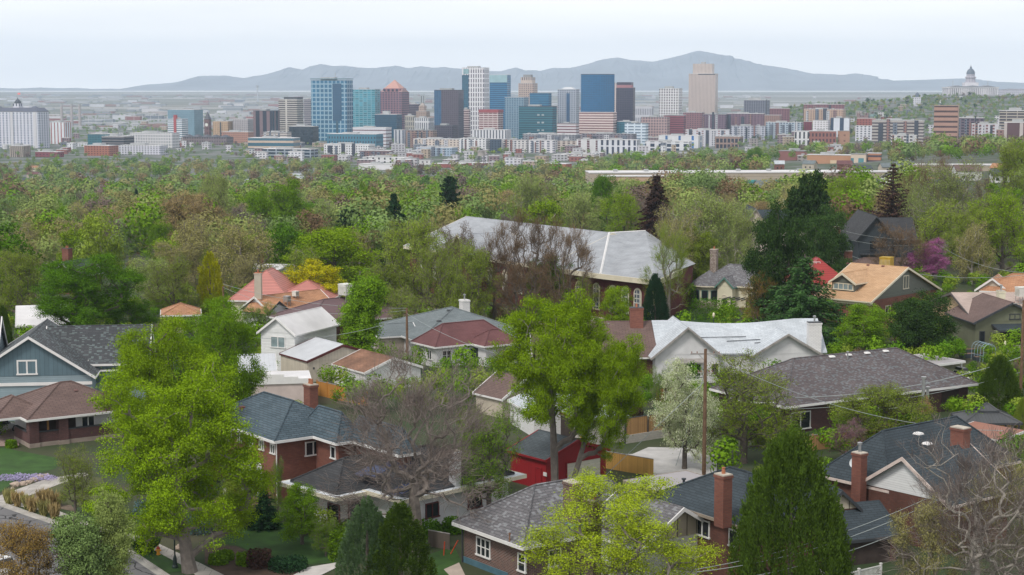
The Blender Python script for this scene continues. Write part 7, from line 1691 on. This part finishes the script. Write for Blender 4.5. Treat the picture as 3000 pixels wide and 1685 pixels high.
# ================================================================== planting (2576-view pixels: kind, u, top, foot, width, colour, look)
def planting():
    t = tree
    # --- foreground
    t('maple', 478, 920, 1440, 450, 'bright', label='huge bright green maple over the bungalow and sidewalk, lower left', name='maple_tree', bark=BARKG, lean=8)
    t('maple2', 400, 800, 1240, 250, 'bright', label='bright green maple directly behind the huge one', name='maple_tree')
    t('maple2', 565, 755, 1130, 205, 'green', label='deeper green maple beside the white clapboard house', name='maple_tree')
    t('tall', 290, 1235, 1520, 100, 'pale', label='pale green upright street tree at the bottom left kerb', name='street_tree')
    t('tall', 205, 1290, 1540, 150, 'sage', label='sage green slender street tree above the road', name='street_tree')
    t('haze2', 60, 1310, 1560, 250, 'autumn', label='orange-yellow budding tree over the parked car, bottom left corner', name='street_tree')
    t('haze', 190, 1120, 1300, 110, 'olive', label='small olive-brown tree between the path and the big maple', name='garden_tree')
    t('maplehi', 1396, 735, 1256, 285, 'bright', label='large bright green maple standing over the red barn, centre', name='maple_tree', bark=BARKG)
    t('maplehi', 1428, 815, 1254, 205, 'bright', label='right-hand bright green crown beside the central maple', name='maple_tree', bark=BARKG, lean=-17)
    t('bare', 1050, 875, 1390, 490, 'grey', label='huge leafless grey tree with twisting limbs, bottom centre', name='bare_tree', bark=BARKG)
    t('haze', 1230, 1010, 1300, 190, 'green', label='half-leafed tree right of the huge leafless one', name='tree')
    t('tall', 918, 690, 925, 118, 'green', label='dense upright green tree in front of the mauve-brown roof', name='columnar_tree')
    t('airy', 1555, 1208, 1560, 470, 'lime', label='lime-yellow leafy tree in front of the mixed-brick bungalow', name='tree', bark=BARKG)
    t('junball', 1985, 1088, 1575, 320, 'juniper', label='massive dark green juniper in front of the brown brick house', name='juniper_tree')
    t('juniper2', 925, 1255, 1490, 165, 'bluejun', label='left one of the paired blue-green junipers, bottom centre', name='juniper_tree')
    t('juniper2', 1008, 1265, 1500, 185, 'juniper', label='right one of the paired junipers, bottom centre', name='juniper_tree')
    t('bare', 2450, 1060, 1580, 460, 'grey', label='sprawling leafless tree with pale limbs, bottom right', name='bare_tree', bark=BARKP)
    t('bare2', 2590, 1110, 1520, 340, 'khaki', label='tangled bare tree cut by the right edge of the picture', name='bare_tree', bark=BARKP)
    t('haze2', 2330, 1250, 1560, 200, 'khaki', label='budding yellowish tree in front of the lower right porch', name='tree', bark=BARKP)
    t('cedar', 2275, 1150, 1345, 80, 'cedar', label='small drooping cedar before the white clapboard gable', name='cedar_tree')
    t('blossom', 1722, 900, 1180, 170, 'white', label='white-blossomed pear tree behind the brown utility pole', name='blossom_tree')
    t('haze', 1870, 890, 1165, 270, 'olive', label='sparse olive tree in front of the white cottage gables', name='tree')
    t('haze2', 2225, 965, 1130, 270, 'olive', label='broad olive-green tree before the plum-grey roof', name='tree')
    t('bare2', 2125, 1055, 1165, 120, 'rose', label='lilac-pink shrub tree beside the tan cedar fence', name='blossom_tree')
    t('juniper', 2512, 895, 1040, 120, 'juniper', label='dark upright juniper left of the right-edge pole', name='juniper_tree')
    t('haze', 700, 1150, 1310, 40, 'green', label='narrow young tree at the brick house corner', name='tree')
    t('juniper2', 735, 1165, 1240, 32, 'gold', label='slim golden cypress left of the white corner downspout', name='cypress_tree'); t('juniper2', 712, 1180, 1240, 24, 'gold', label='slimmest golden cypress against the brick wall', name='cypress_tree')
    t('spruce', 665, 1225, 1330, 80, 'spruce', label='small dark spruce on the lawn by the french windows', name='spruce_tree')
    t('round', 760, 1210, 1370, 130, 'green', label='rounded green tree on the lawn left of the white porch', name='tree'); t('round2', 600, 1200, 1330, 120, 'olive', label='dark olive tree between the maple and the patio', name='tree')
    t('haze', 820, 1300, 1400, 80, 'green', label='light green upright shrub tree at the end of the lawn', name='tree')
    t('bare2', 1185, 810, 900, 100, 'brown', label='bare brown tree in front of the maroon roof', name='bare_tree')
    t('haze', 1190, 1020, 1250, 120, 'olive', label='olive sparse tree above the solar-panel bungalow', name='tree'); t('bare2', 1240, 1090, 1260, 110, 'grey', label='bare grey tree left of the red barn', name='bare_tree')
    t('haze', 1660, 920, 1060, 60, 'green', label='young thin tree between the orange screen and the cottage', name='tree'); t('haze', 1700, 1000, 1110, 50, 'khaki', label='tiny sapling on the small patio', name='tree')
    # --- pines and evergreens of the right
    t('bigpine', 1955, 515, 835, 172, 'pine', label='tall massive dark pine beside the stone-bay cottage', name='pine_tree')
    t('cedar', 2020, 650, 880, 260, 'cedar', label='drooping blue-green cedar in front of the tan roofed house', name='cedar_tree')
    t('bigpine', 2312, 735, 900, 170, 'pine', label='rounded dark pine in front of the peach bungalow', name='pine_tree')
    t('round', 2175, 762, 900, 165, 'green', label='vivid green bushy tree between the cedar and the rounded pine', name='tree')
    t('bare2', 1905, 680, 840, 110, 'autumn', label='small orange-budded tree left of the drooping cedar', name='tree')
    t('blossom', 2330, 600, 716, 110, 'pink', label='magenta blossoming redbud below the black gabled house', name='blossom_tree', twigc='pink', bark=BARKG)
    t('bare2', 2262, 560, 722, 150, 'brown', label='bare brown tree in front of the black gabled house', name='bare_tree')
    t('bristly', 2242, 415, 640, 165, 'rust', label='bristly rust-brown dying spruce above the black gabled house', name='spruce_tree')
    for u, vt, w_, lab in ((2020, 440, 62, 'middle one of the three bare-trunked tall pines'), (2050, 428, 66, 'right-hand, tallest of the three bare-trunked pines'), (1992, 470, 55, 'left-hand, lowest of the three bare-trunked pines')): t('topped', u, vt, 690, w_, 'pine', label=lab, name='pine_tree', bark=BARKP)
    t('bigpine', 2070, 520, 720, 130, 'pine', label='dark pine mass right of the bare-trunked pines', name='pine_tree')
    t('round2', 1518, 440, 620, 95, 'deep', label='dense dark round evergreen left of the tan warehouse', name='evergreen_tree')
    t('spruce', 1650, 445, 650, 115, 'rust', label='blackish spruce with rusty top before the warehouse', name='spruce_tree')
    t('spruce', 992, 490, 680, 100, 'spruce', label='tall dark spruce left of the pale church roof', name='spruce_tree')
    t('pine', 1132, 445, 620, 75, 'spruce', label='narrower dark spruce beyond the pale church roof', name='spruce_tree'); t('pine', 880, 520, 640, 100, 'spruce', label='low dark pine between green crowns, centre left', name='pine_tree')
    t('column', 530, 635, 790, 62, 'gold', label='golden-green columnar cypress beside the dark pole', name='cypress_tree')
    t('column', 345, 475, 560, 18, 'spruce', label='tiny dark cone-shaped cypress in the far woods', name='cypress_tree')
    t('round', 790, 655, 790, 165, 'yellow', label='yellow flowering tree behind the red tiled roof', name='blossom_tree')
    t('maple2', 215, 640, 880, 265, 'deep', label='large dense dark green maple left of the golden cypress', name='maple_tree'); t('round', 335, 745, 870, 120, 'deep', label='smaller dark green crown right of the large dense maple', name='maple_tree')
    t('haze2', 50, 625, 820, 170, 'olive', label='olive leafing tree at the left edge above the white roof', name='tree'); t('haze', 440, 640, 800, 150, 'olive', label='thin olive tree left of the golden cypress', name='tree')
    t('haze2', 1060, 545, 820, 200, 'olive', label='feathery olive tree left of the church nave', name='tree'); t('haze', 1150, 560, 800, 110, 'brown', label='feathery brown tree against the church nave roof', name='tree')
    t('haze2', 1190, 610, 842, 150, 'olive', label='feathery olive tree hiding the left church wall', name='tree'); t('bare2', 1300, 640, 846, 150, 'brown', label='dense brown twiggy tree before the church brick wall', name='bare_tree')
    t('bare2', 1430, 545, 838, 150, 'brown', label='tall brown twiggy tree in front of the church roof, right of the dark-limbed one', name='bare_tree'); t('haze', 1110, 590, 838, 130, 'olive', label='olive tree at the left end of the church, partly hiding the eave', name='tree')
    t('bare2', 1245, 560, 830, 170, 'brown', label='brown seed-hung tree before the church nave, left', name='bare_tree'); t('bare2', 1345, 520, 800, 170, 'brown', label='dark-limbed tree silhouetted on the pale church roof', name='bare_tree')
    t('bare2', 1682, 560, 822, 130, 'olive', label='crooked dark-limbed tree at the right end of the church roof', name='bare_tree', bark=BARKG)
    t('round', 1380, 640, 790, 130, 'deep', label='round fresh green tree against the church brick wall', name='tree'); t('haze', 1480, 690, 800, 110, 'olive', label='olive tree in front of the arched church windows', name='tree'); t('round2', 1550, 720, 850, 105, 'bright', label='light green young tree before the arched windows', name='tree')
    t('haze2', 1775, 480, 740, 230, 'pale', label='wide pale green sparse tree right of the church roof', name='tree', bark=BARKP); t('haze', 1700, 520, 760, 140, 'khaki', label='khaki sparse tree behind the church corner', name='tree', bark=BARKP)
    t('haze2', 1865, 520, 745, 120, 'pale', label='pale sparse tree covering the pinkish gable', name='tree', bark=BARKP)
    t('haze2', 2130, 440, 620, 130, 'bright', label='yellow-green tree right of the bare-trunked pines', name='tree'); t('haze2', 2520, 480, 700, 190, 'bright', label='yellow-green budding tree at the right edge, large', name='tree'); t('haze2', 2440, 520, 700, 150, 'olive', label='olive budding tree right of the magenta redbud', name='tree')
    t('haze', 2380, 400, 640, 200, 'pale', label='tall pale sparse tree right of the rusty spruce', name='tree', bark=BARKP); t('bare2', 2330, 390, 600, 150, 'brown', label='tall brown bare crown beyond the rusty spruce', name='bare_tree')
    t('haze2', 2545, 350, 560, 150, 'olive', label='olive tree at the upper right edge by the brick tower', name='tree')
    t('round2', 845, 575, 740, 250, 'bright', label='broad lime-green tree above the yellow flowering one', name='tree'); t('round', 650, 470, 640, 90, 'green', label='rich green tree, left one of the dense pair', name='tree'); t('round', 720, 450, 640, 130, 'green', label='rich green tree, right one of the dense pair', name='tree')
    t('haze2', 470, 480, 690, 200, 'tan', label='large straw-coloured budding tree, left of centre', name='tree'); t('haze2', 550, 430, 640, 110, 'pale', label='tall pale green tree behind the straw-coloured one', name='tree'); t('haze', 215, 540, 690, 150, 'khaki', label='fan-shaped khaki tree above the dark green maple', name='tree')
    t('round', 160, 520, 640, 60, 'green', label='compact dark green tree left of the fan-shaped one', name='tree'); t('bare2', 130, 590, 690, 70, 'khaki', label='bare whitish aspen left of the fan-shaped tree', name='bare_tree', bark=BARKP); t('round2', 405, 560, 700, 90, 'green', label='round green tree below the straw-coloured one', name='tree')
    t('round2', 1085, 510, 600, 110, 'bright', label='vivid lime-green tree between the two dark spruces', name='tree'); t('round', 920, 460, 600, 70, 'green', label='small leafy green tree left of the tall dark spruce', name='tree')
    t('haze2', 960, 660, 830, 170, 'olive', label='olive-brown tree right of the yellow flowering tree', name='tree'); t('haze', 1010, 720, 860, 120, 'olive', label='shaded olive tree beyond the grey-blue roof', name='tree')
    t('haze2', 1330, 440, 620, 140, 'pale', label='pale yellow-green cottonwood above the church roof', name='tree', bark=BARKP); t('haze2', 1460, 480, 630, 130, 'pale', label='soft green willow right of the cottonwood', name='tree'); t('haze2', 1570, 480, 650, 130, 'bright', label='yellow-green tree below the round dark evergreen', name='tree')
    t('haze', 620, 640, 760, 70, 'khaki', label='straw twiggy tree right of the golden cypress', name='tree'); t('haze', 650, 760, 880, 110, 'green', label='feathery green shrub tree before the salmon roof', name='tree')
    t('round', 790, 815, 905, 110, 'green', label='low dark green hedge tree beneath the mauve-brown eave', name='tree'); t('juniper', 12, 770, 920, 50, 'juniper', label='upright juniper at the far left edge', name='juniper_tree')
    t('round', 60, 950, 1010, 50, 'green', label='small leafy shrub tree in front of the blue gabled house', name='tree')
    t('juniper', 1648, 690, 835, 70, 'spruce', label='dark juniper at the right corner of the church', name='juniper_tree'); t('round', 1760, 570, 760, 120, 'olive', label='grey-green tree above the stone-bay cottage', name='tree')
    t('bare2', 2585, 850, 1000, 80, 'grey', label='bare greyish tree at the right edge beside the olive bungalow', name='bare_tree')
    t('juniper', 2570, 1000, 1100, 50, 'olive', label='yellow-green bush at the right edge below the pole', name='tree')
    for u, w_ in ((1900, 90), ): t('round', 1898, 372, 440, 66, 'deep', label='dark round tree pair left of the brick warehouse', name='tree')
    # --- middle distance, individually placed at random inside the woods of the photo
    g = random.Random(21); cells = {}
    KEEP = [(1255, 560, 1700, 770, 330), (1690, 600, 2010, 800, 300), (2000, 560, 2576, 760, 260), (0, 880, 2576, 1447, 230), (560, 680, 1260, 900, 270)]
    SP = ([('mid', 'green', 'leafy green tree'), ('mid', 'bright', 'light green leafy tree'), ('mid', 'deep', 'dark green leafy tree'), ('mid', 'olive', 'olive leafy tree'), ('msparse', 'pale', 'pale green budding tree'), ('msparse', 'pale', 'pale green budding tree'), ('msparse', 'olive', 'olive budding tree'),
           ('msparse', 'khaki', 'khaki budding tree'), ('msparse', 'khaki', 'khaki budding tree'), ('msparse', 'tan', 'straw-coloured budding tree'), ('mbare', 'brown', 'bare brown tree'), ('mbare', 'mauve', 'bare mauve-brown tree'), ('mbare', 'grey', 'bare grey tree'), ('mbare', 'khaki', 'twiggy khaki tree'), ('msparse', 'bright', 'yellow-green budding tree'),
           ('mid', 'sage', 'sage green tree'), ('mspruce', 'spruce', 'dark spruce')])
    n_ = 0; placed = [(P.x, P.y, r_) for e, P, r_ in TREEOBJ]; tries = 0
    while n_ < 185 and tries < 60000:
        tries += 1
        y = 335 + (1000 - 335) * g.random() ** 1.25; x = g.uniform(-.315, .315) * y; s = x / y
        z = h(x, y); H = g.uniform(9, 17); U, V = proj(x, y, z); Ut, Vt = proj(x, y, z + H); u, v, vt = U / VW, V / VW, Vt / VW
        if u < -60 or u > 2640: continue
        Rw = H * g.uniform(.32, .48)
        if any((x - a) ** 2 + (y - b) ** 2 < (Rw * .75 + r_ * .75) ** 2 for a, b, r_ in placed): continue
        rw = Rw * F / y / VW
        if 1690 < u < 1990 and vt < 640 and y < 420: continue
        if u > 1130 and u < 1700 and y < 470 and v > 600: continue
        if 1450 < u < 2130 and vt < 452 and g.random() < .93: continue
        if vt < 436 and u > 1130: continue
        if 2010 < u < 2300 and y < 400: continue
        if any((x - a) ** 2 + (y - b) ** 2 < (r_ + Rw * .6) ** 2 for a, b, r_ in FOOT if b < 1300 and r_ < 40): continue
        if any(abs(x - (uu * VW - 1500) / F * dd) < ww and abs(y - dd) < 22 for uu, ww, dd in ((1800, 70, 1100), (1610, 45, 1010), (1446, 20, 950), (2220, 25, 1000), (2450, 40, 980))): continue
        k, lf, look = g.choice(SP)
        if k == 'mspruce' and g.random() < .5: continue
        key = k if k == 'mspruce' else k + str(g.randrange(4 if k == 'mid' else 3))
        e = tree(key, u, vt, v, rw * 2, lf, look=look, bark=g.choice([BARK, BARKG, BARKP]), name={'mid': 'tree', 'msparse': 'budding_tree', 'mbare': 'bare_tree', 'mspruce': 'spruce_tree'}[k], depth=y, group='trees of the wooded blocks')
        placed.append((x, y, Rw)); n_ += 1
    print('mid trees', n_, tries)
    # --- past the individual ones: woods that read as one mass
    rs = np.random.RandomState(4)
    def mass(name, label, n_t, y0, y1, leaf, pw=1.0, srange=(-.34, .34), ok=None, hr=(12, 22), per=216, cl=12):
        CC = []; DD = []; SZ = []; cnt = 0; tr_ = 0
        while cnt < n_t and tr_ < n_t * 12:
            tr_ += 1
            y = y0 + (y1 - y0) * rs.rand() ** pw; x = rs.uniform(*srange) * y
            if ok and not ok(x, y): continue
            if any(abs(x - a) < r_ + 2 and abs(y - b) < r_ + 4 for a, b, r_ in FOOT): continue
            z = h(x, y); H = rs.uniform(*hr); r_ = H * rs.uniform(.34, .5)
            K_ = 6; f_ = 1.0 if y > 950 else (4.5 if H > 7 else 3); n_l = int(per * f_); cc = rs.randn(K_, 3); cc /= np.linalg.norm(cc, axis=1)[:, None]; cc = cc * rs.uniform(.3, .55, (K_, 1)) * np.array([r_, r_, H * .30]) + np.array([0, 0, H * .56])
            k_ = rs.randint(0, K_, n_l); dr = unit(rs.randn(n_l, 3) + np.array([0, 0, .25])); rl = r_ * rs.uniform(.42, .62, K_)[k_][:, None]
            c = cc[k_] + dr * rl * (rs.uniform(.72, 1.06, (n_l, 1))) * np.array([1, 1, 1.05]); c[:, 2] = np.maximum(c[:, 2], .3)
            ctr = unit(c - np.array([0, 0, H * .45]))
            CC.append(c + np.array([x, y, z])); DD.append(unit(dr + ctr * .5 + rs.randn(n_l, 3) * .33)); SZ.append(np.full((n_l, 1), r_ * 1.5 / math.sqrt(n_l))); cnt += 1
        C = np.vstack(CC); nr = np.vstack(DD); D = unit(np.cross(nr, rs.randn(len(C), 3))); S = np.cross(nr, D); sz = np.vstack(SZ) * rs.uniform(.6, 1.3, (len(C), 1))
        me = quad_mesh(name, C, D, S, np.hstack([sz, sz * .85])); me.materials.append(massmat(leaf)); o = bpy.data.objects.new(name, me); COL.objects.link(o); tag(o, label, None, None, 'stuff'); return cnt
    okc = lambda x, y: not (1450 < 2500 * x / y * 1.72 + 1288 < 2130 and y < 1180)
    def okw(x, y):
        u, v = proj(x, y, h(x, y) + 10); u /= VW; v /= VW
        if y > 1900 and 880 < u < 1460: return False
        if 1180 < y < 1800 and 1930 < u < 2240: return False
        if y < 520 and (1120 < u < 2020 or u > 2300): return False
        return not (1390 < u < 2576 and y < 1250 and v < 462 and not (1700 < u < 1740))
    for nm, lab, n_t, y0, y1, lf, pw in (('woodland', 'far pale green spring woods below the city', 420, 400, 2050, 'pale', .8), ('woodland', 'far mid-green woods below the city', 380, 400, 2100, 'green', .8), ('woodland', 'far khaki budding woods below the city', 330, 400, 2050, 'khaki', .8), ('woodland', 'far bare brown woods below the city', 190, 400, 2000, 'brown', .8), ('woodland', 'far bare mauve woods below the city', 110, 400, 2000, 'mauve', .8), ('woodland', 'far sage green woods below the city', 340, 400, 2100, 'sage', .8)):
        mass(nm, lab, n_t, y0, y1, lf, pw, ok=okw)
    mass('woodland', 'belt of pale green trees just below the city', 420, 1650, 2300, 'pale', 1.0, ok=okw, hr=(8, 12), per=120, cl=8); mass('woodland', 'belt of sage trees just below the city', 380, 1650, 2300, 'sage', 1.0, ok=okw, hr=(8, 12), per=120, cl=8); mass('woodland', 'belt of khaki trees just below the city', 260, 1650, 2300, 'khaki', 1.0, ok=okw, hr=(8, 12), per=120, cl=8)
    mass('woodland', 'dark green trees scattered through the far woods', 230, 450, 2150, 'deep', .8, ok=okw, hr=(10, 18)); mass('woodland', 'straw-coloured trees scattered through the far woods', 160, 450, 2150, 'tan', .8, ok=okw, hr=(10, 17))
    for nm, lab, n_t, y0, y1, lf in (('street_trees', 'street trees scattered between downtown blocks', 1300, 2300, 4600, 'sage'), ('street_trees', 'olive trees scattered between downtown blocks', 500, 2300, 4400, 'olive'), ('street_trees', 'mauve-brown bare trees between downtown blocks', 200, 2400, 4000, 'mauve')): mass(nm, lab, n_t, y0, y1, lf, 1.0, per=70, cl=6, hr=(7, 12))
    okh = lambda x, y: x / y > .13
    mass('hillside_trees', 'green trees covering the capitol hill', 1100, 2700, 4300, 'sage', 1.0, (.14, .36), okh, (7, 13), 60, 6); mass('hillside_trees', 'khaki trees covering the capitol hill', 600, 2700, 4300, 'khaki', 1.0, (.14, .36), okh, (7, 12), 60, 6); mass('hillside_trees', 'dark evergreens dotted over the capitol hill', 150, 2700, 4200, 'spruce', 1.0, (.14, .36), okh, (9, 16), 60, 6)
    mass('plain_trees', 'tree belts on the edge of the far plain', 1900, 3800, 6500, 'sage', 1.2, (-.34, .16), None, (7, 12), 36, 5)
    # understorey in the gaps of the near blocks
    def mass2(name, label, n_t, leaf, hr, y1=600):
        def ok(x, y):
            if -.14 < x / y < .04 and y < 215: return False
            if x / y < -.10 and y < 200: return False
            u, v = proj(x, y, 1)
            if 1660 < u < 2110 and 1190 < v < 1440: return False
            return not any(-2 < (x - a) * c + (y - b) * s < L + 2 and -3 < -(x - a) * s + (y - b) * c < W + 2 for a, b, c, s, L, W in HFOOT)
        return mass(name, label, n_t, 175, y1, leaf, .9, (-.33, .33), ok, hr, 150, 8)
    mass2('undergrowth', 'dark green shrubs and hedges between the near houses', 260, 'green', (1.5, 5)); mass2('undergrowth', 'olive-brown shrubs between the near houses', 240, 'olive', (1.5, 5.5)); mass2('undergrowth', 'twiggy brown undergrowth between the near houses', 170, 'brown', (1.5, 5)); mass2('undergrowth', 'fresh green shrubs and small trees around the near houses', 330, 'green', (2, 6), 340); mass2('undergrowth', 'dark green shrubs around the near houses', 330, 'deep', (1.5, 5), 340); mass2('undergrowth', 'olive twiggy shrubs around the near houses', 260, 'olive', (1.5, 5), 340)
HFOOT = []
for o in list(COL.objects):
    if o.type == 'EMPTY' and o.get('category') in ('house', 'bungalow', 'garage', 'church', 'cottage', 'shed', 'carport'):
        xs = []; 
        for c in o.children:
            if c.type == 'MESH' and c.name.startswith('wall'): xs += [(v.co.x, v.co.y) for v in c.data.vertices]
        if xs:
            X0 = min(a for a, b in xs); X1 = max(a for a, b in xs); Y0 = min(b for a, b in xs); Y1 = max(b for a, b in xs); c_, s_ = math.cos(o.rotation_euler.z), math.sin(o.rotation_euler.z)
            HFOOT.append((o.location.x + X0 * c_ - Y0 * s_, o.location.y + X0 * s_ + Y0 * c_, c_, s_, X1 - X0, Y1 - Y0))
planting()

finish_labels()
build_haze()
for o in COL.objects:
    for k in ('_w', '_d', '_h'):
        if k in o: del o[k]
